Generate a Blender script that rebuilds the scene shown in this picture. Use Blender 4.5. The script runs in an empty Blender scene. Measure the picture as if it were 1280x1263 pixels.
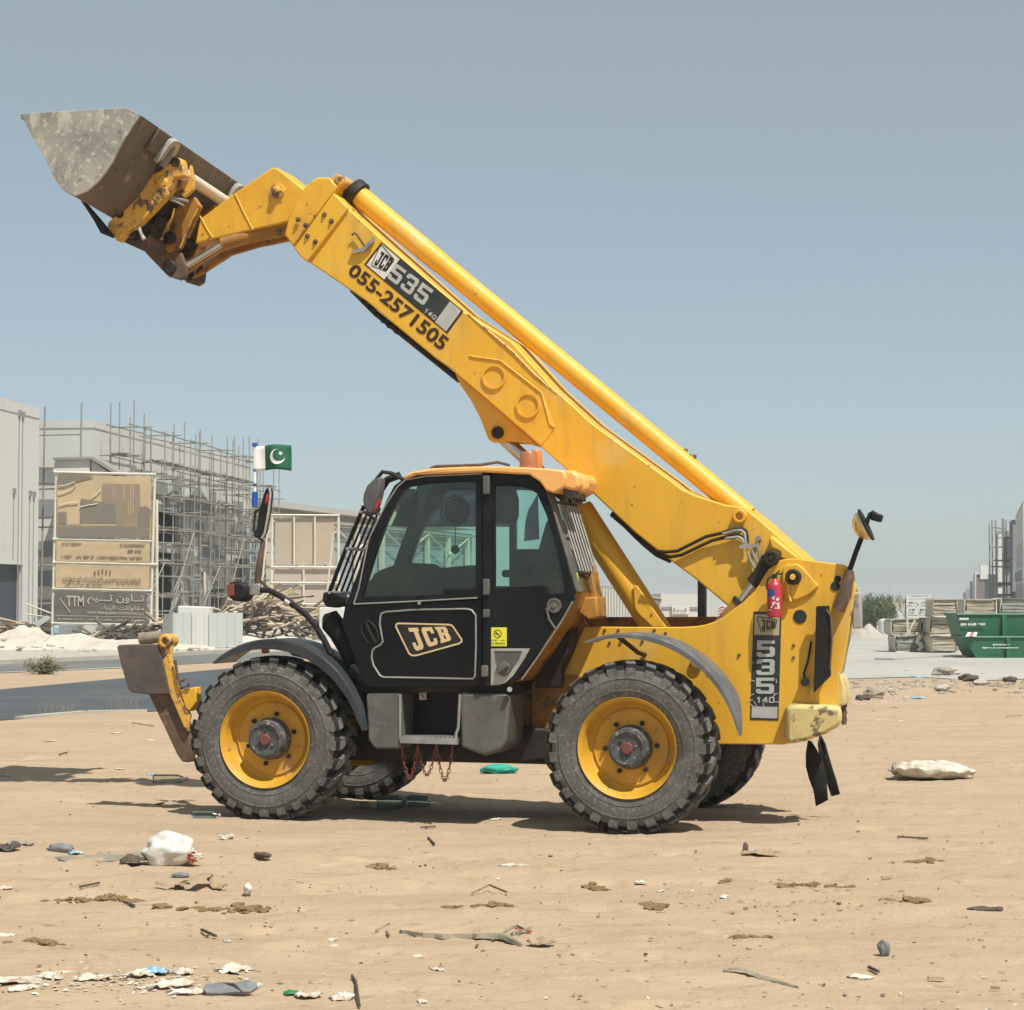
import bpy, bmesh, math, random
import numpy as np
from mathutils import Vector, Matrix, noise as mnoise
random.seed(7)
R = math.radians
S = bpy.context.scene
C = S.collection

# ---------------------------------------------------------------- camera, sky, sun, exposure
FPX, EYE = 2700.0, 1.7                       # focal length in photo pixels, eye height in metres
PITCH = math.atan(118.5 / FPX)
cam = bpy.data.cameras.new('camera')
cam.sensor_fit = 'HORIZONTAL'; cam.sensor_width = 36.0; cam.lens = 36.0 * FPX / 1280.0
cam.clip_start = 0.1; cam.clip_end = 6000
camo = bpy.data.objects.new('camera', cam); C.objects.link(camo)
camo.location = (0, 0, EYE); camo.rotation_euler = (R(90) + PITCH, 0, 0)
S.camera = camo

SUN = Vector((0.34, -0.48, 1.0)).normalized()          # direction towards the sun
world = bpy.data.worlds.new('World'); S.world = world; world.use_nodes = True
nt = world.node_tree; nt.nodes.clear()
sky = nt.nodes.new('ShaderNodeTexSky'); sky.sky_type = 'NISHITA'; sky.sun_disc = False
sky.sun_elevation = math.asin(SUN.z); sky.sun_rotation = math.atan2(SUN.x, SUN.y)
sky.altitude = 10; sky.air_density = 0.6; sky.dust_density = 1.0; sky.ozone_density = 0.5
hazy = nt.nodes.new('ShaderNodeVectorMath'); hazy.operation = 'MULTIPLY_ADD'     # desert haze: the clear sky thinned by an even veil
hazy.inputs[1].default_value = (0.65, 0.65, 0.65); hazy.inputs[2].default_value = (2.14, 2.40, 2.02)
bg = nt.nodes.new('ShaderNodeBackground'); bg.inputs['Strength'].default_value = 0.10
wo = nt.nodes.new('ShaderNodeOutputWorld')
nt.links.new(sky.outputs[0], hazy.inputs[0]); nt.links.new(hazy.outputs[0], bg.inputs['Color'])
nt.links.new(bg.outputs[0], wo.inputs['Surface'])

sun = bpy.data.lights.new('sun', 'SUN'); sun.energy = 5.0; sun.angle = R(0.53); sun.color = (1.0, 0.95, 0.87)
suno = bpy.data.objects.new('sun', sun); C.objects.link(suno)
suno.rotation_euler = SUN.to_track_quat('Z', 'Y').to_euler(); suno.location = (8, -8, 16)

S.view_settings.view_transform = 'Standard'; S.view_settings.look = 'None'
S.view_settings.exposure = 0.15; S.view_settings.gamma = 1.0; S.view_settings.use_curve_mapping = False
S.cycles.max_bounces = 8; S.cycles.transparent_max_bounces = 24; S.cycles.volume_bounces = 0

# ---------------------------------------------------------------- surveying: photo pixel -> place
def ray(px, py):
    xc = (px - 640) / FPX; yc = (631.5 - py) / FPX
    return Vector((xc, math.cos(PITCH) - yc * math.sin(PITCH), math.sin(PITCH) + yc * math.cos(PITCH)))
def W(px, py, Y):                                        # point at world depth Y
    r = ray(px, py); t = Y / r.y
    return Vector((r.x * t, Y, EYE + r.z * t))
def G(px, py, z=0.0):                                    # point on the ground
    r = ray(px, py); t = (z - EYE) / r.z
    return Vector((r.x * t, r.y * t, z))
YAW = R(16.5); CY, SY = math.cos(YAW), math.sin(YAW)
_o = W(783, 937, 15.9); MX, MY = _o.x, _o.y               # machine origin: ground below the near rear hub
def L(px, py, d):                                        # point of the machine's upright plane at depth d (machine axes s, d, z)
    r = ray(px, py)
    t = (d + MX * SY + MY * CY) / (r.x * SY + r.y * CY)
    wx, wy = r.x * t - MX, r.y * t - MY
    return Vector((wx * CY - wy * SY, d, EYE + r.z * t))
def Ls(pts, d): return [L(x, y, d) for x, y in pts]
def zm(pts, x0, y0, k): return [(x0 + a / k, y0 + b / k) for a, b in pts]

# ---------------------------------------------------------------- noise
def vnoise(x, y, seed=0):
    xi = np.floor(x); yi = np.floor(y); xf = x - xi; yf = y - yi
    def h(a, b):
        v = np.sin(a * 127.1 + b * 311.7 + seed * 74.7) * 43758.5453
        return v - np.floor(v)
    u = xf * xf * (3 - 2 * xf); v = yf * yf * (3 - 2 * yf)
    return ((h(xi, yi) * (1 - u) + h(xi + 1, yi) * u) * (1 - v) + (h(xi, yi + 1) * (1 - u) + h(xi + 1, yi + 1) * u) * v) * 2 - 1
def sstep(a, b, x):
    t = np.clip((x - a) / (b - a), 0, 1); return t * t * (3 - 2 * t)
def hgt(x, y):
    x = np.asarray(x, float); y = np.asarray(y, float)
    ye = np.clip(38 + 0.92 * x, 29, 45)
    amp = 1 - sstep(ye - 4.5, ye - 0.6, y)
    w = x * 0.25 + y * 1.0 + 0.6 * vnoise(x * 0.25, y * 0.25, 9)
    h = 0.028 * vnoise(x * 0.30, w * 0.55, 1) + 0.020 * vnoise(x * 0.55, w * 1.5, 2) + 0.012 * vnoise(x * 1.3, y * 2.4, 3)
    h += 0.009 * vnoise(x * 2.6, y * 4.2, 4) + 0.0055 * vnoise(x * 6.0, y * 8.0, 5) + 0.0035 * vnoise(x * 13, y * 15, 6)
    def pits(cell, r, dep, seed, pr):
        cx = np.floor(x / cell); cy = np.floor(y / cell)
        hh = lambda k: (lambda v: v - np.floor(v))(np.sin(cx * 91.7 + cy * 47.3 + seed * 13.1 + k * 71.9) * 24634.63)
        px_ = (cx + .3 + .4 * hh(1)) * cell; py_ = (cy + .3 + .4 * hh(2)) * cell; an = hh(3) * 3.14
        dx = x - px_; dy = y - py_; u = (dx * np.cos(an) + dy * np.sin(an)) / 1.7; v = -dx * np.sin(an) + dy * np.cos(an)
        q = np.sqrt(u * u + v * v) / (r * (.6 + .6 * hh(4))) * (1 + .35 * vnoise(x * 9, y * 9, seed))
        return (hh(5) < pr) * dep * (.5 + hh(6)) * (-np.exp(-q ** 4) + .55 * np.exp(-((q - 1.35) / .35) ** 2))
    h += pits(.78, .085, .020, 3, .55) + pits(.43, .05, .012, 5, .45) + pits(.21, .022, .009, 7, .4)
    h += 0.006 * np.abs(vnoise(x * 3.2, y * 5.0, 31)) + 0.005 * np.clip(vnoise(x * 8.5, y * 9.5, 32), 0, 1)
    tr = np.exp(-((y - 14.4 - 0.10 * x) / 0.22) ** 2) + np.exp(-((y - 12.9 - 0.16 * x) / 0.20) ** 2)   # old tyre tracks
    h -= tr * (0.024 + 0.010 * np.sign(np.sin((x * 1.0 + 0.35 * np.abs(y - 14.4 - .1 * x)) * 19)) * (vnoise(x * .7, y * .7, 41) > -.15))
    h += 0.03 * np.clip(vnoise(x * 0.8, y * 0.8, 12) - 0.35, 0, 1) * sstep(24, 30, y)
    near = np.exp(-(((x - MX + 1.2) / 2.6) ** 2 + ((y - MY - 1.0) / 1.6) ** 2))
    return (h * (1 - 0.55 * near)) * amp - 0.004 * (1 - amp)
def hz(x, y): return float(hgt(x, y))
def GP(px, py):                                          # point on the uneven sand
    p = G(px, py)
    for _ in range(4):
        p = G(px, py, hz(p.x, p.y))
    return p

# ---------------------------------------------------------------- objects
def tag(o, label=None, cat=None, group=None, kind=None):
    if label: o['label'] = label
    if cat: o['category'] = cat
    if group: o['group'] = group
    if kind: o['kind'] = kind
    return o
def thing(name, label, cat, loc=(0, 0, 0), rz=0.0, group=None):
    o = bpy.data.objects.new(name, None); C.objects.link(o)
    o.empty_display_size = 0.2
    o.location = loc; o.rotation_euler = (0, 0, rz)
    return tag(o, label, cat, group)
def link(name, me, parent=None, loc=None, rot=None):
    o = bpy.data.objects.new(name, me); C.objects.link(o)
    if parent: o.parent = parent
    if loc is not None: o.location = loc
    if rot is not None: o.rotation_euler = rot
    return o
def copy_tree(o, parent=None):
    c = o.copy(); C.objects.link(c)
    if parent is not None: c.parent = parent
    for ch in list(o.children): copy_tree(ch, c)
    return c

class MB:
    def __init__(self): self.v = []; self.f = []
    def add(self, vs, fs):
        o = len(self.v); self.v += [Vector(v) for v in vs]; self.f += [tuple(i + o for i in f) for f in fs]; return self
    def box(self, c, s, rot=None):
        x, y, z = s[0] / 2, s[1] / 2, s[2] / 2
        vs = [Vector((a * x, b * y, e * z)) for a in (-1, 1) for b in (-1, 1) for e in (-1, 1)]
        if rot is not None: vs = [rot @ v for v in vs]
        c = Vector(c)
        return self.add([v + c for v in vs], [(0, 1, 3, 2), (4, 6, 7, 5), (0, 4, 5, 1), (2, 3, 7, 6), (0, 2, 6, 4), (1, 5, 7, 3)])
    def prism(self, poly, vec):
        n = len(poly); vec = Vector(vec)
        vs = [Vector(p) for p in poly] + [Vector(p) + vec for p in poly]
        return self.add(vs, [tuple(range(n)), tuple(reversed(range(n, 2 * n)))] + [(i, n + i, n + (i + 1) % n, (i + 1) % n) for i in range(n)])
    def loft(self, a, b, caps=True):
        n = len(a)
        fs = [(i, n + i, n + (i + 1) % n, (i + 1) % n) for i in range(n)]
        if caps: fs += [tuple(range(n)), tuple(reversed(range(n, 2 * n)))]
        return self.add(list(a) + list(b), fs)
    def tube(self, pts, r, n=8, caps=True):
        pts = [Vector(p) for p in pts]; m = len(pts)
        rs = r if isinstance(r, (list, tuple)) else [r] * m
        up = None; vs = []
        for i, p in enumerate(pts):
            t = ((pts[min(i + 1, m - 1)] - p).normalized() + (p - pts[max(i - 1, 0)]).normalized())
            if t.length < 1e-6: t = Vector((0, 0, 1))
            t.normalize()
            if up is None:
                up = Vector((0, 0, 1)) if abs(t.z) < 0.9 else Vector((1, 0, 0))
            a = t.cross(up)
            if a.length < 1e-4: a = t.cross(Vector((0, 1, 0)))
            a.normalize(); up = a.cross(t).normalized()
            vs += [p + (a * math.cos(2 * math.pi * k / n) + up * math.sin(2 * math.pi * k / n)) * rs[i] for k in range(n)]
        fs = [(i * n + k, i * n + (k + 1) % n, (i + 1) * n + (k + 1) % n, (i + 1) * n + k) for i in range(m - 1) for k in range(n)]
        if caps: fs += [tuple(reversed(range(n))), tuple(range((m - 1) * n, m * n))]
        return self.add(vs, fs)
    def lathe(self, prof, o=(0, 0, 0), ax=(0, 0, 1), n=24, closed=False, caps=True):
        o = Vector(o); ax = Vector(ax).normalized()
        e = ax.orthogonal().normalized(); g = ax.cross(e)
        m = len(prof); vs = []
        for r, h in prof:
            vs += [o + ax * h + (e * math.cos(2 * math.pi * k / n) + g * math.sin(2 * math.pi * k / n)) * r for k in range(n)]
        mm = m if closed else m - 1
        fs = [(i * n + k, i * n + (k + 1) % n, ((i + 1) % m) * n + (k + 1) % n, ((i + 1) % m) * n + k) for i in range(mm) for k in range(n)]
        if not closed and caps:
            if prof[0][0] > 1e-5: fs.append(tuple(reversed(range(n))))
            if prof[-1][0] > 1e-5: fs.append(tuple(range((m - 1) * n, m * n)))
        return self.add(vs, fs)
    def cyl(self, a, b, r, n=16): 
        a = Vector(a); b = Vector(b)
        return self.lathe([(r, 0), (r, (b - a).length)], a, b - a, n)
    def ring(self, outer, inner, vec, n=56):
        c = sum(inner, Vector()) / len(inner); ex = Vector((1, 0, 0)); ez = Vector((0, 0, 1))
        def hit(poly, a):
            dx, dz = math.cos(a), math.sin(a); best = None
            for i in range(len(poly)):
                p = poly[i] - c; q = poly[(i + 1) % len(poly)] - c
                ux, uz = q.x - p.x, q.z - p.z; den = dx * uz - dz * ux
                if abs(den) < 1e-9: continue
                t = (p.x * uz - p.z * ux) / den; s_ = (p.x * dz - p.z * dx) / den
                if t > 0 and -1e-6 <= s_ <= 1 + 1e-6 and (best is None or t < best): best = t
            return c + ex * dx * best + ez * dz * best
        angs = sorted(set([2 * math.pi * k / n for k in range(n)] + [math.atan2((p - c).z, (p - c).x) % (2 * math.pi) for p in list(outer) + list(inner)]))
        O = [hit(outer, a) for a in angs]; I = [hit(inner, a) for a in angs]; m = len(angs); vec = Vector(vec)
        vs = O + I + [p + vec for p in O] + [p + vec for p in I]; fs = []
        for i in range(m):
            j = (i + 1) % m
            fs += [(i, j, m + j, m + i), (2 * m + i, 3 * m + i, 3 * m + j, 2 * m + j), (i, 2 * m + i, 2 * m + j, j), (m + i, m + j, 3 * m + j, 3 * m + i)]
        return self.add(vs, fs)
    def ico(self, c, r, sub=2, amp=0.0, fr=2.0, seed=0, sc=(1, 1, 1)):
        bm = bmesh.new(); bmesh.ops.create_icosphere(bm, subdivisions=sub, radius=1.0)
        c = Vector(c); vs = []
        for v in bm.verts:
            k = 1 + amp * mnoise.noise(v.co * fr + Vector((seed * 3.7, seed * 1.3, seed)))
            vs.append(c + Vector((v.co.x * sc[0], v.co.y * sc[1], v.co.z * sc[2])) * r * k)
        fs = [tuple(v.index for v in f.verts) for f in bm.faces]; bm.free()
        return self.add(vs, fs)
    def mesh(self, name, mat=None, smooth=35, fixn=True):
        me = bpy.data.meshes.new(name); me.from_pydata([tuple(v) for v in self.v], [], self.f); me.update()
        if fixn:
            bm = bmesh.new(); bm.from_mesh(me); bmesh.ops.recalc_face_normals(bm, faces=bm.faces); bm.to_mesh(me); bm.free()
        if smooth:
            me.shade_smooth(); me.set_sharp_from_angle(angle=R(smooth))
        if mat: me.materials.append(mat)
        return me
    def build(self, name, mat=None, parent=None, smooth=35, bevel=0.0, loc=None, rot=None, fixn=True):
        o = link(name, self.mesh(name, mat, smooth, fixn), parent, loc, rot)
        if bevel:
            b = o.modifiers.new('bevel', 'BEVEL'); b.width = bevel; b.segments = 2; b.limit_method = 'ANGLE'; b.angle_limit = R(40)
            b.harden_normals = False
        return o

# ---------------------------------------------------------------- materials
def mat(name, col, col2=None, scale=4.0, rough=0.6, metal=0.0, bump=0.0, bscale=60.0, spots=None, spots2=None, spec=0.5, detail=4.0, coat=0.0, emit=None, streak=None):
    m = bpy.data.materials.new(name); m.use_nodes = True; t = m.node_tree; N = t.nodes; K = t.links
    b = N['Principled BSDF']; b.inputs['Roughness'].default_value = rough; b.inputs['Metallic'].default_value = metal
    b.inputs['Specular IOR Level'].default_value = spec
    if coat: b.inputs['Coat Weight'].default_value = coat; b.inputs['Coat Roughness'].default_value = 0.25
    tc = N.new('ShaderNodeTexCoord')
    def noi(sc, det=4.0, ro=0.55):
        n = N.new('ShaderNodeTexNoise'); n.inputs['Scale'].default_value = sc; n.inputs['Detail'].default_value = det
        n.inputs['Roughness'].default_value = ro; K.new(tc.outputs['Object'], n.inputs['Vector']); return n
    def mix(a, bb, fac):
        x = N.new('ShaderNodeMix'); x.data_type = 'RGBA'
        for sock, v in ((x.inputs[6], a), (x.inputs[7], bb)):
            if isinstance(v, tuple): sock.default_value = (*v, 1)
            else: K.new(v, sock)
        if isinstance(fac, float): x.inputs[0].default_value = fac
        else: K.new(fac, x.inputs[0])
        return x.outputs[2]
    def ramp(src, lo, hi):
        r = N.new('ShaderNodeMapRange'); r.inputs['From Min'].default_value = lo; r.inputs['From Max'].default_value = hi
        K.new(src, r.inputs['Value']); return r.outputs[0]
    c = tuple(col)
    if col2: c = mix(tuple(col), tuple(col2), ramp(noi(scale, detail).outputs[0], 0.35, 0.65))
    for sp in (spots, spots2):
        if sp:
            scol, ssc, lo, hi = sp[:4]
            c = mix(c, tuple(scol), ramp(noi(ssc, 6.0, 0.62).outputs[0], lo, hi))
    if streak:
        mp = N.new('ShaderNodeMapping'); mp.inputs['Scale'].default_value = streak[4]; K.new(tc.outputs['Object'], mp.inputs['Vector'])
        n = noi(streak[1], 5.0, 0.6); K.new(mp.outputs[0], n.inputs['Vector'])
        mm = N.new('ShaderNodeMath'); mm.operation = 'MULTIPLY'; mm.inputs[1].default_value = streak[5]; K.new(ramp(n.outputs[0], streak[2], streak[3]), mm.inputs[0])
        c = mix(c, tuple(streak[0]), mm.outputs[0])
    if isinstance(c, tuple): b.inputs['Base Color'].default_value = (*c, 1)
    else: K.new(c, b.inputs['Base Color'])
    if bump:
        bp = N.new('ShaderNodeBump'); bp.inputs['Strength'].default_value = bump; bp.inputs['Distance'].default_value = 0.01
        K.new(noi(bscale, 5.0, 0.6).outputs[0], bp.inputs['Height']); K.new(bp.outputs[0], b.inputs['Normal'])
    if emit:
        b.inputs['Emission Color'].default_value = (*col, 1); b.inputs['Emission Strength'].default_value = emit
    return m
def glass(name, tint, gloss=0.08, rough=0.02, dust=0.0):
    m = bpy.data.materials.new(name); m.use_nodes = True; t = m.node_tree; N = t.nodes; K = t.links; N.clear()
    tr = N.new('ShaderNodeBsdfTransparent'); tr.inputs[0].default_value = (*tint, 1)
    gl = N.new('ShaderNodeBsdfGlossy'); gl.inputs['Roughness'].default_value = rough; gl.inputs[0].default_value = (1, 1, 1, 1)
    fr = N.new('ShaderNodeFresnel'); fr.inputs[0].default_value = 1.5
    mx = N.new('ShaderNodeMixShader'); o = N.new('ShaderNodeOutputMaterial')
    K.new(fr.outputs[0], mx.inputs[0]); K.new(tr.outputs[0], mx.inputs[1]); K.new(gl.outputs[0], mx.inputs[2]); 
    if dust:
        df = N.new('ShaderNodeBsdfDiffuse'); df.inputs[0].default_value = (0.36, 0.33, 0.27, 1); m2 = N.new('ShaderNodeMixShader'); tc = N.new('ShaderNodeTexCoord')
        nz = N.new('ShaderNodeTexNoise'); nz.inputs['Scale'].default_value = 5; nz.inputs['Detail'].default_value = 6; K.new(tc.outputs['Object'], nz.inputs['Vector'])
        mr = N.new('ShaderNodeMapRange'); mr.inputs['From Min'].default_value = .35; mr.inputs['From Max'].default_value = .75; mr.inputs['To Min'].default_value = dust * .3; mr.inputs['To Max'].default_value = dust * 2.2
        K.new(nz.outputs[0], mr.inputs['Value']); K.new(mr.outputs[0], m2.inputs[0]); K.new(mx.outputs[0], m2.inputs[1]); K.new(df.outputs[0], m2.inputs[2]); K.new(m2.outputs[0], o.inputs[0])
    else: K.new(mx.outputs[0], o.inputs[0])
    return m

YEL = (0.74, 0.425, 0.032)
M = {}
M['yellow'] = mat('yellow_paint', YEL, (0.70, 0.375, 0.024), 1.6, rough=0.5, bump=0.08, bscale=9, spots=((0.66, 0.44, 0.15), 2.3, 0.52, 0.80), spots2=((0.20, 0.11, 0.04), 17, 0.665, 0.72), streak=((0.40, 0.23, 0.05), 3.0, 0.50, 0.78, (2.6, 2.6, 0.45), 0.55))
M['yellow_worn'] = mat('worn_yellow_paint', (0.74, 0.41, 0.05), (0.62, 0.35, 0.07), 5, rough=0.55, bump=0.3, bscale=25, spots=((0.15, 0.09, 0.055), 11, 0.545, 0.60), spots2=((0.34, 0.24, 0.13), 24, 0.54, 0.64))
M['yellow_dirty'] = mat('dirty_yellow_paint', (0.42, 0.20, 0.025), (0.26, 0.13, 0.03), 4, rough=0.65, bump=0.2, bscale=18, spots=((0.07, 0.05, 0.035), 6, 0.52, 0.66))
M['yellow_nose'] = mat('scuffed_yellow_paint', (0.76, 0.42, 0.03), (0.68, 0.35, 0.022), 3, rough=0.5, bump=0.1, bscale=14, spots=((0.22, 0.10, 0.04), 15, 0.61, 0.68), streak=((0.42, 0.24, 0.07), 4.0, 0.50, 0.75, (2, 2, 0.6), 0.5))
M['peach'] = mat('faded_roof_plastic', (0.86, 0.44, 0.14), (0.76, 0.38, 0.11), 3, rough=0.5, spots=((0.5, 0.3, 0.14), 12, 0.6, 0.75))
M['rust'] = mat('rusty_steel', (0.14, 0.085, 0.055), (0.075, 0.055, 0.045), 7, rough=0.8, bump=0.4, bscale=40, spots=((0.24, 0.13, 0.06), 12, 0.56, 0.66))
M['foot'] = mat('scratched_brown_steel', (0.115, 0.09, 0.075), (0.075, 0.06, 0.052), 6, rough=0.75, bump=0.25, bscale=30, spots=((0.30, 0.27, 0.24), 14, 0.66, 0.74))
M['black'] = mat('black_paint', (0.008, 0.010, 0.012), (0.014, 0.016, 0.018), 3, rough=0.32, bump=0.05, bscale=8, spots=((0.035, 0.036, 0.036), 8, 0.60, 0.85), spec=0.14)
M['door'] = mat('glossy_black_door', (0.004, 0.006, 0.008), (0.008, 0.009, 0.011), 3, rough=0.14, bump=0.14, bscale=3.0, spots=((0.025, 0.025, 0.025), 7, 0.62, 0.9), spec=0.18)
M['rubber'] = mat('black_rubber', (0.013, 0.013, 0.014), (0.022, 0.022, 0.022), 6, rough=0.6, bump=0.1, bscale=30, spec=0.2, spots=((0.05, 0.047, 0.042), 9, 0.6, 0.8))
M['fender'] = mat('weathered_fender_plastic', (0.085, 0.092, 0.10), (0.13, 0.137, 0.145), 3, rough=0.36, spots=((0.19, 0.185, 0.17), 6, 0.56, 0.78))
M['fender_dark'] = mat('dark_fender_plastic', (0.022, 0.026, 0.029), (0.045, 0.049, 0.053), 3, rough=0.34, spots=((0.12, 0.115, 0.105), 5, 0.58, 0.8), spec=0.35)
M['grey_box'] = mat('dusty_grey_plastic', (0.075, 0.075, 0.072), (0.12, 0.115, 0.105), 4, rough=0.6, spots=((0.20, 0.18, 0.15), 5, 0.55, 0.78))
M['tyre'] = mat('dusty_tyre_rubber', (0.080, 0.079, 0.072), (0.125, 0.121, 0.108), 6, rough=0.9, bump=0.5, bscale=45, spots=((0.21, 0.198, 0.17), 40, 0.53, 0.68), spots2=((0.045, 0.045, 0.044), 3.5, 0.54, 0.76))
M['disc'] = mat('dusty_wheel_paint', (0.60, 0.325, 0.020), (0.50, 0.265, 0.025), 6, rough=0.55, bump=0.1, bscale=20, spots=((0.44, 0.29, 0.11), 5, 0.54, 0.74), spots2=((0.16, 0.10, 0.06), 21, 0.64, 0.70))
M['shaded_groove'] = mat('shaded_groove_rubber', (0.018, 0.018, 0.018), (0.034, 0.033, 0.030), 9, rough=0.95, spec=0.1, spots=((0.10, 0.09, 0.075), 12, 0.62, 0.76))  # less scuffed groove rubber, with the shade between the lugs put into its colour
M['hub'] = mat('greasy_hub_paint', (0.045, 0.05, 0.055), (0.09, 0.09, 0.09), 20, rough=0.6, bump=0.3, bscale=60, spots=((0.26, 0.24, 0.2), 30, 0.58, 0.64))
M['hubcap'] = mat('rusty_hub_cap', (0.20, 0.055, 0.04), (0.14, 0.05, 0.04), 18, rough=0.7)
M['dark'] = mat('dark_grease_steel', (0.02, 0.018, 0.016), (0.042, 0.034, 0.028), 8, rough=0.6, bump=0.2, bscale=40, spec=0.25)
M['chrome'] = mat('chrome_rod', (0.62, 0.62, 0.60), (0.5, 0.5, 0.48), 6, rough=0.22, metal=0.9)
M['steel'] = mat('galvanised_steel', (0.42, 0.42, 0.40), (0.30, 0.30, 0.29), 8, rough=0.45, metal=0.6)
M['alloy'] = mat('grey_moulded_panel', (0.40, 0.385, 0.35), (0.30, 0.29, 0.265), 6, rough=0.55, spots=((0.14, 0.13, 0.11), 8, 0.58, 0.7))
M['bucket'] = mat('bare_bucket_steel', (0.40, 0.375, 0.32), (0.19, 0.188, 0.18), 2.1, rough=0.6, metal=0.15, bump=0.35, bscale=40, spots=((0.56, 0.52, 0.43), 19, 0.54, 0.66), spots2=((0.14, 0.14, 0.135), 9.0, 0.58, 0.74), detail=8, streak=((0.58, 0.55, 0.46), 5, 0.55, 0.68, (1.6, 1, .7), .7))
M['bucket_back'] = mat('muddy_bucket_steel', (0.155, 0.13, 0.10), (0.115, 0.095, 0.075), 3, rough=0.75, bump=0.3, bscale=16, spots=((0.30, 0.25, 0.18), 6, 0.60, 0.70), spots2=((0.07, 0.06, 0.05), 9, 0.58, 0.68))
M['cast'] = mat('chipped_pale_yellow_casting', (0.62, 0.50, 0.20), (0.52, 0.43, 0.19), 5, rough=0.65, bump=0.35, bscale=24, spots=((0.16, 0.13, 0.07), 11, 0.56, 0.62), spots2=((0.75, 0.42, 0.05), 3, 0.60, 0.70))
M['glass'] = glass('green_tinted_glass', (0.80, 0.93, 0.90), dust=0.022)
M['film'] = glass('purple_window_film', (0.33, 0.27, 0.36))
M['mirror'] = mat('mirror_face', (0.8, 0.8, 0.8), rough=0.03, metal=1.0)
M['amber'] = mat('amber_lens', (0.72, 0.24, 0.03), (0.5, 0.16, 0.03), 9, rough=0.25)
M['amber_faded'] = mat('faded_amber_lens', (0.40, 0.165, 0.075), (0.32, 0.12, 0.05), 9, rough=0.4)
M['red_lens'] = mat('red_lens', (0.45, 0.03, 0.02), rough=0.2)
M['white'] = mat('white_sticker', (0.72, 0.70, 0.64), (0.6, 0.58, 0.52), 9, rough=0.5)
M['decal_grey'] = mat('silver_lettering', (0.46, 0.47, 0.44), (0.38, 0.39, 0.37), 9, rough=0.5)
M['decal_dark'] = mat('dark_green_black_sticker', (0.018, 0.026, 0.028), (0.03, 0.035, 0.035), 6, rough=0.45, spots=((0.07, 0.05, 0.03), 9, 0.62, 0.75))
M['decal_black'] = mat('black_lettering', (0.012, 0.012, 0.012), rough=0.5)
M['brown_letter'] = mat('brown_lettering', (0.055, 0.018, 0.006), (0.04, 0.014, 0.006), 8, rough=0.5)
M['cream_letter'] = mat('cream_lettering', (0.70, 0.52, 0.27), (0.6, 0.45, 0.24), 8, rough=0.45)
M['tan'] = mat('tan_sticker', (0.48, 0.40, 0.24), (0.40, 0.33, 0.2), 8, rough=0.5)
M['lime'] = mat('yellow_green_sticker', (0.72, 0.70, 0.05), rough=0.45)
M['lime_ink'] = mat('olive_ink', (0.10, 0.12, 0.02), rough=0.6)
M['chain'] = mat('red_rusty_chain', (0.22, 0.045, 0.04), (0.14, 0.05, 0.04), 30, rough=0.6)
M['red'] = mat('extinguisher_red', (0.46, 0.035, 0.055), (0.38, 0.03, 0.045), 6, rough=0.35)
M['blue'] = mat('blue_print', (0.02, 0.07, 0.30), rough=0.5)
M['seat'] = mat('dark_seat_fabric', (0.016, 0.018, 0.019), (0.028, 0.029, 0.029), 12, rough=0.9, spec=0.1)
M['worklamp'] = mat('lamp_reflector', (0.75, 0.62, 0.35), (0.6, 0.4, 0.16), 30, rough=0.25, metal=0.5)
M['flag_white'] = mat('white_flag_cloth', (0.78, 0.78, 0.76), rough=0.85)
M['flag_green'] = mat('green_flag_cloth', (0.012, 0.10, 0.055), (0.015, 0.12, 0.065), 12, rough=0.85)
M['blue_tape'] = mat('blue_tape', (0.02, 0.09, 0.36), rough=0.4)
# setting
M['asphalt'] = mat('asphalt', (0.052, 0.062, 0.068), (0.066, 0.075, 0.080), 0.25, rough=0.85, bump=0.2, bscale=40, spots=((0.10, 0.105, 0.105), 0.6, 0.52, 0.8))
M['asphalt_dusty'] = mat('dusty_asphalt', (0.095, 0.105, 0.105), (0.16, 0.155, 0.14), 0.2, rough=0.9)
M['paving'] = mat('dusty_concrete_paving', (0.40, 0.385, 0.345), (0.34, 0.33, 0.30), 0.15, rough=0.9, spots=((0.27, 0.265, 0.25), 0.35, 0.56, 0.8), bump=0.1, bscale=10)
M['pavement'] = mat('pale_roadside', (0.42, 0.38, 0.32), (0.36, 0.33, 0.28), 0.3, rough=0.95, bump=0.3, bscale=8)
M['kerb'] = mat('kerb_concrete', (0.45, 0.41, 0.34), (0.36, 0.33, 0.28), 1.5, rough=0.9, bump=0.2, bscale=20)
M['rubble'] = mat('white_rubble', (0.55, 0.50, 0.42), (0.44, 0.40, 0.34), 0.6, rough=1.0, bump=0.6, bscale=6)
M['wall_white'] = mat('painted_wall', (0.56, 0.56, 0.52), (0.52, 0.52, 0.485), 0.15, rough=0.9, spots=((0.45, 0.445, 0.42), 0.5, 0.55, 0.8))
M['wall_pale'] = mat('pale_render', (0.62, 0.62, 0.57), (0.56, 0.56, 0.52), 0.2, rough=0.9)
M['wall_grey'] = mat('grey_blockwork', (0.20, 0.215, 0.22), (0.25, 0.26, 0.26), 0.6, rough=0.9)
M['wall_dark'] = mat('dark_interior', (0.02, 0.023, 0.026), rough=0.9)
M['groove'] = mat('dark_trim', (0.25, 0.25, 0.24), rough=0.8)
M['pipe'] = mat('scaffold_pipe', (0.32, 0.315, 0.29), (0.24, 0.23, 0.2), 2, rough=0.7, metal=0.2)
M['plank'] = mat('scaffold_plank', (0.25, 0.22, 0.175), (0.18, 0.155, 0.125), 2, rough=0.9)
M['frame_white'] = mat('cream_painted_steel', (0.66, 0.61, 0.49), (0.58, 0.53, 0.42), 1, rough=0.6)
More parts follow.
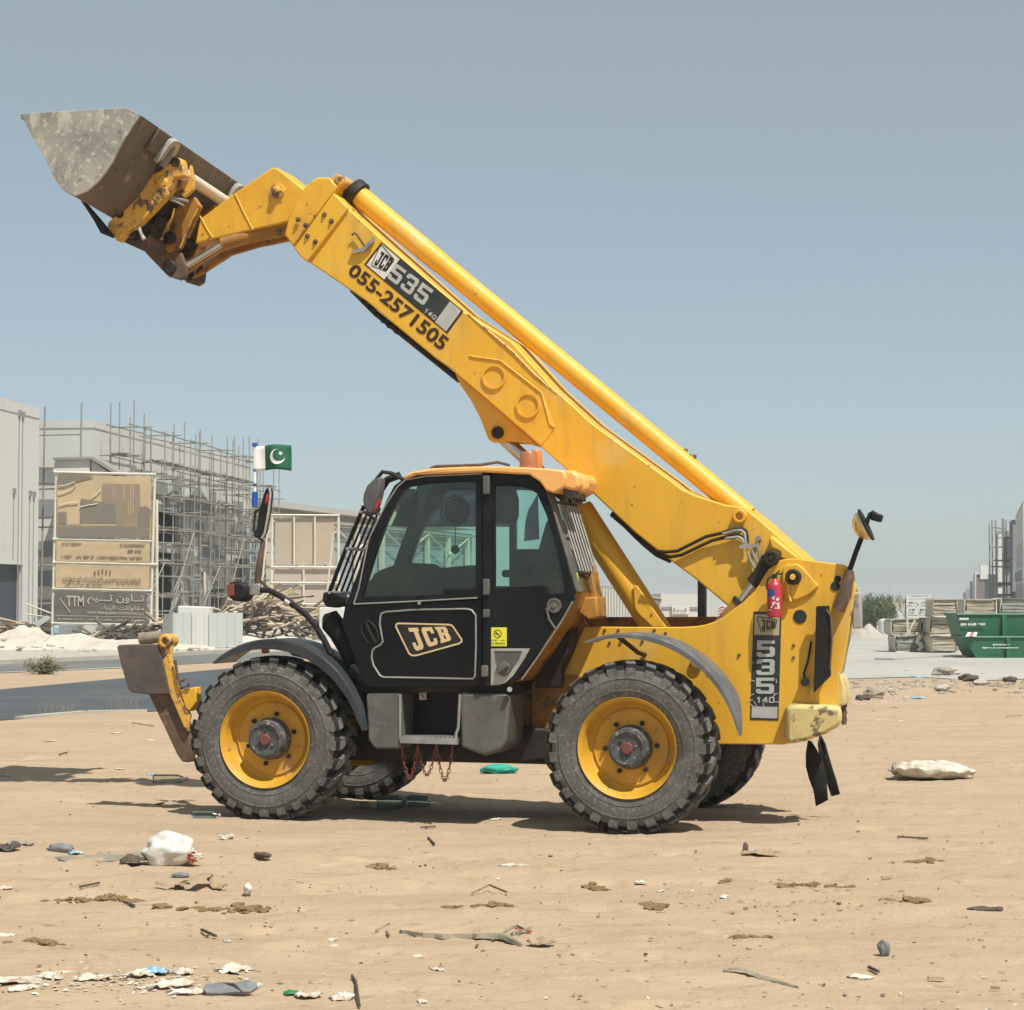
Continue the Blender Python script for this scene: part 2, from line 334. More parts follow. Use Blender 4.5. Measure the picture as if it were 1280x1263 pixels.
M['poster_tan'] = mat('faded_banner', (0.50, 0.375, 0.225), (0.44, 0.33, 0.20), 0.8, rough=0.7, bump=0.4, bscale=2.5)
M['poster_brown'] = mat('brown_print', (0.27, 0.205, 0.14), (0.24, 0.185, 0.13), 1.0, rough=0.7, spots=((0.31, 0.24, 0.165), 3, 0.55, 0.7))
M['poster_grey'] = mat('grey_print', (0.195, 0.165, 0.125), (0.175, 0.15, 0.12), 1.0, rough=0.7)
M['poster_dark'] = mat('dark_grey_banner', (0.105, 0.098, 0.084), (0.13, 0.12, 0.10), 1.0, rough=0.7)
M['poster_text'] = mat('pale_print', (0.42, 0.37, 0.29), rough=0.7)
M['poster_ink'] = mat('faded_ink', (0.16, 0.115, 0.07), rough=0.7)
M['beige_panel'] = mat('beige_board', (0.47, 0.39, 0.29), (0.42, 0.35, 0.26), 0.7, rough=0.8)
M['pink_panel'] = mat('pale_pink_board', (0.50, 0.42, 0.34), (0.45, 0.385, 0.315), 0.7, rough=0.8)
M['shed_roof'] = mat('pale_roof_sheet', (0.42, 0.42, 0.38), rough=0.7)
M['shed_wall'] = mat('blue_grey_sheet', (0.30, 0.35, 0.38), (0.26, 0.31, 0.34), 0.5, rough=0.7)
M['hoarding'] = mat('hoarding_sheet', (0.50, 0.53, 0.50), (0.45, 0.48, 0.46), 0.6, rough=0.6)
M['hoarding_white'] = mat('white_hoarding_sheet', (0.60, 0.60, 0.55), (0.55, 0.55, 0.5), 0.6, rough=0.6)
M['timber'] = mat('weathered_timber', (0.56, 0.46, 0.33), (0.42, 0.335, 0.235), 1.2, rough=0.9)
M['timber_dark'] = mat('dark_timber', (0.13, 0.11, 0.085), (0.09, 0.08, 0.07), 1.5, rough=0.9)
M['skip'] = mat('green_skip_paint', (0.010, 0.115, 0.048), (0.014, 0.15, 0.065), 0.7, rough=0.55, spots=((0.035, 0.10, 0.06), 1.2, 0.52, 0.7), spots2=((0.10, 0.055, 0.03), 3.2, 0.64, 0.70), streak=((0.06, 0.11, 0.07), 2.5, 0.5, 0.75, (2, 2, .3), .6))
M['wrap'] = mat('dusty_wrap_film', (0.52, 0.48, 0.38), (0.42, 0.385, 0.30), 3, rough=0.6, bump=0.5, bscale=8)
M['slab'] = mat('stacked_panel', (0.40, 0.35, 0.26), (0.30, 0.265, 0.20), 4, rough=0.9, bump=0.4, bscale=10)
M['slab_grey'] = mat('grey_stacked_panel', (0.26, 0.265, 0.23), (0.20, 0.21, 0.19), 4, rough=0.9, bump=0.4, bscale=10)
M['sign_white'] = mat('white_sign_board', (0.62, 0.62, 0.58), rough=0.6)
M['sign_ink'] = mat('dark_sign_ink', (0.06, 0.06, 0.065), rough=0.6)
M['bark'] = mat('bark', (0.12, 0.09, 0.065), (0.08, 0.06, 0.045), 6, rough=0.9)
M['leaf'] = mat('tree_leaf', (0.075, 0.10, 0.035), (0.11, 0.135, 0.05), 1.5, rough=0.7)
M['leaf_dry'] = mat('dry_shrub_leaf', (0.17, 0.165, 0.085), (0.11, 0.115, 0.055), 3, rough=0.8)
M['tank'] = mat('white_tank', (0.62, 0.62, 0.58), rough=0.5)
M['brown_wall'] = mat('brown_cladding', (0.16, 0.13, 0.115), rough=0.8)
M['blue_dark'] = mat('dark_blue_cladding', (0.045, 0.055, 0.07), rough=0.7)
# litter
M['paper'] = mat('white_litter', (0.60, 0.57, 0.49), (0.46, 0.42, 0.34), 14, rough=0.8, bump=0.5, bscale=40, spots=((0.40, 0.31, 0.21), 9, 0.52, 0.66))
M['plastic_white'] = mat('white_plastic_bag', (0.62, 0.61, 0.56), (0.50, 0.49, 0.44), 7, rough=0.35, bump=1.0, bscale=11, spots=((0.45, 0.36, 0.25), 6, 0.58, 0.72))
M['card'] = mat('cardboard', (0.36, 0.27, 0.17), (0.28, 0.20, 0.125), 12, rough=0.9)
M['card_dark'] = mat('dark_card', (0.10, 0.075, 0.055), (0.07, 0.055, 0.045), 12, rough=0.9)
M['clod'] = mat('damp_sand_clod', (0.22, 0.148, 0.068), (0.15, 0.098, 0.045), 14, rough=1.0, bump=0.8, bscale=50)
M['stone'] = mat('stone', (0.32, 0.28, 0.22), (0.24, 0.21, 0.17), 12, rough=0.95, bump=0.4, bscale=40)
M['wood_grey'] = mat('grey_driftwood', (0.30, 0.26, 0.19), (0.21, 0.18, 0.135), 16, rough=0.95, bump=0.6, bscale=50)
M['bottle'] = glass('clear_bottle_plastic', (0.80, 0.84, 0.80), rough=0.15)
M['bottle_blue'] = glass('pale_blue_bottle_plastic', (0.55, 0.70, 0.74), rough=0.2)
M['cyan'] = mat('light_blue_plastic', (0.14, 0.36, 0.56), (0.34, 0.50, 0.60), 24, rough=0.5, spots=((0.45, 0.38, 0.28), 9, 0.52, 0.64))
M['teal'] = mat('turquoise_cloth', (0.02, 0.36, 0.27), (0.02, 0.28, 0.22), 20, rough=0.7)
M['grey_rubber'] = mat('grey_rubber_sole', (0.13, 0.14, 0.15), (0.2, 0.2, 0.2), 20, rough=0.7)
M['green_scrap'] = mat('green_plastic', (0.03, 0.18, 0.06), rough=0.5)
M['red_scrap'] = mat('red_plastic', (0.35, 0.03, 0.02), rough=0.5)

# sand
def sand_mat():
    m = bpy.data.materials.new('sand'); m.use_nodes = True; t = m.node_tree; N = t.nodes; K = t.links; b = N['Principled BSDF']
    b.inputs['Roughness'].default_value = 1.0; b.inputs['Specular IOR Level'].default_value = 0.1
    g = N.new('ShaderNodeNewGeometry')
    def noi(sc, det, stretch=None):
        n = N.new('ShaderNodeTexNoise'); n.inputs['Scale'].default_value = sc; n.inputs['Detail'].default_value = det; n.inputs['Roughness'].default_value = 0.6
        if stretch:
            mp = N.new('ShaderNodeMapping'); mp.inputs['Scale'].default_value = stretch
            K.new(g.outputs['Position'], mp.inputs['Vector']); K.new(mp.outputs[0], n.inputs['Vector'])
        else: K.new(g.outputs['Position'], n.inputs['Vector'])
        return n.outputs[0]
    def mr(s, lo, hi):
        r = N.new('ShaderNodeMapRange'); r.inputs['From Min'].default_value = lo; r.inputs['From Max'].default_value = hi; K.new(s, r.inputs['Value']); return r.outputs[0]
    def mix(a, c, f):
        x = N.new('ShaderNodeMix'); x.data_type = 'RGBA'; K.new(f, x.inputs[0])
        for s_, v in ((x.inputs[6], a), (x.inputs[7], c)):
            if isinstance(v, tuple): s_.default_value = (*v, 1)
            else: K.new(v, s_)
        return x.outputs[2]
    c = mix((0.430, 0.326, 0.224), (0.384, 0.289, 0.197), mr(noi(0.9, 6, (0.5, 1.4, 1)), 0.36, 0.64))
    c = mix(c, (0.343, 0.266, 0.178), mr(noi(0.35, 5, (0.6, 1.2, 1)), 0.55, 0.75))       # greyish, trodden patches
    c = mix(c, (0.343, 0.249, 0.154), mr(noi(2.6, 8, (0.45, 1.5, 1)), 0.52, 0.76))
    c = mix(c, (0.454, 0.356, 0.245), mr(noi(1.7, 7, (0.4, 1.3, 1)), 0.56, 0.76))
    c = mix(c, (0.294, 0.210, 0.129), mr(noi(5.5, 8), 0.60, 0.73))
    c = mix(c, (0.498, 0.403, 0.290), mr(noi(16, 6), 0.64, 0.74))
    c = mix(c, (0.223, 0.146, 0.083), mr(noi(38, 4), 0.69, 0.77))
    K.new(c, b.inputs['Base Color'])
    ad = N.new('ShaderNodeMath'); ad.operation = 'MULTIPLY_ADD'; ad.inputs[1].default_value = 0.35
    K.new(noi(70, 4), ad.inputs[0]); K.new(noi(14, 6), ad.inputs[2])
    bp = N.new('ShaderNodeBump'); bp.inputs['Strength'].default_value = 0.85; bp.inputs['Distance'].default_value = 0.02
    K.new(ad.outputs[0], bp.inputs['Height']); K.new(bp.outputs[0], b.inputs['Normal'])
    return m
M['sand'] = sand_mat()

# ---------------------------------------------------------------- lettering helpers
def text2d(s, bold=0.0):
    cu = bpy.data.curves.new('lettering', 'FONT'); cu.body = s; cu.offset = bold; cu.resolution_u = 3
    ob = bpy.data.objects.new('lettering', cu); C.objects.link(ob)
    dg = bpy.context.evaluated_depsgraph_get()
    me = bpy.data.meshes.new_from_object(ob.evaluated_get(dg))
    vs = [(v.co.x, v.co.y) for v in me.vertices]; fs = [tuple(p.vertices) for p in me.polygons]
    bpy.data.objects.remove(ob); bpy.data.curves.remove(cu); bpy.data.meshes.remove(me)
    if not vs: return [], []
    x0 = min(v[0] for v in vs); x1 = max(v[0] for v in vs); y0 = min(v[1] for v in vs); y1 = max(v[1] for v in vs)
    return [((x - x0) / (x1 - x0), (y - y0) / (y1 - y0)) for x, y in vs], fs
def bil(q, u, v):                                        # q = TL, TR, BR, BL
    return q[3] * (1 - u) * (1 - v) + q[2] * u * (1 - v) + q[1] * u * v + q[0] * (1 - u) * v
GL = {
 '5': [[(0,1),(1,1),(1,.8),(.27,.8),(.27,.63),(.86,.63),(1,.52),(1,.12),(.88,0),(.12,0),(0,.12),(0,.3),(.27,.3),(.27,.2),(.73,.2),(.73,.43),(0,.43)]],
 '3': [[(0,.88),(.12,1),(.88,1),(1,.88),(1,.58),(.93,.5),(1,.42),(1,.12),(.88,0),(.12,0),(0,.12),(0,.3),(.27,.3),(.27,.19),(.73,.19),(.73,.41),(.3,.41),(.3,.59),(.73,.59),(.73,.81),(.27,.81),(.27,.7),(0,.7)]],
 '1': [[(.45,1),(.75,1),(.75,0),(.45,0),(.45,.72),(.2,.62),(.2,.8)]],
 '4': [[(.55,1),(.85,1),(.85,.4),(1,.4),(1,.22),(.85,.22),(.85,0),(.6,0),(.6,.22),(0,.22),(0,.4)]],
 '0': [[(0,.12),(0,.88),(.12,1),(.5,1),(.5,.8),(.25,.8),(.25,.2),(.5,.2),(.5,0),(.12,0)], [(.5,0),(.5,.2),(.75,.2),(.75,.8),(.5,.8),(.5,1),(.88,1),(1,.88),(1,.12),(.88,0)]],
 'J': [[(.15,1),(1,1),(1,.83),(.88,.83),(.88,.14),(.72,0),(.15,0),(0,.1),(0,.36),(.3,.36),(.3,.2),(.5,.2),(.5,.83),(.15,.83)]],
 'C': [[(0,.14),(0,.86),(.15,1),(1,1),(1,.64),(.74,.64),(.7,.8),(.42,.8),(.38,.74),(.38,.26),(.42,.2),(.7,.2),(.74,.36),(1,.36),(1,.14),(.85,0),(.15,0)]],
 'B': [[(0,1),(.45,1),(.45,0),(0,0),(0,.16),(.1,.16),(.1,.84),(0,.84)], [(.45,.82),(.62,.82),(.62,1),(.45,1)], [(.45,.42),(.62,.42),(.62,.6),(.45,.6)], [(.45,0),(.62,0),(.62,.18),(.45,.18)],
        [(.62,1),(.88,1),(1,.9),(1,.62),(.92,.52),(1,.42),(1,.1),(.88,0),(.62,0)]],
 '-': [[(.1,.4),(.9,.4),(.9,.6),(.1,.6)]],
}
def glyphs(mb, s, q, gap=0.2):
    n = len(s); w = 1.0 / (n + (n - 1) * gap)
    for i, ch in enumerate(s):
        u0 = i * w * (1 + gap)
        for poly in GL[ch]:
            vs = [bil(q, u0 + a * w, b) for a, b in poly]
            mb.add(vs, [tuple(range(len(vs)))])
    return mb
def lettering(mb, s, q, bold=0.0):
    vs, fs = text2d(s, bold)
    if vs: mb.add([bil(q, u, v) for u, v in vs], fs)
    return mb
def flat(mb, q):
    return mb.add(list(q), [tuple(range(len(q)))])
def outline(mb, poly, w):                                # flat band that follows a closed outline (x-z plane)
    n = len(poly); c = sum(poly, Vector()) / n
    ins = []
    for i in range(n):
        a = (poly[i] - poly[i - 1]).normalized(); b = (poly[(i + 1) % n] - poly[i]).normalized()
        bis = (b - a); 
        nb = bis.normalized() if bis.length > 1e-3 else (c - poly[i]).normalized()
        if nb.dot(c - poly[i]) < 0: nb = -nb
        k = max(0.35, abs(nb.dot(Vector((-a.z, 0, a.x)).normalized())))
        ins.append(poly[i] + nb * (w / k))
    mb.add(list(poly) + ins, [(i, (i + 1) % n, n + (i + 1) % n, n + i) for i in range(n)])
    return mb
def scrawl(mb, q, n, fill=0.75, seed=1):                 # a row of unreadable printed strokes
    rnd = random.Random(seed); u = 0.0
    while u < 1:
        w = rnd.uniform(0.3, 1.1) / n; h = rnd.uniform(0.35, 1.0); b = rnd.uniform(0, 1 - h)
        if rnd.random() < fill:
            mb.add([bil(q, u, b + h), bil(q, min(1, u + w * 0.8), b + h), bil(q, min(1, u + w * 0.8), b), bil(q, u, b)], [(0, 1, 2, 3)])
        u += w
    return mb

# ================================================================= THE TELEHANDLER
T = thing('telehandler', 'yellow telescopic loader with black cab and raised boom and bucket', 'telehandler', (MX, MY, 0), -YAW)
def D(v): return (0, v, 0)                               # a depth vector

# ---- wheels
def make_wheel(parent):
    w = link('wheel', None, parent)
    t = MB(); n = 96
    prof = [(.355, -.16), (.375, -.178), (.40, -.186), (.44, -.196), (.49, -.200), (.535, -.194), (.572, -.178), (.596, -.155), (.606, -.12), (.608, 0),
            (.606, .12), (.596, .155), (.572, .178), (.535, .194), (.49, .200), (.44, .196), (.40, .186), (.375, .178), (.355, .16)]
    t.lathe(prof, (0, 0, 0), (0, 1, 0), n, caps=False)
    for rr, yy in ((.425, -.193), (.512, -.1985), (.425, .193), (.512, .1985)):            # moulded rings on the sidewall
        t.lathe([(rr - .006, yy * .99), (rr - .003, yy * 1.018), (rr + .003, yy * 1.018), (rr + .006, yy * .99)], (0, 0, 0), (0, 1, 0), n, caps=False)
    NL = 25
    secs = [(.535, .598 * 0 + .545, .1945, 0.00, .52), (.575, .592, .196, 0.00, .54), (.585, .622, .184, .02, .56), (.585, .638, .150, .10, .54), (.585, .643, .08, .36, .46), (.585, .645, -.012, .66, .40)]
    for side in (-1, 1):
        for k in range(NL):
            a0 = (k + (0.5 if side > 0 else 0)) * 2 * math.pi / NL; pit = 2 * math.pi / NL
            vs = []
            for rb, rt, y, sk, wd in secs:
                for a, r in ((-wd / 2, rb), (-wd / 2 + .04, rt), (wd / 2 - .04, rt), (wd / 2, rb)):
                    an = a0 + (a + sk) * pit; vs.append((math.cos(an) * r, side * y, math.sin(an) * r))
            fs = []; m = len(secs)
            for i in range(m - 1):
                for j in range(3): fs.append((i * 4 + j, i * 4 + j + 1, (i + 1) * 4 + j + 1, (i + 1) * 4 + j))
            fs += [(0, 1, 2, 3), ((m - 1) * 4, (m - 1) * 4 + 1, (m - 1) * 4 + 2, (m - 1) * 4 + 3)]
            t.add(vs, fs)
    ty = t.build('tyre', M['tyre'], w, smooth=40); ty.data.materials.append(M['shaded_groove'])
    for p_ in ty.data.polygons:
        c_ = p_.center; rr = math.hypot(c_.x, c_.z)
        if .572 < rr < .6095: p_.material_index = 1  # carcass band between the lugs gets the painted groove shade
    r = MB()
    r.lathe([(.352, -.150), (.364, -.188), (.372, -.194), (.374, -.188), (.368, -.176), (.358, -.170), (.350, -.165), (.344, -.150), (.338, -.12), (.326, -.100), (.318, -.06), (.300, -.045), (.286, -.042)], (0, 0, 0), (0, 1, 0), 72, caps=False)
    r.build('rim', M['disc'], w, smooth=50)
    dsc = MB(); dsc.lathe([(.288, -.046), (.284, -.056), (.276, -.058), (.270, -.050), (.19, -.046), (.15, -.050), (.001, -.050)], (0, 0, 0), (0, 1, 0), 72, caps=False)
    dsc.lathe([(.35, .16), (.34, .10), (.30, .0), (.28, -.03)], (0, 0, 0), (0, 1, 0), 48, caps=False)
    dsc.build('wheel_disc', M['disc'], w, smooth=50)
    # inflation opening in the rim wall
    h = MB(); h.lathe([(.165, -.045), (.165, -.070), (.152, -.080), (.148, -.160), (.140, -.176), (.115, -.180), (.092, -.172), (.001, -.172)], (0, 0, 0), (0, 1, 0), 48)
    h.lathe([(.128, -.178), (.124, -.186), (.116, -.186), (.113, -.178)], (0, 0, 0), (0, 1, 0), 48, caps=False)
    for k in range(3):
        a = k * 2.1 + .5
        h.box((math.cos(a) * .072, -.176, math.sin(a) * .072), (.030, .014, .012), Matrix.Rotation(-a, 3, 'Y'))
    h.build('hub', M['hub'], w, smooth=40)
    cp = MB(); cp.lathe([(.045, -.170), (.044, -.188), (.036, -.194), (.001, -.195)], (0, 0, 0), (0, 1, 0), 28); cp.build('hub_cap', M['hubcap'], w)
    for k in range(6):
        a = 2 * math.pi * (k + .3) / 6
        bm = MB(); bm.lathe([(.019, -.05), (.019, -.068), (.011, -.070), (.011, -.084), (.001, -.084)], (math.cos(a) * .197, 0, math.sin(a) * .197), (0, 1, 0), 6)
        bm.build('wheel_nut', M['dark'], w, smooth=20)
    return w
rear = L(783, 937, 0); front = L(330, 925, 0)
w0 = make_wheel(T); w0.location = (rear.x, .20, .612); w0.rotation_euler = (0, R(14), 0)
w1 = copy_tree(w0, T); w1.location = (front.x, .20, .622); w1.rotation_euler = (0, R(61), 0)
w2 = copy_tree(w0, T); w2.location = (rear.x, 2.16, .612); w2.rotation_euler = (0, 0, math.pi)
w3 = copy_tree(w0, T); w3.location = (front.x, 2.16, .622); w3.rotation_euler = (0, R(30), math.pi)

# ---- chassis
PD = .72                                                # near chassis plate
ch = MB()
plate_px = [(674, 914), (702, 849), (730, 783.5), (790, 784), (829, 784), (850, 784), (870, 783), (882, 781), (894, 777), (905, 771), (915, 763), (930, 752), (944, 738), (960, 712), (976, 700), (992, 698),
            (1010, 700.5), (1035, 703.5), (1054, 706), (1063, 710), (1068, 719), (1069, 734), (1066, 757), (1062, 782), (1055, 827), (1049, 843), (1049, 882), (1038, 907), (1010, 925), (980, 931), (904, 930.5), (860, 930), (720, 924)]
chassis_plate = MB().prism(Ls(plate_px, PD), D(.035)).build('chassis_plate', M['yellow'], T, smooth=30, bevel=.008)
far_px = [(690, 920), (716, 790), (735, 771.5), (829, 771.5), (905, 771), (930, 752), (944, 738), (960, 712), (976, 700), (1010, 700.5), (1054, 706), (1066, 722), (1066, 757), (1049, 843), (1049, 882), (1010, 925), (904, 930)]
fp = [Vector((p.x, 1.62, p.z)) for p in Ls(far_px, 1.62)]
fp = [Vector((p.x - .03, p.y, p.z)) for p in fp]
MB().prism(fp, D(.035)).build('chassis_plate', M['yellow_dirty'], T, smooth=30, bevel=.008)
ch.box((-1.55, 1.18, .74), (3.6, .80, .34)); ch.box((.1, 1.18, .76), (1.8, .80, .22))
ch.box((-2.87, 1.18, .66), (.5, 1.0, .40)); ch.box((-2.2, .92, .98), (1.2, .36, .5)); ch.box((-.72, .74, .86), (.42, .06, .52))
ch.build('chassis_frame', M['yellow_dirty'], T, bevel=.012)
ax = MB()
for sx in (rear.x, front.x):
    ax.tube([(sx, .28, .617), (sx, 2.08, .617)], .085, 12); ax.lathe([(.2, -.16), (.24, -.05), (.24, .05), (.2, .16)], (sx, 1.18, .617), (0, 1, 0), 18)
    for dd in (.36, 2.0): ax.lathe([(.16, -.12), (.19, 0), (.16, .08)], (sx, dd, .617), (0, 1, 0), 16)
ax.build('axle', M['dark'], T)
MB().prism(Ls([(612, 905), (690, 912), (682, 951), (655, 954), (612, 943)], .62), D(1.0)).build('belly_tank', M['dark'], T, bevel=.02)
un = MB(); un.box((-1.6, 1.0, .54), (1.7, .7, .22)); un.tube([(-3.1, 1.1, .55), (.0, 1.1, .55)], .06, 10); un.build('gearbox', M['dark'], T, bevel=.02)
# rear end: counterweight casting, tail, tailgate
cw = MB()
cf = Ls([(983, 888), (985, 884), (992, 881), (1048, 883), (1053, 886), (1053, 901), (1048, 909), (1032, 918), (1010, 926), (987, 931), (982, 924)], .52)
cb = [Vector((p.x - .10, 1.0, p.z)) for p in cf]
cw.loft(cf, cb); cw.build('counterweight', M['cast'], T, smooth=40, bevel=.03)
rl = MB(); rl.prism([L(1049, 843, PD) + Vector((0, .03, 0)), L(1055, 856, PD) + Vector((.0, .03, 0)), L(1054, 883, PD) + Vector((0, .03, 0)), L(1044, 883, PD) + Vector((0, .03, 0))], D(.30))
rl.prism([L(1066, 757, PD) + Vector((0, .04, 0)), L(1049, 843, PD) + Vector((0, .04, 0)), L(1030, 843, PD) + Vector((0, .04, 0)), L(1040, 730, PD) + Vector((0, .04, 0)), L(1066, 730, PD) + Vector((0, .04, 0))], D(.22))
rl.build('tail_panel', M['cast'], T, bevel=.015)
tl = MB()
pa = L(1066, 745, .8)
tl.box((pa.x + .035, .80, pa.z - .11), (.06, .12, .27)); tl.box((pa.x + .04, .82, pa.z + .03), (.03, .03, .06)); tl.build('tail_light_bracket', M['alloy'], T, bevel=.01)
# black side screen with its bracket and cable
sc_ = MB(); sc_.prism(Ls([(1020, 758), (1036, 757), (1038, 800), (1038, 845), (1017, 866), (1019, 800)], .60), D(.045)); sc_.build('rubber_screen', M['rubber'], T, bevel=.008)
bk = MB()
for yy in (768, 842): a = L(1030, yy, .64); bk.box((a.x, .68, a.z), (.03, .09, .03))
bk.build('screen_bracket', M['rust'], T)
MB().tube([L(1033, 762, .60), L(1039, 772, .59), L(1040, 800, .59), L(1037, 838, .6)], .008, 6).build('screen_trim', M['rust'], T)
MB().tube([L(1014, 802, .715), L(1010, 826, .70), L(1005, 842, .69), L(1006, 852, .70)], .008, 6).build('cable', M['rubber'], T)
MB().cyl(L(1006, 853, .72), L(1006, 853, .64), .032, 14).build('socket', M['rubber'], T)
MB().prism(Ls([(1012, 848), (1015, 848), (1016, 874), (1013, 874)], .66), D(.05)).build('socket_bracket', M['yellow_worn'], T)
# holes, bolts and pins of the plate (dark recess discs sit 2 mm proud)
for (x, y, r_) in ((1000, 771, .052), (1044, 733, .035), (1047, 724, .026)):
    p = L(x, y, PD - .002); MB().lathe([(r_, 0), (r_ * .98, -.004), (.001, -.004)], p, (0, 1, 0), 20).build('plate_hole', M['wall_dark'], T)
for (x, y) in ((756, 788), (773, 788), (818, 788), (832, 792), (924, 819), (762, 804), (776, 803), (803, 802), (992, 807), (992, 822), (872, 818), (886, 841)):
    p = L(x, y, PD); MB().lathe([(.013, 0), (.012, -.010), (.001, -.012)], p, (0, 1, 0), 8).build('bolt', M['rust'], T)
p = L(872, 827, PD); MB().lathe([(.05, .0), (.05, -.03), (.035, -.03), (.03, -.005), (.001, -.005)], p, (0, 1, 0), 20).build('lifting_eye', M['yellow_dirty'], T)
# pivot reinforcement plates on the tower
pv = MB(); pv.prism(Ls(zm([(515, 640), (525, 480), (555, 458), (620, 452), (650, 470), (765, 600), (700, 660), (620, 695), (540, 690)], 880, 620, 5.333), PD - .028), D(.03)); pv.build('pivot_plate', M['yellow'], T, bevel=.01)
pin = MB(); p = L(992.5, 721.5, PD - .03); pin.lathe([(.058, .0), (.06, -.045), (.052, -.055), (.036, -.055), (.034, -.040), (.022, -.040), (.02, -.062), (.001, -.064)], p, (0, 1, 0), 28); pin.build('boom_pivot_pin', M['dark'], T)
MB().lathe([(.024, -.058), (.022, -.068), (.001, -.07)], p, (0, 1, 0), 14).build('pin_end', M['yellow_worn'], T)
MB().tube(Ls([(986, 727), (984, 737), (988, 752)], PD - .04), .014, 6).build('pin_retainer', M['yellow_worn'], T)

# ---- boom
BD0, BD1 = .90, 1.42
boom_px = [(384.5, 327), (417, 241), (435, 260), (469, 291), (579, 389), (640, 427), (690, 483), (740, 529), (838, 600), (852, 611), (870.6, 619.5), (906, 631), (930, 634), (948, 648), (1004, 697), (1020, 722), (1012, 748), (985, 757), (940, 775), (909, 757),
           (870.6, 725), (826, 692), (793, 665.5), (740, 616), (702, 582), (677, 560), (640, 528), (568, 465), (544, 448), (457, 376)]
boom = MB().prism(Ls(boom_px, BD0), D(BD1 - BD0)).build('boom', M['yellow'], T, smooth=25, bevel=.012)
# doubler plate with two round openings under the cylinder lug
db = MB(); db.prism(Ls(zm([(118, 488), (205, 402), (365, 430), (585, 600), (655, 787), (585, 886)], 540, 350, 4.267), BD0 - .008), D(.012)); db.build('doubler_plate', M['yellow'], T, bevel=.005)
wl = MB()
wl.tube(Ls(zm([(200, 403), (220, 410), (365, 430), (480, 520), (585, 602), (630, 770), (655, 785)], 540, 350, 4.267), BD0 - .011), .008, 6); wl.build('weld_bead', M['yellow'], T)
for (x, y) in ((617.6, 471.5), (660, 507)):
    p = L(x, y, BD0 - .012)
    MB().lathe([(.098, .002), (.098, -.012), (.084, -.012), (.084, .006)], p, (0, 1, 0), 40).build('boss_ring', M['yellow'], T)
lug = MB(); 
lp = Ls(zm([(118, 488), (150, 560), (205, 640), (255, 735), (300, 850), (325, 868), (370, 868), (400, 862), (480, 868), (575, 892)], 540, 350, 4.267), 1.02)
lug.prism(lp, D(.04)); lug.prism([p + Vector((0, .22, 0)) for p in lp], D(.04)); lug.build('cylinder_lug', M['yellow'], T, bevel=.006)
p = L(621.5, 541, 1.0); MB().lathe([(.05, .30), (.05, -.0), (.044, -.012), (.028, -.012), (.026, -.002), (.001, -.002)], p, (0, 1, 0), 24).build('lug_pin', M['dark'], T)
# collar at the boom mouth
col = MB(); cp_ = Ls([(355, 293), (359, 277), (370.5, 249), (382, 232), (396, 221.6), (412, 222), (421, 233), (417, 241), (366.5, 309)], .885)
col.prism(cp_, D(.54)); col.build('boom_collar', M['yellow_nose'], T, smooth=30, bevel=.014)
c2 = MB(); c2.prism(Ls([(367, 309.5), (417, 241), (435, 260), (384.5, 328), (375, 321)], .868), D(.58)); c2.build('collar_plate', M['yellow'], T, bevel=.012)
for (x, y) in zm([(280, 335), (318, 370), (190, 450), (232, 480), (140, 362), (180, 393)], 340, 190, 4.267):
    p = L(x, y, .868); MB().lathe([(.022, .0), (.021, -.010), (.012, -.011), (.011, -.022), (.001, -.023)], p, (0, 1, 0), 8).build('bolt', M['rust'], T)
cpn = MB(); p = L(422, 226, .93); cpn.lathe([(.055, .5), (.055, 0), (.045, -.012), (.026, -.012), (.024, -.03), (.001, -.03)], p, (0, 1, 0), 24); cpn.build('collar_pin', M['yellow_worn'], T)
# inner section with the bent nose
nose_px = zm([(780, 655), (790, 600), (800, 555), (935, 455), (1085, 352), (1105, 350), (1210, 432), (1250, 470), (1230, 560), (1150, 568), (1000, 602)], 0, 100, 3.2)
MB().prism(Ls(nose_px, .98), D(.36)).build('boom_nose', M['yellow_nose'], T, smooth=25, bevel=.012)
wl = MB(); wl.tube(Ls(zm([(940, 455), (975, 530), (1012, 600)], 0, 100, 3.2), .977), .007, 6); wl.build('weld_bead', M['yellow'], T); wl = MB(); wl.tube(Ls(zm([(800, 545), (830, 600), (850, 630)], 0, 100, 3.2), .977), .007, 6); wl.build('weld_bead', M['yellow'], T)
p = L(347.5, 239, .98); MB().lathe([(.062, 0), (.060, -.022), (.034, -.024), (.032, -.055), (.026, -.06), (.001, -.06)], p, (0, 1, 0), 24).build('nose_pin', M['yellow_worn'], T)
web = MB(); wp = Ls(zm([(720, 778), (880, 640), (1010, 605), (1150, 572), (1240, 560), (1235, 590), (1135, 622), (990, 652), (880, 684), (800, 735), (750, 770)], 0, 100, 3.2), 1.03)
web.prism(wp, D(.05)); web.prism([p + Vector((0, .22, 0)) for p in wp], D(.05)); web.build('nose_web', M['yellow_dirty'], T, bevel=.006)
rod = MB(); rod.cyl(L(230, 334, .99), L(277, 305, .99), .030, 16); rod.build('tilt_cylinder_rod', M['chrome'], T)
MB().cyl(L(277, 305, .99), L(345, 285, 1.1), .055, 16).build('tilt_cylinder', M['yellow_dirty'], T)
# wear streaks along the upper flange of the boom
sk = MB(); sk.tube(Ls([(584, 392), (614, 417), (640, 439), (669, 469), (697, 494)], BD0 - .002), [.003, .009, .011, .010, .002], 5); sk.build('grease_streak', M['yellow_worn'], T)
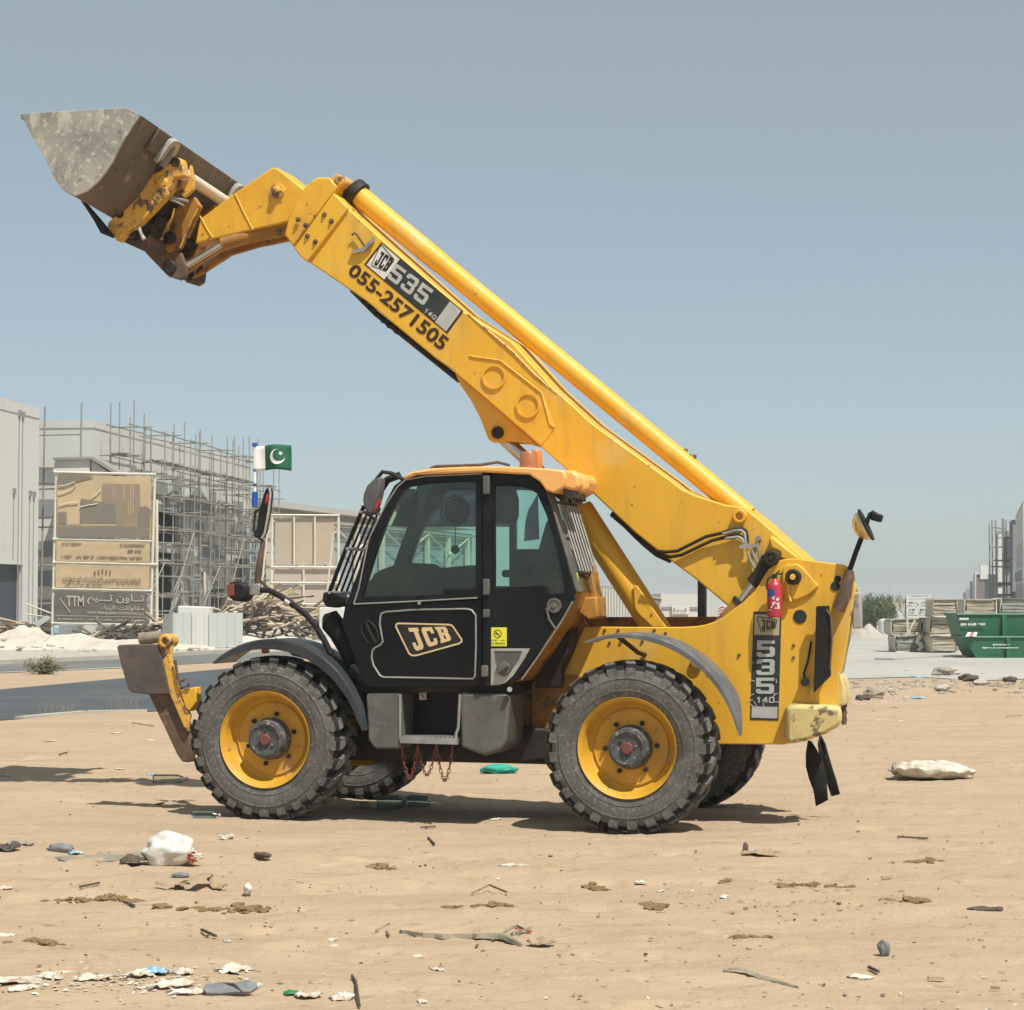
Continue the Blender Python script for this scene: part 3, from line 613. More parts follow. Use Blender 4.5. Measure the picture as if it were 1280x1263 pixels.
# small torn hook and lamp bracket near the boom mouth
MB().tube(Ls(zm([(425, 445), (440, 432), (455, 445), (490, 500)], 340, 190, 4.267), .87), .009, 6).build('hook', M['rust'], T)
MB().prism(Ls(zm([(420, 528), (480, 512), (542, 450), (540, 480), (490, 530), (440, 540)], 340, 190, 4.267), .865), D(.03)).build('hose_plate', M['steel'], T)
# displacement tube above the boom
tb = MB(); ta, tz = L(446, 243, 1.16), L(935, 645, 1.16)
tdir = (tz - ta).normalized()
tb.lathe([(.085, 0), (.088, .02), (.088, .95), (.083, .97), (.083, (tz - ta).length)], ta, tdir, 32); tb.build('boom_tube', M['yellow'], T, smooth=40)
MB().lathe([(.115, -.05), (.122, -.04), (.122, .03), (.104, .035)], ta, tdir, 28).build('tube_clamp', M['dark'], T)
cl = MB()
for (x, y, k) in ((440, 262, 0), (450, 272, 1), (462, 284, 2), (470, 293, 3)):
    a = L(x, y, 1.0 + .02 * k); cl.tube([a, a + Vector((.03, .02, -.10)), a + Vector((.10, .03, -.13))], .014, 6)
cl.build('hose_run', M['dark'], T)
nub = MB()
for (x, y, h_) in ((856, 566, .03), (861, 571, .02), (867, 575, .04)):
    a = L(x, y, 1.16); nub.tube([a - Vector((0, 0, .04)), a + Vector((.01, 0, h_))], .016, 6)
nub.build('tube_fitting', M['rust'], T)
# pins and the compensating cylinder near the pivot
p = L(925.5, 645.5, BD0); MB().lathe([(.054, .0), (.054, -.045), (.047, -.050), (.030, -.050), (.028, -.010), (.001, -.010)], p, (0, 1, 0), 24).build('tube_pin', M['yellow'], T)
sh = MB(); sh.prism(Ls(zm([(425, 290), (450, 262), (650, 425), (560, 445), (500, 420), (500, 380), (440, 350)], 880, 620, 5.333), BD0 - .085), D(.09)); sh.build('cylinder_shroud', M['yellow'], T, smooth=30, bevel=.02)
p = L(964.5, 697.5, PD - .03); MB().lathe([(.058, .12), (.058, -.02), (.05, -.03), (.034, -.03), (.032, -.02), (.02, -.02), (.018, -.038), (.001, -.038)], p, (0, 1, 0), 24).build('ram_pin', M['dark'], T)
rm = MB(); rm.tube([L(963, 700, .80), L(950, 720, .80), L(940, 730, .80)], [.075, .06, .055], 14); rm.build('ram_eye', M['dark'], T)
MB().cyl(L(946, 724, .80), L(924, 754, .80), .032, 16).build('ram_rod', M['chrome'], T)
rb = MB(); rb.tube([L(926, 751, .80), L(923, 755, .80)], .062, 14); rb.build('ram_gland', M['dark'], T)
MB().tube([L(924, 754, .80), L(885, 800, .80)], .054, 14).build('ram_barrel', M['yellow_dirty'], T)
# hydraulic hoses lying along the boom side
hz1 = zm([(470, 285), (540, 292), (620, 285), (720, 235), (830, 180), (940, 155), (1040, 125), (1095, 120), (1120, 140), (1128, 180), (1130, 230)], 740, 640, 5.818)
hz2 = zm([(500, 310), (570, 328), (650, 315), (760, 262), (870, 210), (970, 185), (1060, 172), (1100, 185), (1112, 225)], 740, 640, 5.818)
MB().tube(Ls(hz1, BD0 - .045), .013, 8).build('hose', M['dark'], T); MB().tube(Ls(hz2, BD0 - .035), .013, 8).build('hose', M['dark'], T)
hs_ = MB()
for pts in ([(950, 162), (1040, 138), (1085, 135), (1110, 155), (1118, 230)], [(970, 195), (1060, 182), (1092, 195), (1108, 228)], [(1125, 270), (1150, 350), (1195, 430)], [(1160, 270), (1185, 340), (1220, 405)], [(1200, 190), (1205, 260), (1225, 350)]):
    hs_.tube(Ls(zm(pts, 740, 640, 5.818), BD0 - .062), .012, 8)
hs_.build('steel_pipe', M['steel'], T)
hc = MB(); hc.prism(Ls(zm([(1070, 240), (1195, 232), (1198, 255), (1075, 268)], 740, 640, 5.818), BD0 - .08), D(.03)); hc.prism(Ls(zm([(1190, 185), (1215, 170), (1222, 200), (1200, 215)], 740, 640, 5.818), BD0 - .08), D(.08)); hc.build('pipe_clamp', M['steel'], T)
MB().tube([L(x, y, 1.0) for x, y in zm([(150, 5), (250, 90), (330, 170), (400, 235), (480, 300), (580, 345)], 740, 640, 5.818)], .035, 8).build('hose_bundle', M['dark'], T); MB().tube([L(x, y, 1.05) for x, y in ((440, 362), (470, 392), (545, 452), (575, 476))], .025, 8).build('hose_bundle', M['dark'], T)
sp = MB()
for k in range(13):
    a = L(452 + k * 3.9, 371 + k * 3.55 + 2.2 * math.sin(math.pi * k / 12), 1.0); sp.ico(a - Vector((0, 0, .012 + .010 * (k % 2))), .026, 1, .4, 2, k, (1.2, .8, .8))
sp.build('chain_run', M['dark'], T)
# lift cylinder below the boom
ca, cb_ = L(724, 636, 1.12), L(824, 792, 1.12)
MB().lathe([(.105, 0), (.110, .02), (.110, (cb_ - ca).length)], ca, (cb_ - ca), 28).build('lift_cylinder', M['yellow'], T)
MB().cyl(L(621.5, 541, 1.12), ca, .055, 18).build('lift_rod', M['chrome'], T)
gd = MB(); gd.prism(Ls(zm([(300, 530), (330, 540), (535, 838), (440, 838), (345, 750), (310, 700)], 740, 640, 5.818), .99), D(.02)); gd.build('cylinder_guard', M['yellow_nose'], T, bevel=.005)
lh = MB(); lh.tube([L(x, y, 1.06) for x, y in zm([(0, 150), (40, 165), (130, 270), (220, 410), (290, 510), (440, 700)], 740, 640, 5.818)], .014, 7); lh.build('hose', M['dark'], T)
MB().tube([L(x, y, 1.06) for x, y in zm([(0, 165), (60, 230), (170, 380), (280, 520)], 740, 640, 5.818)], .012, 7).build('steel_pipe', M['steel'], T)
MB().prism(Ls([(871.6, 722), (881.8, 727), (881.8, 790), (871.6, 790)], 1.95), D(.07)).build('exhaust_post', M['rubber'], T, bevel=.012)

# ---- bucket and carriage (they hang rolled away from the camera)
ROLL = math.tan(R(5.4))
def rollv(v, d0): return Vector((v.x, v.y, v.z - (v.y - d0) * ROLL))
bu = link('bucket', None, T)
B0, B1 = -.04, 2.34
side = zm([(83, 137), (170, 130), (350, 120), (510, 112), (560, 140), (500, 230), (450, 330), (400, 400), (350, 445), (300, 466), (250, 440), (215, 390), (180, 310), (130, 230)], 0, 100, 3.2)
sp0 = Ls(side, B0)
MB().prism(sp0, D(.025)).build('side_plate', M['bucket'], bu, smooth=25, bevel=.004)
MB().prism([rollv(p + Vector((0, B1 - B0, 0)), B0) for p in sp0], D(.025)).build('side_plate', M['bucket'], bu, smooth=25, bevel=.004)
inner = [Vector((p.x, B0 + .024, p.z)) for p in sp0]
cen = sum(inner, Vector()) / len(inner)
shell = MB(); run = inner[4:] + inner[:1]                        # back, heel and floor
A_ = [p for p in run]; Bv = [p + (cen - p).normalized() * .02 for p in run]
NS = 8
for k in range(NS):
    d0 = B0 + .024 + (B1 - B0 - .024) * k / NS; d1 = B0 + .024 + (B1 - B0 - .024) * (k + 1) / NS
    for i in range(len(run) - 1):
        for src, fl in ((A_, 1), (Bv, -1)):
            q = [rollv(Vector((src[i].x, d0, src[i].z)), B0), rollv(Vector((src[i + 1].x, d0, src[i + 1].z)), B0), rollv(Vector((src[i + 1].x, d1, src[i + 1].z)), B0), rollv(Vector((src[i].x, d1, src[i].z)), B0)]
            shell.add(q[::fl], [(0, 1, 2, 3)])
shell.build('bucket_shell', M['bucket_back'], bu, smooth=40)
tp = inner[4]; bdir = (inner[5] - inner[4]).normalized(); nrm = Vector((bdir.z, 0, -bdir.x)) * (1 if bdir.z < 0 else -1)
if nrm.x < 0: nrm = -nrm
lipm = MB(); la = [tp + nrm * .004, tp + nrm * .034, tp + bdir * .20 + nrm * .034, tp + bdir * .20 + nrm * .004]
lipm.loft([rollv(Vector((p.x, .28, p.z)), B0) for p in la], [rollv(Vector((p.x, B1, p.z)), B0) for p in la]); lipm.build('back_rail', M['bucket_back'], bu, bevel=.004)
edge = MB(); ea = [inner[0] + Vector((-.02, 0, .0)), inner[0] + Vector((.12, 0, .012)), inner[0] + Vector((.12, 0, -.03)), inner[0] + Vector((-.01, 0, -.03))]
edge.loft([rollv(Vector((p.x, B0 + .026, p.z)), B0) for p in ea], [rollv(Vector((p.x, B1 - .001, p.z)), B0) for p in ea]); edge.build('cutting_edge', M['bucket'], bu)
def hook(dd):
    arc = [(-.0, .0)]
    o2 = [(-.085, -.16), (-.085, .02), (-.06, .07), (0, .09), (.06, .07), (.085, .02), (.085, -.16), (.035, -.16), (.035, 0), (.02, .03), (0, .04), (-.02, .03), (-.035, 0), (-.035, -.10)]
    pts = []
    for a, b in o2:
        base = tp + bdir * (.085 - b * 1.0) + nrm * .036
        pts.append(rollv(Vector((base.x, dd + a, base.z)), B0))
    return MB().prism(pts, nrm * .05)
for dd in (.52, 1.84): hook(dd).build('bucket_hook', M['alloy'], bu, smooth=30, bevel=.004)
hbm = MB(); hbm.prism([L(x, y, .5) for x, y in zm([(318, 478), (336, 486), (400, 560), (450, 620), (448, 632), (400, 612), (372, 560)], 0, 100, 3.2)], D(.05)); hbm.build('hose_loop', M['rubber'], T, bevel=.01)
# carriage
KD = .58
cpx = zm([(255, 600), (262, 570), (300, 535), (345, 488), (372, 488), (505, 345), (530, 300), (560, 235), (600, 210), (640, 195), (690, 160), (735, 112), (770, 98), (800, 112), (818, 232), (735, 246), (722, 330), (690, 372), (490, 582), (395, 640), (335, 712), (318, 700)], 90, 180, 5.818)
cplate = Ls(cpx, KD)
MB().prism(cplate, D(.10)).build('carriage_plate', M['yellow_worn'], T, smooth=25, bevel=.01)
MB().prism([rollv(p + Vector((0, 1.1, 0)), KD) for p in cplate], D(.10)).build('carriage_plate', M['yellow_worn'], T, smooth=25, bevel=.01)
p = L(219.6, 203, KD); MB().lathe([(.040, .0), (.040, -.012), (.026, -.012), (.024, .006), (.001, .006)], p, (0, 1, 0), 20).build('carriage_pin', M['dark'], T)
p = L(150, 268, KD); MB().lathe([(.034, .0), (.034, -.010), (.020, -.010), (.018, .004), (.001, .004)], p, (0, 1, 0), 20).build('carriage_pin', M['dark'], T)
kb = MB()
for (x, y, r_) in ((206, 240, .03), (196, 247, .028), (203, 228, .034), (190, 252, .024)):
    a = L(x, y, KD); kb.ico(a, r_ * 1.6, 2, .35, 2.5, x, (1, .45, 1))
kb.build('mud_lump', M['yellow_worn'], T, smooth=0)
def bar(name, x0, y0, d0, x1, y1, d1, r_, m, n=14): return MB().cyl(L(x0, y0, d0), L(x1, y1, d1), r_, n).build(name, M[m], T)
a = L(226, 216, .66); bar_ = MB(); bar_.cyl(a, rollv(a + Vector((0, 1.15, 0)), a.y), .052, 18); bar_.build('carriage_cross_tube', M['frame_white'], T)
a = L(160, 285, .66); MB().cyl(a, rollv(a + Vector((0, 1.15, 0)), a.y), .07, 16).build('carriage_cross_tube', M['dark'], T)
cr = MB(); cr.prism([rollv(Vector((p.x, .70, p.z)), KD) for p in Ls(zm([(372, 560), (560, 330), (640, 330), (500, 560), (420, 640)], 90, 180, 5.818), KD)], D(.95)); cr.build('carriage_back', M['dark'], T, bevel=.01)
br = MB(); bpx = zm([(600, 720), (640, 590), (720, 545), (770, 455), (840, 400), (885, 380), (935, 455), (870, 560), (785, 760), (700, 790)], 90, 180, 5.818)
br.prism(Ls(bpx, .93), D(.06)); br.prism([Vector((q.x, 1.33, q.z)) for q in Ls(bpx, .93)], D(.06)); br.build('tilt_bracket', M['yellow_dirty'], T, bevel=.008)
wl = MB(); wl.tube(Ls(zm([(925, 455), (870, 560), (785, 758)], 90, 180, 5.818), .926), .007, 5); wl.build('weld_bead', M['yellow_worn'], T); wl = MB(); wl.tube(Ls(zm([(745, 470), (720, 560), (690, 650), (658, 725)], 90, 180, 5.818), .926), .007, 5); wl.build('weld_bead', M['yellow_worn'], T)
p = L(212, 297.5, .92); MB().lathe([(.055, .4), (.055, -.01), (.046, -.02), (.001, -.02)], p, (0, 1, 0), 22).build('tilt_pin', M['dark'], T)
lk = MB(); lpx = zm([(525, 785), (590, 740), (700, 770), (790, 790), (835, 900), (825, 965), (785, 992), (700, 965), (650, 915)], 90, 180, 5.818)
lk.prism(Ls(lpx, .95), D(.05)); lk.prism([Vector((q.x, 1.30, q.z)) for q in Ls(lpx, .95)], D(.05)); lk.build('tilt_link', M['rust'], T, bevel=.01)
p = L(212, 334, .94); MB().lathe([(.060, .42), (.060, -.012), (.05, -.02), (.001, -.02)], p, (0, 1, 0), 22).build('link_pin', M['dark'], T)
yp = MB(); yp.prism(Ls(zm([(740, 330), (830, 235), (860, 150), (880, 240), (880, 330), (815, 390)], 90, 180, 5.818), .74), D(.05)); yp.build('carriage_ear', M['yellow_worn'], T, bevel=.006)
lv = MB(); lv.tube(Ls(zm([(710, 375), (760, 400), (845, 420)], 90, 180, 5.818), .66), .016, 8); lv.tube(Ls(zm([(720, 405), (770, 425), (815, 450)], 90, 180, 5.818), .66), .013, 8); lv.build('release_lever', M['steel'], T)
gr = MB()
for (x, y) in ((183, 287), (190, 281), (195, 290), (200, 279), (178, 292)):
    a = L(x, y, .75); gr.box(a, (.09, .10, .06), Matrix.Rotation(x * .7, 3, 'Y'))
gr.build('hydraulic_coupling', M['dark'], T, bevel=.008)
st = MB(); st.tube(Ls(zm([(485, 605), (500, 650), (525, 695)], 90, 180, 5.818), .60), [.02, .012, .02], 6); st.build('torn_strap', M['alloy'], T)
lower = MB(); lower.prism(Ls(zm([(345, 700), (400, 640), (560, 620), (640, 720), (600, 800), (520, 780)], 90, 180, 5.818), .80), D(.7)); lower.build('carriage_floor', M['rust'], T, bevel=.008)

# ---- stabiliser in front of the front wheel
stb = link('stabiliser', None, T)
SD = .42
MB().prism(Ls(zm([(97, 185), (108, 174), (200, 171), (290, 171), (310, 240), (345, 405), (250, 408), (165, 398), (152, 388), (120, 280)], 120, 760, 3.765), SD - .03), D(.05)).build('stabiliser_foot', M['foot'], stb, smooth=30, bevel=.008)
MB().prism(Ls(zm([(243, 400), (345, 400), (405, 520), (440, 600), (435, 728), (403, 724), (380, 690), (320, 560)], 120, 760, 3.765), SD + .03), D(.14)).build('stabiliser_leg', M['rust'], stb, bevel=.01)
MB().prism(Ls(zm([(288, 168), (294, 150), (320, 134), (350, 150), (356, 178), (350, 232), (366, 290), (402, 430), (440, 505), (432, 585), (412, 560), (345, 405), (310, 240)], 120, 760, 3.765), SD - .01), D(.05)).build('stabiliser_plate', M['yellow_worn'], stb, smooth=25, bevel=.008)
p = L(209, 801, SD); MB().lathe([(.055, .10), (.055, -.04), (.045, -.05), (.03, -.05), (.03, -.03), (.001, -.03)], p, (0, 1, 0), 20).build('stabiliser_pin', M['yellow_worn'], stb)
MB().cyl(L(176, 799, SD + .05), L(202, 796, SD + .05), .05, 14).build('stabiliser_roller', M['wood_grey'], stb)
MB().prism(Ls(zm([(392, 388), (440, 378), (470, 372), (475, 440), (452, 470), (440, 490), (420, 470)], 120, 760, 3.765), SD - .015), D(.10)).build('stabiliser_bracket', M['yellow'], stb, bevel=.01)
MB().tube(Ls(zm([(372, 245), (385, 330), (400, 380), (440, 365), (420, 335), (400, 345)], 120, 760, 3.765), SD - .03), .012, 6).build('stabiliser_hose', M['rust'], stb)

# ---- fenders
def fender(hub_s, hub_z, rads, a0, a1, dn, df, lip, name='fender', m_='fender'):
    mb = MB(); n = 26; top = []; 
    for i in range(n + 1):
        t = i / n; a = R(a0 + (a1 - a0) * t); r = rads(t); u = Vector((math.cos(a), 0, math.sin(a))); c = Vector((hub_s, 0, hub_z))
        dfx = dn + (df - dn) * min(1.0, .12 + 5 * (1 - t)) if name == 'fender' and lip < .06 else df
        lw = lip * math.sin(math.pi * min(1, max(0, t))) ** .6 + .012
        top.append([c + u * (r - lw) + D_(dn), c + u * (r - .012) + D_(dn), c + u * r + D_(dn + .015), c + u * r + D_(dfx), c + u * (r - .012) + D_(dfx), c + u * (r - .014) + D_(dn + .02), c + u * (r - lw) + D_(dn + .012)])
    m = 7
    vs = [p for s_ in top for p in s_]
    fs = [(i * m + j, i * m + (j + 1) % m, (i + 1) * m + (j + 1) % m, (i + 1) * m + j) for i in range(n) for j in range(m)] + [tuple(range(m)), tuple(reversed(range(n * m, n * m + m)))]
    return mb.add(vs, fs).build(name, M[m_], T, smooth=50)
def D_(v): return Vector((0, v, 0))
fender(rear.x - .01, .612, lambda t: .86 - .02 * (1 - t), 112, 7, .02, .42, .036)
fender(front.x + .02, .622, lambda t: .80 - .05 * (1 - t) ** 2, 128, 6, .0, .44, .075, m_='fender_dark')
fb = MB(); a = L(783, 818, .2); fb.tube([(a.x - .05, .08, 1.44), (a.x + .02, .5, 1.30), (a.x + .02, .73, 1.28)], .018, 7)
fb.tube([(front.x + .05, .1, 1.39), (front.x + .12, .3, 1.28), (front.x + .2, .8, 1.2)], .018, 7); fb.build('fender_stay', M['dark'], T)
q = MB(); a = L(332, 812, .25); q.box(a, (.05, .06, .06)); q.build('marker_lamp', M['amber'], T, bevel=.008)
# mud flaps tied behind the counterweight
def flap(px, d, name='mud_flap'):
    mb = MB(); n = 9; L0 = []
    ctr = Ls(px, d)
    m = len(ctr) // 2
    for i in range(m):
        a, b = ctr[i], ctr[-1 - i]
        mid = (a + b) / 2; L0.append((a, mid, b))
    vs = [v + Vector((0, .018 * math.sin(i * 1.1 + d) + (.03 if j == 1 else 0), 0)) for i, row in enumerate(L0) for j, v in enumerate(row)]
    mb.add(vs, [(i * 3 + j, i * 3 + j + 1, i * 3 + j + 4, i * 3 + j + 3) for i in range(m - 1) for j in range(2)])
    o = mb.build(name, M['rubber'], T, smooth=80); so = o.modifiers.new('thick', 'SOLIDIFY'); so.thickness = .014; return o
flap(zm([(735, 720), (722, 800), (725, 880), (745, 950), (775, 1030), (785, 1120), (862, 1085), (858, 1000), (850, 930), (830, 850), (795, 780), (758, 722)], 860, 780, 4.923), 1.0)
flap(zm([(805, 690), (796, 740), (810, 830), (835, 900), (855, 980), (880, 1062), (935, 1048), (915, 960), (890, 880), (865, 800), (845, 735), (822, 692)], 860, 780, 4.923), 1.35)
ch2 = MB()
for i in range(9): 
    a = L(1056 + (i % 2), 864 + i * 4.5, 1.0); ch2.lathe([(.014, -.006), (.02, 0), (.014, .006), (.008, 0)], a, (1, 0, 0) if i % 2 else (0, 1, 0), 10, True)
ch2.tube([L(1054, 866, 1.0), L(1055, 906, 1.0)], .02, 6); ch2.build('tow_chain', M['rust'], T)

# ---- cab
CD = .07
cab = link('cab', None, T)
FARD = .84
def far(pts, dd): return [Vector((p.x, dd, p.z)) for p in pts]
# lower body
body_px = [(427, 779), (431, 757), (444, 753), (520, 752), (603, 749), (603, 858), (458, 860), (452, 850)]
door = MB().prism(Ls(body_px, CD), D(.05)).build('door', M['door'], T, smooth=25, bevel=.01)
trim = zm([(365, 45), (400, 32), (640, 15), (1040, 8), (1085, 18), (1118, 60), (1120, 300), (1112, 545), (1095, 568), (700, 560), (380, 555), (350, 540), (300, 460), (285, 400), (290, 345), (310, 320), (350, 300), (375, 270), (362, 200), (350, 130), (355, 75)], 420, 760, 6.4)
tt = Ls(trim, CD - .004); MB().tube(tt + [tt[0]], .0075, 6).build('door_trim', M['steel'], door)
hd = MB(); c_ = L(462.5, 791, CD); a_ = R(-62)
hp = []
for k in range(22):
    t = 2 * math.pi * k / 22; x = .095 * math.cos(t); z = .058 * math.sin(t)
    hp.append(c_ + Vector((x * math.cos(a_) - z * math.sin(a_), -.004, x * math.sin(a_) + z * math.cos(a_))))
hd.tube(hp + [hp[0]], .008, 6); hd.tube([c_ + Vector((-.03, -.012, .075)), c_ + Vector((.01, -.02, .0)), c_ + Vector((.05, -.012, -.075))], .012, 6); hd.build('door_handle', M['rubber'], door)
lg = MB(); flat(lg, Ls(zm([(480, 122), (500, 118), (905, 128), (935, 138), (1012, 255), (1010, 275), (985, 292), (640, 388), (600, 385), (575, 365), (475, 150)], 420, 760, 6.4), CD - .0025)); lg.build('badge_ground', M['decal_black'], door, smooth=0)
lo = MB(); outline(lo, Ls(zm([(480, 125), (500, 118), (905, 128), (935, 138), (1012, 252), (1010, 275), (985, 292), (640, 388), (605, 387), (580, 370), (472, 150)], 420, 760, 6.4), CD - .0045), .012); lo.build('badge_border', M['cream_letter'], door, smooth=0)
qd = Ls(zm([(562, 162), (880, 150), (925, 258), (635, 348)], 420, 760, 6.4), CD - .0045)
lt = MB(); glyphs(lt, 'JCB', qd, .22); lt.build('badge_lettering', M['cream_letter'], door, smooth=0)
MB().cyl(L(524, 754, CD), L(524, 754, CD - .05), .014, 8).build('window_catch', M['steel'], door)
# door window frame and pane
wo_ = [(431, 757), (442, 735), (455, 690), (470, 655), (484, 624), (493, 607), (505, 598), (520, 594), (560, 592.5), (603, 591), (603, 749), (520, 752)]
wi_ = [(452, 746), (458, 728), (470, 690), (484, 652), (497, 624), (503, 614), (512, 608.5), (540, 604.5), (570, 603), (594.5, 603), (594.5, 732), (591, 741), (520, 745)]
MB().ring(Ls(wo_, CD), Ls(wi_, CD), D(.05)).build('door_frame', M['black'], cab, smooth=30, bevel=.004)
MB().prism(Ls([(445, 752), (598, 746), (598, 600), (540, 600), (512, 604), (498, 615), (480, 650)], CD + .02), D(.006)).build('door_window', M['glass'], cab, smooth=0)
hl = MB(); hl.tube(Ls(zm([(15, 1160), (60, 1020), (140, 620), (160, 560), (290, 300), (400, 130), (470, 70), (640, 38), (1140, 15)], 440, 590, 7.017), CD - .004), .006, 6); hl.tube(Ls(zm([(20, 1160), (560, 1135), (1100, 1105)], 440, 590, 7.017), CD - .004), .006, 6); hl.build('frame_bead', M['steel'], cab)
# B pillar, hinges
MB().prism(Ls([(603, 591), (613.5, 591.5), (613.5, 858), (603, 858)], CD - .012), D(.07)).build('pillar', M['black'], cab, bevel=.008)
for (x, y0, y1) in ((608, 595, 618), (608, 724, 744), (608, 762, 772), (606, 832, 846)):
    a, b = L(x, y0, CD - .03), L(x, y1, CD - .03); MB().box((a + b) / 2, (.05, .03, abs(a.z - b.z))).build('hinge', M['grey_box'], cab, bevel=.006)
# quarter panel with window
qo = [(613.5, 591.5), (640, 592), (661, 594), (672, 602), (680, 613), (692, 644), (705, 690), (717.5, 741), (718, 750), (711, 760), (690, 788), (668, 822), (649, 847), (640, 855), (630, 858), (613.5, 858)]
qi = [(618, 608), (640, 608), (660, 610.5), (671, 617), (683, 644), (695, 686), (706, 735), (704, 742), (682.5, 743), (682, 732), (650, 733.5), (618, 735)]
MB().ring(Ls(qo, CD), Ls(qi, CD), D(.05)).build('quarter_panel', M['black'], cab, smooth=30, bevel=.004)
MB().prism(Ls([(615, 604), (662, 606), (675, 616), (700, 686), (711, 738), (704, 746), (615, 740)], CD + .02), D(.006)).build('quarter_window', M['glass'], cab, smooth=0)
p = L(693, 757, CD); MB().lathe([(.055, .0), (.055, -.012), (.042, -.012), (.038, -.004), (.02, -.004), (.018, -.02), (.001, -.02)], p, (0, 1, 0), 22).build('window_latch', M['grey_box'], cab)
MB().tube(Ls([(683, 760), (686, 774), (694, 786)], CD - .008), .010, 6).build('latch_arm', M['grey_box'], cab)
MB().tube(Ls([(716, 752), (700, 780), (672, 822), (652, 850)], CD - .004), .006, 6).build('frame_bead', M['steel'], cab)
st_ = MB(); flat(st_, Ls([(611.5, 784.5), (633.5, 784.5), (633.5, 808), (611.5, 808)], CD - .003)); st_.build('no_smoking_sticker', M['lime'], cab, smooth=0)
ik = MB(); c_ = L(622, 792.5, CD - .0045)
rp = [c_ + Vector((.032 * math.cos(k * math.pi / 10), 0, .032 * math.sin(k * math.pi / 10))) for k in range(20)]; outline(ik, rp, .006)
flat(ik, [c_ + Vector(v) for v in ((-.02, 0, -.006), (.012, 0, -.006), (.012, 0, .004), (-.02, 0, .004))]); flat(ik, [c_ + Vector(v) for v in ((-.024, -.0005, .020), (-.019, -.0005, .025), (.024, -.0005, -.019), (.019, -.0005, -.024))])
lettering(ik, 'NO SMOKING', Ls([(613.5, 803), (631.5, 803), (631.5, 806), (613.5, 806)], CD - .0045), .01); scrawl(ik, Ls([(614, 799.6), (631, 799.6), (631, 801.3), (614, 801.3)], CD - .0045), 9, .9, 3); ik.build('sticker_print', M['lime_ink'], cab, smooth=0)
vo = zm([(118, 435), (665, 435), (600, 560), (440, 800), (340, 890), (250, 920), (118, 930)], 600, 770, 10.667); vi = zm([(185, 470), (560, 470), (520, 590), (400, 760), (300, 800), (240, 740), (200, 620)], 600, 770, 10.667)
MB().ring(Ls(vo, CD - .006), Ls(vi, CD - .006), D(.02)).build('filler_panel', M['alloy'], cab, smooth=30, bevel=.003)
MB().prism(Ls(vi, CD - .001), D(.002)).build('filler_pocket', M['grey_box'], cab, smooth=0)
fk = MB(); p = L(630, 836, CD - .004); fk.lathe([(.055, 0), (.055, -.022), (.045, -.026), (.001, -.026)], p, (0, 1, 0), 20); fk.box(p + Vector((0, -.034, 0)), (.10, .024, .022), Matrix.Rotation(R(-32), 3, 'Y')); fk.build('filler_cap', M['grey_box'], cab, bevel=.003)
MB().cyl(L(637, 862, CD), L(637, 862, CD - .03), .02, 10).build('bolt', M['alloy'], cab)
# roof
rf = [(503, 600), (506, 594), (513, 590.5), (539, 585.5), (580, 583.5), (624, 583), (680, 585.5), (704, 588), (708, 597), (704, 610), (692, 617), (682, 613), (674, 602), (661, 593.5), (605, 590.5), (560, 592), (520, 593.5)]
rp0 = Ls(rf, CD - .04)
MB().loft(rp0, [Vector((p.x + .02, FARD + .06, p.z)) for p in rp0]).build('roof', M['peach'], cab, smooth=35, bevel=.02)
for (dd, x, y) in ((.06, 711, 600), (.24, 719, 603)):
    a = L(x, y, dd); lm = MB(); 
    prof = [(-.05, .075), (.03, .07), (.075, .03), (.08, -.05), (.045, -.085), (-.05, -.06)]
    lm.prism([a + Vector((u, 0, v)) for u, v in prof], D(.15)); lm.build('roof_lamp_pod', M['peach'], cab, smooth=40, bevel=.022)
    lf = MB(); lf.prism([a + Vector((u, .01, v)) for u, v in ((-.05, -.07), (.045, -.09), (.055, -.14), (.0, -.15), (-.05, -.11))], D(.13)); lf.build('rear_work_lamp', M['dark'], cab, bevel=.01)
rr = MB(); rr.tube([L(538, 586, .1), L(545, 583, .1), L(600, 581.5, .12), L(622, 578, .12), L(630, 580, .12), L(637, 582, .12)], .012, 6); rr.tube([L(539, 585, .5), L(600, 581, .5)], .010, 6); rr.build('roof_rail', M['rust'], cab)
# beacon
bc = MB(); a = L(661, 586, .30); bc.lathe([(.080, -.02), (.080, .012), (.072, .016), (.070, .03), (.066, .115), (.058, .128), (.001, .134)], a, (0, 0, 1), 28); bc.build('beacon', M['amber_faded'], cab)
bc = MB(); a = L(670, 586, .42); bc.lathe([(.05, .0), (.05, .12), (.04, .14), (.001, .142)], a, (0, 0, 1), 20); bc.build('beacon', M['amber'], cab)
# far side: front pillar, frame, lower panel, panes
fo = far(Ls([(431, 757), (442, 735), (470, 655), (493, 607), (520, 594), (603, 591), (661, 594), (680, 613), (705, 690), (717.5, 741), (711, 760), (603, 760)], CD), FARD)
fi = far(Ls([(470, 715), (486, 668), (505, 624), (522, 608), (603, 606), (655, 609), (668, 620), (690, 690), (700, 728), (695, 734), (603, 736), (520, 722)], CD), FARD)
MB().ring(fo, fi, D(-.05)).build('far_side_frame', M['black'], cab, smooth=30)
MB().prism(far(Ls([(431, 757), (603, 760), (711, 760), (649, 847), (630, 858), (458, 860), (427, 779)], CD), FARD), D(-.04)).build('far_side_panel', M['black'], cab, smooth=0)
MB().prism(far(Ls([(611, 684), (690, 684), (704, 738), (707, 752), (611, 752)], CD), FARD - .075), D(.012)).build('dark_inner_panel', M['black'], cab, smooth=0)  # added dark panel standing in for the dark lower cab interior
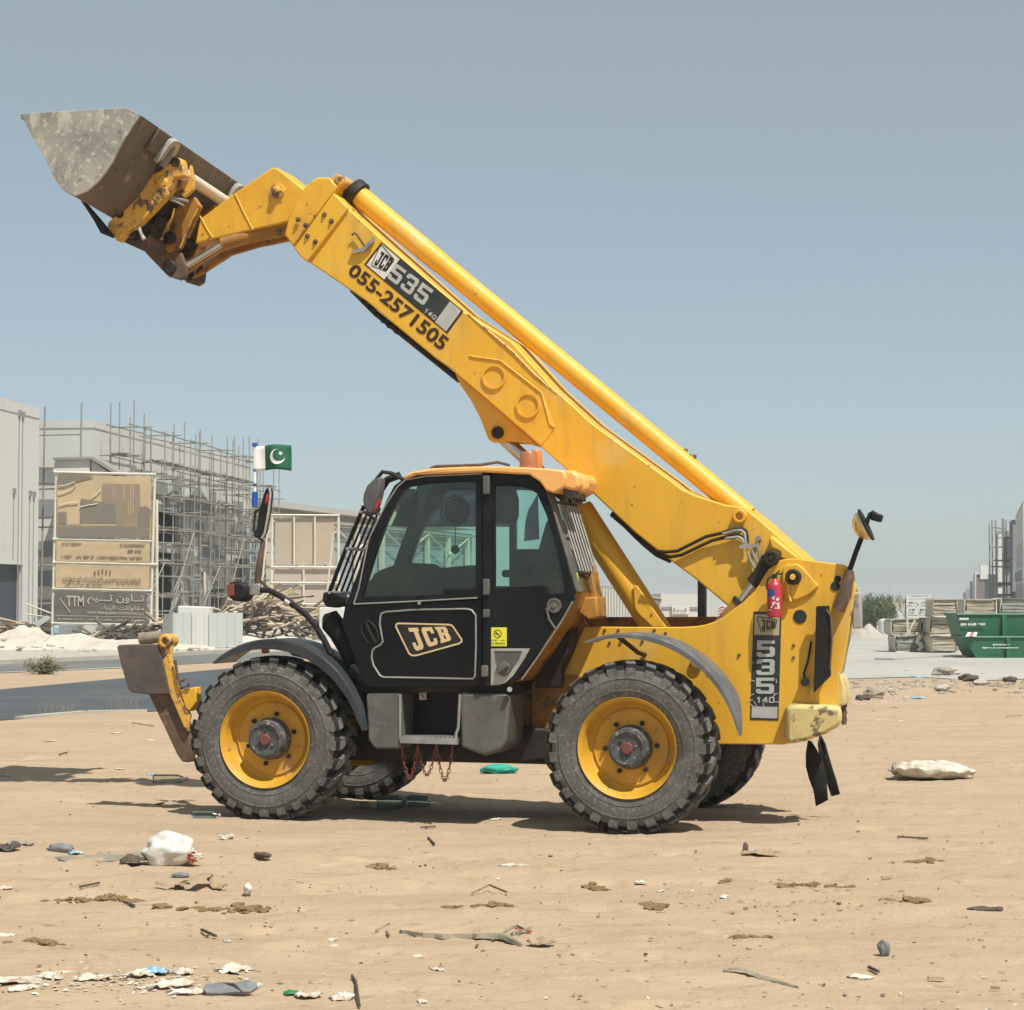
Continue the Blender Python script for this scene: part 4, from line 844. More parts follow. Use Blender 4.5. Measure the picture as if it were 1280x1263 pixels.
MB().prism(far(Ls([(470, 715), (500, 630), (522, 606), (603, 604), (655, 607), (695, 690), (705, 736), (603, 738)], CD), FARD - .02), D(.005)).build('far_window', M['glass'], cab, smooth=0)
MB().prism(far(Ls([(490, 655), (497, 630), (520, 600), (603, 600), (603, 655)], CD), FARD - .06), D(.004)).build('window_film', M['film'], cab, smooth=0)
pv2 = MB(); pv2.prism(far(Ls([(603, 597), (611, 597), (611, 745), (603, 745)], CD), FARD - .06), D(.05)); pv2.build('far_pillar', M['black'], cab)
# windscreen, front pillar on the far side, wiper-guard bars
scr = Ls([(431, 757), (442, 735), (456, 690), (470, 655), (484, 624), (493, 607), (505, 598)], CD)
ws = MB(); fr_ = [p + Vector((-.055, .38, 0)) for p in scr]; bk_ = [Vector((p.x, FARD, p.z)) for p in scr]
for i in range(len(scr) - 1):
    ws.add([scr[i] + D_(.03), scr[i + 1] + D_(.03), fr_[i + 1], fr_[i]], [(0, 1, 2, 3)]); ws.add([fr_[i], fr_[i + 1], bk_[i + 1], bk_[i]], [(0, 1, 2, 3)])
ws.build('windscreen', M['glass'], cab, smooth=30)
lowf = MB(); f0 = Ls([(431, 757), (427, 779), (440, 818), (452, 850), (458, 860)], CD)
for i in range(len(f0) - 1): lowf.add([f0[i] + D_(.03), f0[i + 1] + D_(.03), Vector((f0[i + 1].x, FARD, f0[i + 1].z)), Vector((f0[i].x, FARD, f0[i].z))], [(0, 1, 2, 3)])
lowf.build('front_panel', M['black'], cab, smooth=30)
gbar = link('windscreen_guard', None, T)
for k in range(7):
    dd = .08 + k * .115
    a, m_, b = L(454, 632, .08), L(432, 684, .08), L(409, 745, .08)
    MB().tube([Vector((q_.x - (.03 if 1 <= k <= 5 else 0), dd, q_.z)) for q_ in (a, m_, b)], .0095, 7).build('guard_bar', M['black'], gbar)
for (x, y) in ((451, 640), (434, 686), (412, 741)):
    a = L(x, y, .08); MB().tube([Vector((a.x, .07, a.z)), Vector((a.x, .79, a.z))], .012, 7).build('guard_rail', M['steel'], gbar)
for (x, y, x2, y2) in ((455, 640, 470, 650), (412, 741, 432, 750)):
    MB().tube([L(x, y, .1), L(x2, y2, .1)], .012, 6).build('guard_stay', M['black'], gbar)
# cab rear: window with guard bars
rw0 = Ls([(676, 605), (692, 644), (705, 690), (717.5, 741)], CD)
rwl = MB(); 
rwl.add([rw0[0] + D_(.05), rw0[3] + D_(.05), Vector((rw0[3].x, FARD, rw0[3].z)), Vector((rw0[0].x, FARD, rw0[0].z))], [(0, 1, 2, 3)]); rwl.build('rear_window', M['glass'], cab, smooth=0)
gb2 = link('rear_window_guard', None, T)
for k in range(7):
    dd = .26 + k * .085; a = rw0[0] + (rw0[3] - rw0[0]) * .18; b = rw0[0] + (rw0[3] - rw0[0]) * .80
    MB().tube([Vector((a.x + .05, dd, a.z)), Vector((b.x + .05, dd, b.z))], .009, 6).build('guard_bar', M['alloy'], gb2)
for f_ in (.16, .5, .82):
    a = rw0[0] + (rw0[3] - rw0[0]) * f_; MB().tube([Vector((a.x + .03, .2, a.z)), Vector((a.x + .03, .82, a.z))], .012, 6).build('guard_rail', M['dark'], gb2)
rp_ = MB(); rp_.add([], []); rb_ = [rw0[0], rw0[1], rw0[2], rw0[3], L(711, 760, CD)]
rp_.loft([p + Vector((.0, .03, 0)) for p in (rw0[0], rw0[3], rw0[3] + Vector((.03, 0, 0)), rw0[0] + Vector((.035, 0, 0)))], [p + Vector((.0, .20, 0)) for p in (rw0[0], rw0[3], rw0[3] + Vector((.03, 0, 0)), rw0[0] + Vector((.035, 0, 0)))]); rp_.build('rear_pillar', M['grey_box'], cab, bevel=.01)
MB().prism([L(x, y, .20) for x, y in ((717, 716), (722, 716), (725, 738), (720, 740))], D(-.01)).build('reflector', M['lime'], cab)
rpn = MB(); r0 = Ls([(717.5, 741), (711, 760), (690, 788), (668, 822), (649, 847), (635, 857)], CD)
for i in range(len(r0) - 1): rpn.add([r0[i] + D_(.04), r0[i + 1] + D_(.04), Vector((r0[i + 1].x, FARD, r0[i + 1].z)), Vector((r0[i].x, FARD, r0[i].z))], [(0, 1, 2, 3)])
rpn.build('rear_lower_panel', M['yellow_dirty'], cab, smooth=30)
fl = MB(); fl.prism([Vector((p.x, CD + .05, p.z)) for p in (L(440, 848, CD), L(640, 848, CD), L(640, 856, CD), L(450, 858, CD))], D(FARD - CD - .1)); fl.build('cab_floor', M['black'], cab, smooth=0)
# interior
it = MB(); sx = L(640, 720, .45)
it.box((sx.x, .46, sx.z - .15), (.46, .46, .14)); it.loft([Vector((sx.x + .16 + u, .28, sx.z - .1 + v)) for u, v in ((0, 0), (.12, 0), (.26, .52), (.16, .54))], [Vector((sx.x + .16 + u, .66, sx.z - .1 + v)) for u, v in ((0, 0), (.12, 0), (.26, .52), (.16, .54))])
it.build('driver_seat', M['seat'], cab, smooth=40, bevel=.04)
hr = MB(); a = L(632, 634, .40); hr.box(a, (.16, .30, .26)); hr.build('interior_speaker', M['seat'], cab, bevel=.06)
ds = MB(); ds.prism(Ls(zm([(100, 1090), (180, 900), (240, 860), (380, 810), (430, 795), (560, 800), (640, 850), (700, 900), (760, 1090)], 440, 590, 7.017), .26), D(.5)); ds.build('dashboard', M['seat'], cab, bevel=.03)
ds = MB(); ds.prism(Ls(zm([(640, 860), (900, 830), (1080, 815), (1090, 1100), (640, 1100)], 440, 590, 7.017), .62), D(.12)); ds.build('side_console', M['seat'], cab, bevel=.03)
sw = MB(); c_ = L(484, 722, .42); axv = Vector((-.45, 0, .9)).normalized(); e = axv.orthogonal().normalized(); g = axv.cross(e)
cr_ = [c_ + (e * math.cos(k * math.pi / 12) + g * math.sin(k * math.pi / 12)) * .19 for k in range(25)]; sw.tube(cr_, .015, 7)
for k in (0, 8, 16): sw.tube([c_, cr_[k]], .01, 6)
sw.tube([c_, c_ - axv * .35], .03, 8); sw.build('steering_wheel', M['rubber'], cab)
fan = MB(); c_ = L(569, 639, .50); ring_ = [c_ + Vector((.115 * math.cos(k * math.pi / 14), 0, .115 * math.sin(k * math.pi / 14))) for k in range(29)]; fan.tube(ring_, .009, 6)
fan.lathe([(.10, .01), (.10, .05), (.04, .08), (.001, .08)], c_, (0, 1, 0), 20); fan.tube([c_ + Vector((0, 0, -.11)), c_ + Vector((0, 0, -.34))], .004, 5); fan.ico(c_ + Vector((0, 0, -.30)), .035, 2)
fan.build('cab_fan', M['seat'], cab)
ua = MB(); ua.prism(Ls(zm([(560, 90), (760, 90), (790, 240), (740, 320), (640, 400), (560, 380)], 440, 590, 7.017), .70), D(.06)); ua.build('sun_visor', M['seat'], cab, bevel=.02)
crv = MB(); crv.prism(Ls(zm([(575, 195), (590, 590), (455, 610), (465, 460), (490, 340)], 590, 590, 7.017), .80), D(.01)); crv.build('folded_window_film', M['film'], cab, smooth=0)
hn = MB(); hn.box((sx.x + .1, .7, sx.z + .02), (.5, .08, .06)); hn.box((sx.x - .1, .16, sx.z - .22), (.7, .14, .26)); hn.build('arm_rest', M['seat'], cab, bevel=.02)
# steps and boxes below the cab
MB().prism(Ls([(457, 868), (462, 866), (500, 866), (502, 870), (500, 936), (468, 936), (460, 925)], CD + .02), D(.42)).build('step_box', M['grey_box'], T, smooth=30, bevel=.015)
MB().prism(Ls([(574, 870), (578, 867), (632, 867), (637, 872), (633, 925), (627, 938), (606, 945), (576, 934)], CD + .02), D(.45)).build('step_box', M['grey_box'], T, smooth=30, bevel=.02)
MB().prism(Ls([(500, 862), (576, 862), (576, 935), (500, 935)], CD + .30), D(.05)).build('step_back', M['black'], T, smooth=0)
sd = MB(); sd.prism(Ls([(500, 921), (571, 923), (571, 931), (500, 929)], CD), D(.26))
for k in range(12): a = L(504 + k * 5.6, 921, CD + .02); sd.box(a + D_(.08), (.016, .18, .012))
sd.build('step_tread', M['steel'], T)
sdr = MB(); sdr.tube(Ls([(500, 868), (500, 925)], CD + .02), .012, 6); sdr.tube(Ls([(575, 868), (573, 910), (570, 918), (570, 930)], CD + .02), .012, 6); sdr.build('step_rail', M['steel'], T)
st_ = MB(); flat(st_, Ls([(524, 866), (533, 866), (533, 875), (524, 875)], CD + .297)); st_.build('warning_sticker', M['white'], T, smooth=0)
st_ = MB(); flat(st_, Ls([(526, 868), (527.5, 867.5), (531.5, 873), (530, 873.5)], CD + .294)); st_.build('warning_mark', M['red_scrap'], T, smooth=0)
MB().prism(Ls([(433, 855), (640, 857), (640, 866), (437, 866)], CD + .12), D(.6)).build('cab_mount', M['dark'], T, smooth=0)
# ornamental chains under the step: every link is modelled
def chain_swag(x0, x1, y0, ym, d):
    mb = MB(); a, b = L(x0, y0, d), L(x1, y0, d); dip = a.z - L(x0, ym, d).z; n = 17; pts = []
    for i in range(n + 1):
        t = i / n; u = 2 * t - 1; w = (math.cosh(2.1 * u) - math.cosh(2.1)) / (math.cosh(2.1) - 1)
        pts.append(Vector((a.x + (b.x - a.x) * (t + .06 * math.sin(2 * math.pi * t)), d, a.z + w * dip)))
    for i in range(n):
        p, q = pts[i], pts[i + 1]; t = (q - p).normalized(); s_ = t.cross(Vector((0, 1, 0))).normalized() if i % 2 else Vector((0, 1, 0))
        c = (p + q) / 2; hl_ = (q - p).length * .68
        lp = [c + t * hl_ * math.cos(k * math.pi / 4) + s_ * .012 * math.sin(k * math.pi / 4) for k in range(9)]
        mb.tube(lp, .0038, 5, False)
    return mb.build('chain', M['chain'], T, smooth=50)
for x0, x1, ym in ((502, 522, 974), (522.5, 545, 969), (546, 566, 976)): chain_swag(x0, x1, 932, ym, CD + .06)
# front lamp arm, mirror, horn cone
arm = link('lamp_arm', None, T)
ap = [(414, 818), (405, 800), (394, 782), (384, 770), (368, 757), (350, 745), (336, 738), (326, 738)]
MB().tube(Ls(ap, .18), .024, 10).build('arm_tube', M['rubber'], arm)
MB().tube(Ls([(357, 750.5), (363, 754.5)], .18), .0255, 10).build('arm_tape', M['white'], arm)
MB().box(L(318, 737, .18), (.11, .05, .09)).build('arm_clamp', M['steel'], arm, bevel=.008)
MB().tube(Ls([(318, 737), (308, 739), (300, 738)], .18), .022, 7).build('lamp_bracket', M['dark'], arm)
hl_ = MB(); hl_.prism(Ls([(284, 729), (290, 727), (304, 728), (309, 734), (308, 748), (301, 752.5), (290, 751), (284, 746)], .10), D(.16)); hl_.build('front_lamp', M['rubber'], arm, bevel=.03)
MB().prism(Ls([(283, 731), (292, 730), (293, 745), (284, 745)], .095), D(.02)).build('indicator_lens', mat('dull_red_amber_lens', (0.20, 0.05, 0.03), rough=.3), arm, bevel=.006)
stk = MB(); stk.tube(Ls([(321, 736), (323, 720), (325, 700), (327, 688), (329, 676)], .2), [.02, .03, .028, .022, .016], 8); stk.build('mirror_stalk', M['rust'], arm)
mr = MB(); mp = Ls(zm([(622, 640), (640, 655), (672, 650), (690, 620), (715, 470), (722, 400), (718, 370), (705, 362), (690, 375), (670, 440), (650, 520), (640, 600)], 180, 530, 4.571), .17)
mr.prism(mp, D(.07)); mr.build('mirror_shell', M['rubber'], arm, smooth=35, bevel=.014)
mf = MB(); mf.tube(Ls(zm([(672, 655), (690, 625), (712, 500), (722, 400), (716, 366)], 180, 530, 4.571), .165), .010, 6); mf.build('mirror_rim', M['alloy'], arm)
mb_ = MB(); mb_.tube(Ls([(329, 676), (320, 670), (317, 662), (319, 640), (325, 637)], .2), .010, 6); mb_.build('mirror_bracket', M['dark'], arm)
MB().prism(Ls([(333, 618), (337, 617), (334, 628), (331, 630)], .168), D(.01)).build('mirror_sticker', M['red_lens'], arm)
fl2 = MB(); fl2.prism(Ls([(403, 740), (422, 742), (430, 748), (430, 756), (418, 760), (406, 759), (402, 750)], .12), D(.14)); fl2.build('side_lamp', M['rubber'], T, bevel=.02)
MB().tube(Ls([(424, 752), (436, 755)], .18), .03, 8).build('lamp_bracket', M['dark'], T)
cn = MB(); cn.tube([L(x, y, .30) for x, y in ((405, 772), (412, 775), (424, 790), (436, 815), (440, 830))], [.03, .09, .085, .07, .06], 14); cn.build('intake_snorkel', M['rubber'], T)
mm = MB(); mm.prism(Ls(zm([(92, 250), (100, 190), (130, 120), (180, 70), (240, 45), (248, 60), (240, 180), (210, 290), (175, 375), (140, 370), (105, 320)], 440, 590, 7.017), .10), D(.12)); mm.build('side_mirror', M['grey_box'], cab, smooth=35, bevel=.03)
MB().prism(Ls(zm([(215, 265), (240, 225), (243, 280), (195, 350), (180, 380)], 440, 590, 7.017), .095), D(.03)).build('mirror_reflector', M['red_scrap'], cab)
mk = MB(); mk.tube([L(x, y, .2) for x, y in ((470, 600), (478, 590), (490, 592), (505, 600))], .016, 7); mk.tube([L(x, y, .35) for x, y in ((476, 612), (484, 600), (500, 594))], .03, 7); mk.build('mirror_bracket', M['dark'], cab)
# rear lamp stalk on the tail
rl_ = link('rear_lamp_stalk', None, T)
MB().tube(Ls([(1048, 763), (1056, 745), (1060, 725), (1062, 713)], PD - .05), [.045, .05, .042, .034], 10).build('stalk_socket', M['rust'], rl_)
MB().tube(Ls([(1061, 716), (1070, 690), (1080, 664), (1084, 652), (1087, 643), (1091, 640), (1096, 643)], PD - .05), [.02, .02, .02, .018, .014, .012, .012], 9).build('stalk', M['rubber'], rl_)
MB().box(L(1096, 647, PD - .05), (.085, .07, .06), Matrix.Rotation(R(15), 3, 'Y')).build('marker_lamp', M['rubber'], rl_, bevel=.014)
pc = L(1083, 656, PD - .05); pax = (L(1093, 677, PD - .05) - L(1073, 635, PD - .05)).normalized(); pnr = Vector((-pax.z, 0, pax.x)); pnr = pnr if pnr.x < 0 else -pnr
pl = MB(); pl.lathe([(.128, -.004), (.128, .010), (.001, .012)], pc, pnr, 28); pl.build('lamp_back_plate', M['rubber'], rl_)
lr = MB(); lr.lathe([(.115, .012), (.105, .05), (.07, .085), (.03, .10), (.001, .102)], pc, pnr, 24); lr.build('work_lamp', M['worklamp'], rl_)
# brown interior hardware between cab and rear plate
bx = MB(); bx.prism(Ls([(676, 812), (700, 800), (716, 786), (712, 815), (700, 832), (698, 860), (668, 860)], .55), D(.16)); bx.build('valve_block', M['dark'], T, bevel=.015)
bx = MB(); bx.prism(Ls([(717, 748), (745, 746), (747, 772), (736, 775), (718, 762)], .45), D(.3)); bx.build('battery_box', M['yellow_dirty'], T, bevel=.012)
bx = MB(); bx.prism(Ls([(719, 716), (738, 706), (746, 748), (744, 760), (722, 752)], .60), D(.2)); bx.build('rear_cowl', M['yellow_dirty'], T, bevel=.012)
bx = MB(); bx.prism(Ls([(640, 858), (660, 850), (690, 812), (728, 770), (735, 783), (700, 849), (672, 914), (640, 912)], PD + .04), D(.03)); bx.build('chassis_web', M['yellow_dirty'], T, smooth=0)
MB().tube(Ls([(646, 866), (651, 873), (658, 872), (662, 862)], .6), .006, 6).build('cable', M['rust'], T)

# ---- decals
dc = MB(); q_ = Ls(zm([(583, 482), (1022, 850), (935, 970), (492, 600)], 340, 190, 4.267), BD0 - .003)
flat(dc, q_); dc.build('decal_border', M['brown_letter'], T, smooth=0)
def sub(q, u0, u1, v0, v1, dy=0.0): return [bil(q, u0, v1) + D_(dy), bil(q, u1, v1) + D_(dy), bil(q, u1, v0) + D_(dy), bil(q, u0, v0) + D_(dy)]
x = MB(); flat(x, sub(q_, .02, .235, .04, .96, -.002)); x.build('decal_white', M['white'], T, smooth=0)
x = MB(); flat(x, sub(q_, .235, .845, .04, .96, -.002)); x.build('decal_ground', M['decal_dark'], T, smooth=0)
x = MB(); flat(x, sub(q_, .845, .98, .04, .96, -.002)); x.build('decal_grey', M['decal_grey'], T, smooth=0)
x = MB(); jq = Ls(zm([(582, 528), (650, 572), (608, 640), (542, 600)], 340, 190, 4.267), BD0 - .0075)
jo = Ls(zm([(575, 500), (590, 500), (650, 570), (652, 580), (612, 635), (600, 636), (532, 610), (530, 598)], 340, 190, 4.267), BD0 - .0075); outline(x, jo, .006); glyphs(x, 'JCB', jq, .18); x.build('decal_badge', M['decal_black'], T, smooth=0)
x = MB(); glyphs(x, '535', Ls(zm([(660, 592), (862, 738), (808, 822), (610, 668)], 340, 190, 4.267), BD0 - .0075), .2); glyphs(x, '140', Ls(zm([(822, 832), (880, 878), (866, 898), (806, 850)], 340, 190, 4.267), BD0 - .0075), .3); x.build('decal_numbers', M['decal_grey'], T, smooth=0)
x = MB(); lettering(x, '055-2571505', Ls(zm([(442, 590), (950, 1000), (902, 1065), (398, 648)], 340, 190, 4.267), BD0 - .004), .028); x.build('phone_number', M['brown_letter'], T, smooth=0)
dq = Ls([(942, 764.5), (977, 765.5), (973, 901), (937.5, 900)], PD - .003)
x = MB(); flat(x, dq); x.build('decal_ground', M['decal_dark'], T, smooth=0)
x = MB(); flat(x, sub(dq, .05, .94, .785, .975, -.002)); x.build('decal_tan', M['tan'], T, smooth=0)
x = MB(); flat(x, sub(dq, .05, .96, .02, .125, -.002)); x.build('decal_grey', M['decal_grey'], T, smooth=0)
x = MB(); outline(x, Ls(zm([(140, 90), (160, 92), (345, 120), (348, 140), (330, 215), (190, 258), (175, 250), (135, 110)], 930, 760, 8.42), PD - .0075), .006); glyphs(x, 'JCB', Ls(zm([(175, 118), (332, 142), (322, 205), (192, 240)], 930, 760, 8.42), PD - .0075), .18); x.build('decal_badge', M['decal_black'], T, smooth=0)
x = MB()
for ch_, qq in (('5', [(140, 343), (325, 345), (325, 515), (133, 520)]), ('3', [(133, 540), (325, 540), (322, 705), (128, 708)]), ('5', [(128, 735), (318, 735), (315, 905), (124, 905)])): glyphs(x, ch_, Ls(zm(qq, 930, 760, 8.42), PD - .0075))
glyphs(x, '140', Ls(zm([(125, 938), (322, 938), (318, 1000), (122, 1000)], 930, 760, 8.42), PD - .0075), .2)
rnd = random.Random(4)
for (u, v, a2) in ((80, 577, .1), (90, 765, .3), (340, 770, 1.4), (85, 915, -.5), (330, 905, .0), (70, 970, .1), (345, 990, .1), (90, 1030, .5), (205, 1022, 1.4), (120, 1010, 1.0), (310, 930, -.6)):
    c_ = L(930 + u / 8.42, 760 + v / 8.42, PD - .0075); e = Vector((math.cos(a2), 0, -math.sin(a2))); n_ = Vector((e.z, 0, -e.x)); flat(x, [c_ - e * .018 - n_ * .003, c_ + e * .018 - n_ * .004, c_ + e * .016 + n_ * .003, c_ - e * .018 + n_ * .003])
x.build('decal_numbers', M['decal_grey'], T, smooth=0)

# ---- things fixed to the machine
ex = thing('fire_extinguisher', 'small red fire extinguisher hanging on the yellow tail of the loader', 'fire extinguisher', (MX, MY, 0), -YAW)
a = L(968.5, 772, PD - .10); b = L(969, 727, PD - .10)
hgt_ = b.z - a.z
MB().lathe([(.045, 0), (.056, .008), (.057, .02), (.057, hgt_ * .86), (.05, hgt_ * .94), (.03, hgt_), (.022, hgt_ + .02)], a, (0, 0, 1), 26).build('cylinder', M['red'], ex)
vv = MB(); t_ = a + Vector((0, 0, hgt_ + .02)); vv.lathe([(.02, 0), (.02, .03), (.013, .035), (.001, .036)], t_, (0, 0, 1), 14); vv.tube([t_ + Vector((-.01, 0, .02)), t_ + Vector((.03, 0, .035)), t_ + Vector((.06, 0, .04))], .007, 6); vv.tube([t_ + Vector((0, 0, .03)), t_ + Vector((.04, 0, .06))], .006, 6); vv.build('valve', M['dark'], ex)
MB().tube([t_ + Vector((-.02, 0, .015)), t_ + Vector((-.045, -.01, .005)), t_ + Vector((-.058, -.01, -.04)), t_ + Vector((-.059, -.01, -.08))], .006, 7).build('hose', M['rubber'], ex)
lb = MB()
for k in range(-4, 1): 
    a0, a1 = R(-90 + k * 14 - 4), R(-90 + (k + 1) * 14 - 4); f0 = [a + Vector((.0585 * math.cos(q), .0585 * math.sin(q), 0)) for q in (a0, a1)]
    lb.add([f0[0] + Vector((0, 0, hgt_ * .58)), f0[1] + Vector((0, 0, hgt_ * .58)), f0[1] + Vector((0, 0, hgt_ * .78)), f0[0] + Vector((0, 0, hgt_ * .78))], [(0, 1, 2, 3)])
lb.build('blue_label', M['blue'], ex, smooth=30)
lw = MB(); rnd = random.Random(2)
for k in range(20):
    an = R(-90 + rnd.uniform(-40, 45)); zz = hgt_ * rnd.uniform(.18, .56); w_ = R(rnd.uniform(3, 9)); h_ = rnd.uniform(.006, .014)
    f0 = [a + Vector((.0586 * math.cos(q), .0586 * math.sin(q), zz)) for q in (an - w_, an + w_)]; lw.add([f0[0], f0[1], f0[1] + Vector((0, 0, h_)), f0[0] + Vector((0, 0, h_))], [(0, 1, 2, 3)])
lw.build('label_print', M['white'], ex, smooth=0)
MB().box(a + Vector((0, .05, hgt_ * .6)), (.05, .10, .03)).build('hanger', M['dark'], ex)

fg = thing('flag', 'green and white flag with a crescent and star on a taped pole by the mirror', 'flag', (MX, MY, 0), -YAW)
FD = .22
MB().tube(Ls([(318.5, 555), (318.5, 636)], FD), .012, 8).build('flag_pole', M['flag_white'], fg)
tp_ = MB()
for y0, y1, r_ in ((554, 558.5, .021), (586.5, 589.5, .014), (604.5, 608, .015), (615, 634, .024)): tp_.tube(Ls([(318.5, y0), (318.5, y1)], FD), r_, 10)
tp_.build('pole_tape', M['blue_tape'], fg)
f0, f1 = L(319.5, 557.5, FD), L(363.5, 587, FD)
FWd, FH = f1.x - f0.x, f0.z - f1.z
def fw(u, v): return Vector((f0.x + FWd * u, FD + .028 * math.sin(u * 7.5 + v * 1.2) * u ** .6 - .01, f0.z - FH * (1 - v) - .006 * math.sin(u * 6 + 1) + .012 * u * (v - .5) - .004 * (v > .8) * u))
def cloth(u0, u1, name, m):
    mb = MB(); n, k = 16, 8; vs = [fw(u0 + (u1 - u0) * i / n, j / k) for i in range(n + 1) for j in range(k + 1)]
    mb.add(vs, [(i * (k + 1) + j, i * (k + 1) + j + 1, (i + 1) * (k + 1) + j + 1, (i + 1) * (k + 1) + j) for i in range(n) for j in range(k)])
    o = mb.build(name, M[m], fg, smooth=60); sm = o.modifiers.new('thick', 'SOLIDIFY'); sm.thickness = .002; sm.offset = 0
    return o
cloth(0, .28, 'white_cloth', 'flag_white'); cloth(.28, 1.0, 'green_cloth', 'flag_green')
AR = FWd / FH
def fpt(x, y): u = .645 + x / AR; return fw(u, .5 + y) + D_(-.006)
cm = MB(); n = 26; cx, cy = .065, .065
ou = [(.30 * math.cos(t), .30 * math.sin(t)) for t in [R(45 + 38) + (2 * math.pi - R(76)) * i / n for i in range(n + 1)]]
inn = []
for i, (x_, y_) in enumerate(ou):
    t = R(45 + 48) + (2 * math.pi - R(96)) * i / n; inn.append((cx + .245 * math.cos(t), cy + .245 * math.sin(t)))
for i in range(n): cm.add([fpt(*ou[i]), fpt(*ou[i + 1]), fpt(*inn[i + 1]), fpt(*inn[i])], [(0, 1, 2, 3)])
cm.build('crescent', M['flag_white'], fg, smooth=0)
sm_ = MB(); pts = [fpt(.135 + (.095 if k % 2 == 0 else .038) * math.cos(R(45 + 36 * k)), .135 + (.095 if k % 2 == 0 else .038) * math.sin(R(45 + 36 * k))) for k in range(10)]; sm_.add(pts, [tuple(range(10))]); sm_.build('star', M['flag_white'], fg, smooth=0)

# ================================================================= THE SETTING
# ---- ground: one sheet, fine near the camera, coarse towards the horizon
def axis_pts(lo, hi, s0, far, grow=1.35):
    a = list(np.arange(lo, hi + 1e-6, s0)); st = s0
    while a[-1] < far: st *= grow; a.append(a[-1] + st)
    b = []; st = s0; x = lo
    while x > -far: st *= grow; x -= st; b.append(x)
    return np.array(b[::-1] + a)
gx = axis_pts(-8.2, 10.4, 0.045, 2600)
ys = [7.0]
while ys[-1] < 46: ys.append(ys[-1] + max(0.028, 0.0042 * (ys[-1] - 4)))
st = .3
while ys[-1] < 4200: st *= 1.22; ys.append(ys[-1] + st)
b = []; st = .05; y = 7.0
while y > -60: st *= 1.3; y -= st; b.append(y)
gy = np.array(b[::-1] + ys)
XX, YY = np.meshgrid(gx, gy); ZZ = hgt(XX, YY)
nx, ny = len(gx), len(gy)
me = bpy.data.meshes.new('ground'); me.vertices.add(nx * ny)
me.vertices.foreach_set('co', np.stack([XX, YY, ZZ], -1).astype(np.float32).ravel())
ii = (np.arange(ny - 1)[:, None] * nx + np.arange(nx - 1)[None, :]).ravel()
quads = np.stack([ii, ii + 1, ii + nx + 1, ii + nx], -1).astype(np.int32)
nf = len(quads); me.loops.add(nf * 4); me.polygons.add(nf)
me.loops.foreach_set('vertex_index', quads.ravel()); me.polygons.foreach_set('loop_start', np.arange(0, nf * 4, 4, dtype=np.int32))
me.update(calc_edges=True); me.polygons.foreach_set('use_smooth', np.ones(nf, dtype=bool)); me.materials.append(M['sand'])
tag(link('ground', me), kind='structure')

def sheet(name, px, z, m):
    return tag(flat(MB(), [G(x, y, z) for x, y in px]).build(name, M[m], None, smooth=0), kind='structure')
sheet('road', [(-700, 948), (-90, 906), (0, 900.5), (40, 897.5), (110, 890.5), (185, 889.5), (300, 884), (640, 868), (1040, 850), (1040, 800), (640, 806), (420, 824), (260, 838), (147, 848.5), (0, 862), (-90, 870), (-700, 924)], .004, 'asphalt')
sheet('far_road', [(-700, 886), (-90, 847), (0, 841.5), (147, 835.5), (260, 829), (420, 822), (420, 812), (260, 818), (147, 824), (0, 830.5), (-90, 835.5), (-700, 872)], .004, 'asphalt_dusty')
sheet('roadside', [(-700, 871), (-120, 837), (0, 829.7), (147, 823.4), (260, 817.4), (430, 811), (430, 775), (260, 778), (0, 780), (-120, 782), (-700, 788)], .0, 'pavement')
sheet('paving', [(1000, 849), (1060, 848.5), (1150, 846), (1220, 851), (1300, 848), (1500, 842), (2100, 838), (2300, 765), (1240, 757), (1050, 760), (900, 775), (900, 849)], .010, 'paving')
def kerb(name, px, h, w, m='kerb', z0=-.05):
    pts = [G(x, y) for x, y in px]; mb = MB()
    for a, b in zip(pts[:-1], pts[1:]):
        t = (b - a).normalized(); n = Vector((-t.y, t.x, 0)) * w; off = [Vector((0, 0, z0)), n + Vector((0, 0, z0)), n + Vector((0, 0, h)), Vector((0, 0, h))]
        mb.loft([a + o for o in off], [b + o for o in off])
    return tag(mb.build(name, M[m], None, smooth=0), kind='structure')
kerb('kerb', [(30, 899), (72, 895), (111, 891.5), (184, 890.5)], .035, .16)
kerb('kerb', [(-90, 836.5), (0, 831), (147, 824.5), (260, 818.5), (330, 815)], .12, .25)
kerb('painted_line', [(-90, 847), (0, 841), (40, 839.5)], .012, .12, 'paper', .004); kerb('painted_line', [(85, 838), (147, 835), (200, 832)], .012, .12, 'paper', .004)
kerb('kerb', [(1118, 826), (1180, 822), (1208, 822.5)], .06, .6, 'paving')

# ---- helpers for walls with real openings
U = Vector((.12, .9928, 0)).normalized(); NR = Vector((U.y, -U.x, 0))
def wall(mb, P0, u, n, length, h, holes, deep=.35, z0=-.1):
    ts = sorted(set([0, length] + [v for q in holes for v in q[:2]])); zs = sorted(set([z0, h] + [v for q in holes for v in q[2:]]))
    at = lambda t, z, d=0: P0 + u * t - n * d + Vector((0, 0, z))
    for t0, t1 in zip(ts[:-1], ts[1:]):
        for za, zb in zip(zs[:-1], zs[1:]):
            tm, zc = (t0 + t1) / 2, (za + zb) / 2
            if any(q[0] < tm < q[1] and q[2] < zc < q[3] for q in holes): continue
            mb.add([at(t0, za), at(t1, za), at(t1, zb), at(t0, zb)], [(0, 1, 2, 3)])
    for t0, t1, za, zb in holes:
        c = [(t0, za), (t1, za), (t1, zb), (t0, zb)]
        for (a, b), (e, f) in zip(c, c[1:] + c[:1]): mb.add([at(a, b), at(e, f), at(e, f, deep), at(a, b, deep)], [(0, 1, 2, 3)])
